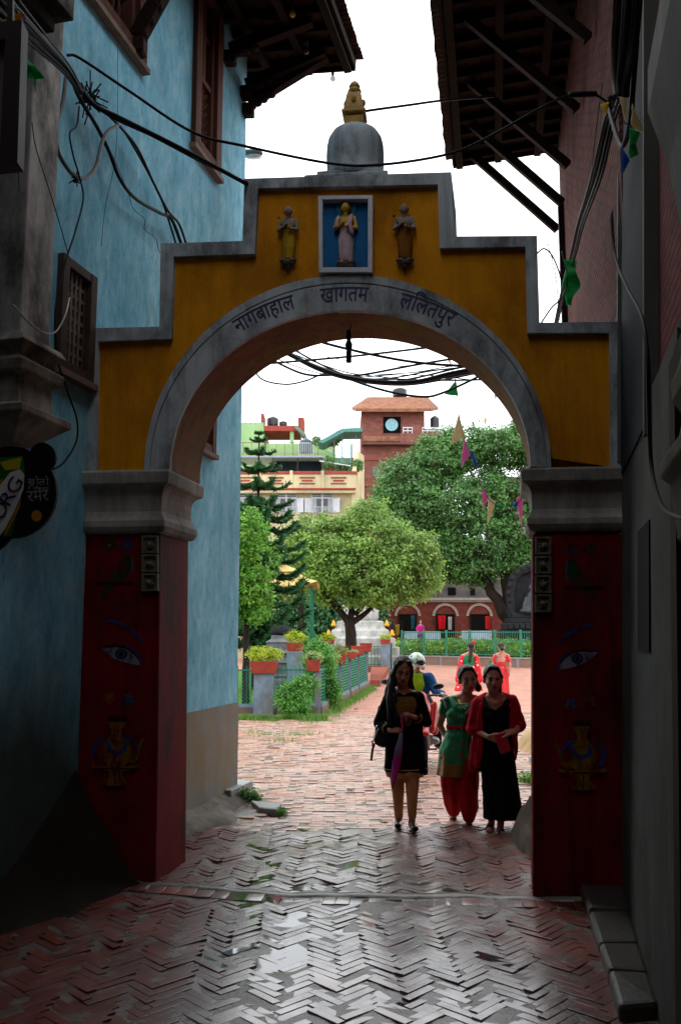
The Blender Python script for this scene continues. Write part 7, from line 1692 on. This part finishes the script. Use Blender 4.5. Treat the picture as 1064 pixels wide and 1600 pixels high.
far=[([(40,158),(70,155),(420,125),(740,88),(900,70)],.011,'straight cable rising to the right just under the arch crown'),
([(200,25),(240,45),(330,80),(520,125),(680,150),(860,160),(960,160)],.014,'dark cable from upper left to the right haunch of the arch'),
([(120,75),(150,90),(300,165),(440,205),(620,215),(760,185),(860,165),(950,140)],.022,'thickest sagging cable seen through the arch'),
([(120,72),(155,88),(290,155),(430,198),(600,222),(740,198),(870,172),(950,150)],.013,'cable twisted just below the thickest sagging one'),
([(80,105),(110,120),(250,185),(360,190),(450,190),(640,155),(820,125),(950,100)],.012,'cable crossing from low left up to the right through the arch'),
([(40,130),(70,155),(110,205),(190,222),(260,210),(330,185),(420,190)],.009,'slack cable looping near the left haunch of the arch'),
([(130,85),(160,100),(350,180),(520,240),(660,265),(740,250),(880,185),(960,140)],.013,'lowest sagging cable, passing over the tower roof'),
([(150,60),(180,80),(400,190),(600,205),(780,208),(900,205),(980,200)],.010,'cable levelling out to the right above the green flag'),
([(430,205),(560,200),(700,175),(860,155),(950,120)],.009,'short cable branching up right from the sagging bundle'),
([(500,190),(640,180),(760,160),(880,150)],.006,'thin cable above the branching one at the right of the arch'),
([(100,85),(250,110),(430,145),(560,160),(700,150),(860,165)],.004,'fine wire running level across the arch opening'),
([(420,-20),(440,40),(470,70),(560,85),(700,95),(860,70)],.003,'fine slack wire beside the hanging socket'),
([(498,-30),(500,40),(500,75),(530,110),(600,130),(700,115),(780,80)],.003,'fine wire drooping right of the hanging socket'),
([(130,78),(160,96),(300,172),(440,212),(600,225),(740,206),(870,180),(950,158)],.010,'cable hanging a hand below the thickest sagging one'),
([(160,95),(280,140),(400,180),(520,196),(640,206),(780,196),(900,176)],.007,'thin cable running above the thickest sagging one'),
([(560,215),(660,196),(760,172),(860,150),(950,128)],.012,'dark cable fanning up to the right haunch from the sagging bundle'),
([(600,222),(700,206),(800,190),(880,182),(960,180)],.008,'lower cable fanning out to the right haunch of the arch'),
([(90,95),(200,150),(330,188),(460,196),(560,190),(700,192),(830,206)],.006,'slim cable weaving under the bundle from left to right'),
([(300,-20),(450,5),(600,30),(760,60),(860,95)],.003,'hair thin wire high under the arch crown')]
for k,(pts,r_,lab) in enumerate(far):
    yy=11.5+.12*k;cable([(*zc2(*p),yy) for p in pts],r_*1.35,lab,name='cable')
# right side bundle
PBo=lambda o:(PBc[0],PBc[1],PBc[2]-o*1.02)
for i,(dx,r_,mm) in enumerate(((0,.020,None),(9,.014,m_wireg),(17,.024,None),(25,.012,None),(-6,.010,m_wireg),(31,.015,None))):
    cable([(968+dx,-30),(966+dx,20),(963+dx*.9,70),(962+dx*.6,120),(964+dx*.45,150)],r_,['leftmost thick','slim grey','widest black','thin black inner','slender grey outer','rightmost'][i]+' cable of the bundle hanging at the top right corner',pl=PBo(.30+.02*i),m_=mm)
for i,(dx,r_) in enumerate(((0,.018),(6,.012),(-5,.010),(11,.008))):
    cable([(962+dx,150),(950+dx,185),(942+dx,220),(930+dx,270),(918+dx*.8,310),(905+dx*.6,350),(893+dx*.5,400),(880+dx*.4,450),(868+dx*.3,505)],r_,['thickest','second','paler inner','outermost thin'][i]+' cable of the bundle slanting down to the right shoulder of the arch',pl=PBo(.22+.02*i),m_=m_wireg if i==2 else None)
cable([(953,150),(951,165),(957,190),(965,215),(972,228),(980,212),(986,180),(989,140),(995,60)],.013,'black cable loop hanging on the right wall above the blue flag',pl=PBo(.34))
cable([(930,130),(942,90),(935,175),(926,240),(921,300)],.004,'fine wire beside the bundle on the pink brick wall',pl=PBo(.1)) if 0 else None
cable([(941,130),(934,180),(928,230),(922,290),(912,340)],.004,'fine wire beside the bundle on the pink brick wall',pl=PBo(.1))
PRo=lambda o:(PRc[0],PRc[1],PRc[2]-o*1.03)
cable([(955,330),(961,400),(980,450),(1002,494),(1012,560),(1014,640),(1017,720),(1026,770),(1040,798),(1070,812)],.008,'long black cable curving down the dark board panel on the right wall',pl=PRo(.12))
mb=MB()
for pts in ([(905,145),(925,143)],): 
    P=[at(p[0],p[1]+dy,6.1+.1*k) for k,p in enumerate(pts) for dy in (0,)];mb.tube([at(890,147,6.08),at(930,146,6.22)],.022,8)
tag(mb.build('cable_sleeve',m_wire,smooth=True),'black rubber sleeve where the long sagging cable joins at the right wall','cable sleeve')
cable([(838,396),(850,388),(862,398),(872,420),(878,440)],.007,'short stiff wire sticking out above the right step of the arch',Ys=(6.9,7.6),grp='loose wires by the right step')
cable([(845,505),(862,480),(880,462),(886,430),(878,392)],.007,'bent wire rising from the right step of the arch to the green cloth',Ys=(7.0,7.4),grp='loose wires by the right step')
cable([(842,440),(858,436),(880,430)],.003,'fine level wire above the right step of the arch',Ys=(7.0,7.6),grp='loose wires by the right step')
cable([(855,375),(868,430),(874,500)],.004,'thin upright wire at the corner of the pink wall',Ys=(7.5,7.6),grp='loose wires by the right step')
# ================================================================ flags and cloths
def flag(parent,pts,Y,m_,name='flag',top=False,th=.004,lab=None):
    n=5;a,b2,c=[at(p[0],p[1],Y) for p in pts[:3]]
    mb=MB();V=[];ids={}
    for i in range(n+1):
        for j in range(n+1-i):
            p=a+(b2-a)*(i/n)+(c-a)*(j/n);p=p+Vector((0,.05*(b2-a).length*math.sin(i*1.3+j*2.1),0));ids[(i,j)]=len(V);V.append(p)
    Fc=[]
    for i in range(n):
        for j in range(n-i):
            Fc.append((ids[(i,j)],ids[(i+1,j)],ids[(i,j+1)]))
            if j<n-i-1:Fc.append((ids[(i+1,j)],ids[(i+1,j+1)],ids[(i,j+1)]))
    mb.add(V,Fc);mb.add([v+Vector((0,th,0)) for v in V],[f[::-1] for f in Fc])
    if top:return tag(mb.build(name,m_,loc=a),lab,'flag')
    return mb.build(name,m_,parent)
def fmat(name,c):
    if name in MC:return MC[name]
    m,nt,b=nodes(name);b.inputs['Base Color'].default_value=(*hx(c),1);b.inputs['Roughness'].default_value=.7
    t=nt.nodes.new('ShaderNodeBsdfTranslucent');t.inputs[0].default_value=(*hx(c),1);ms=nt.nodes.new('ShaderNodeMixShader');ms.inputs[0].default_value=.45;o=[x for x in nt.nodes if x.type=='OUTPUT_MATERIAL'][0]
    L(nt,b.outputs[0],ms.inputs[1]);L(nt,t.outputs[0],ms.inputs[2]);L(nt,ms.outputs[0],o.inputs[0]);MC[name]=m;return m
fg,fb,fp,fy,fc,fw=fmat('flag green','16a052'),fmat('flag blue','1a62b4'),fmat('flag pink','c87aa8'),fmat('flag yellow','d4b83a'),fmat('flag cream','cbbd9a'),fmat('flag white','c8c8cc')
Yf=12.6;ft=thing('bunting',at(712,600,Yf),'string of faded triangular flags hanging through the right side of the arch view','bunting')
mb=MB();mb.tube(cat_([at(x,y,Yf) for x,y in ((672,522),(700,545),(706,575),(713,600),(716,640),(724,680),(735,710),(748,745),(757,768),(770,785),(790,796),(806,788),(818,772),(835,740))]),.006,5);mb.build('string',m_wireg,ft)
for pts,m_ in ((((672,522),(704,528),(690,533)),fy),(((696,548),(703,546),(704,574)),fy),(((712,594),(716,618),(694,616)),fg),(((717,645),(726,682),(703,696)),fc),(((724,682),(735,711),(721,729)),fp),(((733,706),(738,704),(748,744)),fb),(((739,712),(744,716),(746,738)),fb),(((752,762),(764,775),(755,796)),fp),(((763,778),(775,784),(761,822)),fc),(((800,788),(812,782),(806,794)),fb),(((806,778),(818,774),(815,824)),fp),(((776,785),(790,792),(780,796)),fg),(((716,524),(736,533),(722,534)),fb),(((729,545),(735,548),(731,557)),fb)):
    flag(ft,pts,Yf,m_)
flag(None,((772,612),(777,616),(774,626)),20,fmat('flag grey','77777c'),'flag',True,.01,'tiny grey flag high against the sky at the right of the arch')
flag(None,((756,650),(761,655),(757,668)),20,fy,'flag',True,.01,'tiny faded yellow flag just above the crown of the big tree')
# left flags behind the framed sign
lt=thing('bunting',at(35,80,3.7),'string of coloured flags at the top left corner behind the framed sign','bunting')
mb=MB();mb.tube(cat_([at(x,y,3.7) for x,y in ((-10,5),(36,20),(34,70),(33,130),(31,170),(28,240),(30,300))]),.003,5);mb.build('string',m_wireg,lt)
for pts,m_ in ((((5,30),(36,18),(30,38)),fmat('flag orange','c88a1a')),(((33,18),(40,22),(35,36)),fp),(((31,68),(38,80),(32,95)),fb),(((32,78),(70,120),(31,120)),fg),(((31,114),(34,118),(31,124)),fw),(((52,120),(56,122),(55,144)),fg),(((28,145),(35,165),(27,175)),fc),(((26,236),(36,250),(23,256)),fb),(((33,250),(36,254),(35,268)),fw)):
    flag(lt,pts,3.7,m_)
rt=thing('bunting',onpl(980,200,PBo(.4)),'crumpled green and blue flags caught in the cables on the right wall','bunting')
Yr=onpl(980,200,PBo(.4)).y
mb=MB();mb.tube([at(950,150,Yr),at(975,190,Yr),at(990,200,Yr)],.003,5);mb.build('string',m_wireg,rt)
for pts,m_ in ((((984,198),(1000,206),(986,250)),fg),(((984,198),(998,240),(983,246)),fg),(((971,226),(984,250),(973,272)),fb),(((938,162),(952,158),(948,178)),fy),(((968,150),(980,152),(978,192)),fc),(((988,160),(1006,205),(986,196)),fc)):
    flag(rt,pts,Yr,m_)
gcl=MB();n=10;Yg=7.3
A0=[at(882+3*math.sin(k*.8),405+k*7,Yg+.03*math.sin(k)) for k in range(n+1)];A1=[at(903-4*math.sin(k*.9)-(k>6)*(k-6)*2,405+k*7+2,Yg+.05*math.cos(k*1.3)) for k in range(n+1)]
gcl.add(A0+A1+[p+Vector((0,.01,0)) for p in A0+A1],[(k,k+1,n+2+k,n+1+k) for k in range(n)]+[(k+3*n+3,k+3*n+4,k+2*n+3,k+2*n+2) for k in range(n)])
tag(gcl.build('green_cloth',fg,smooth=True),'torn green cloth snagged above the right step of the arch','cloth')
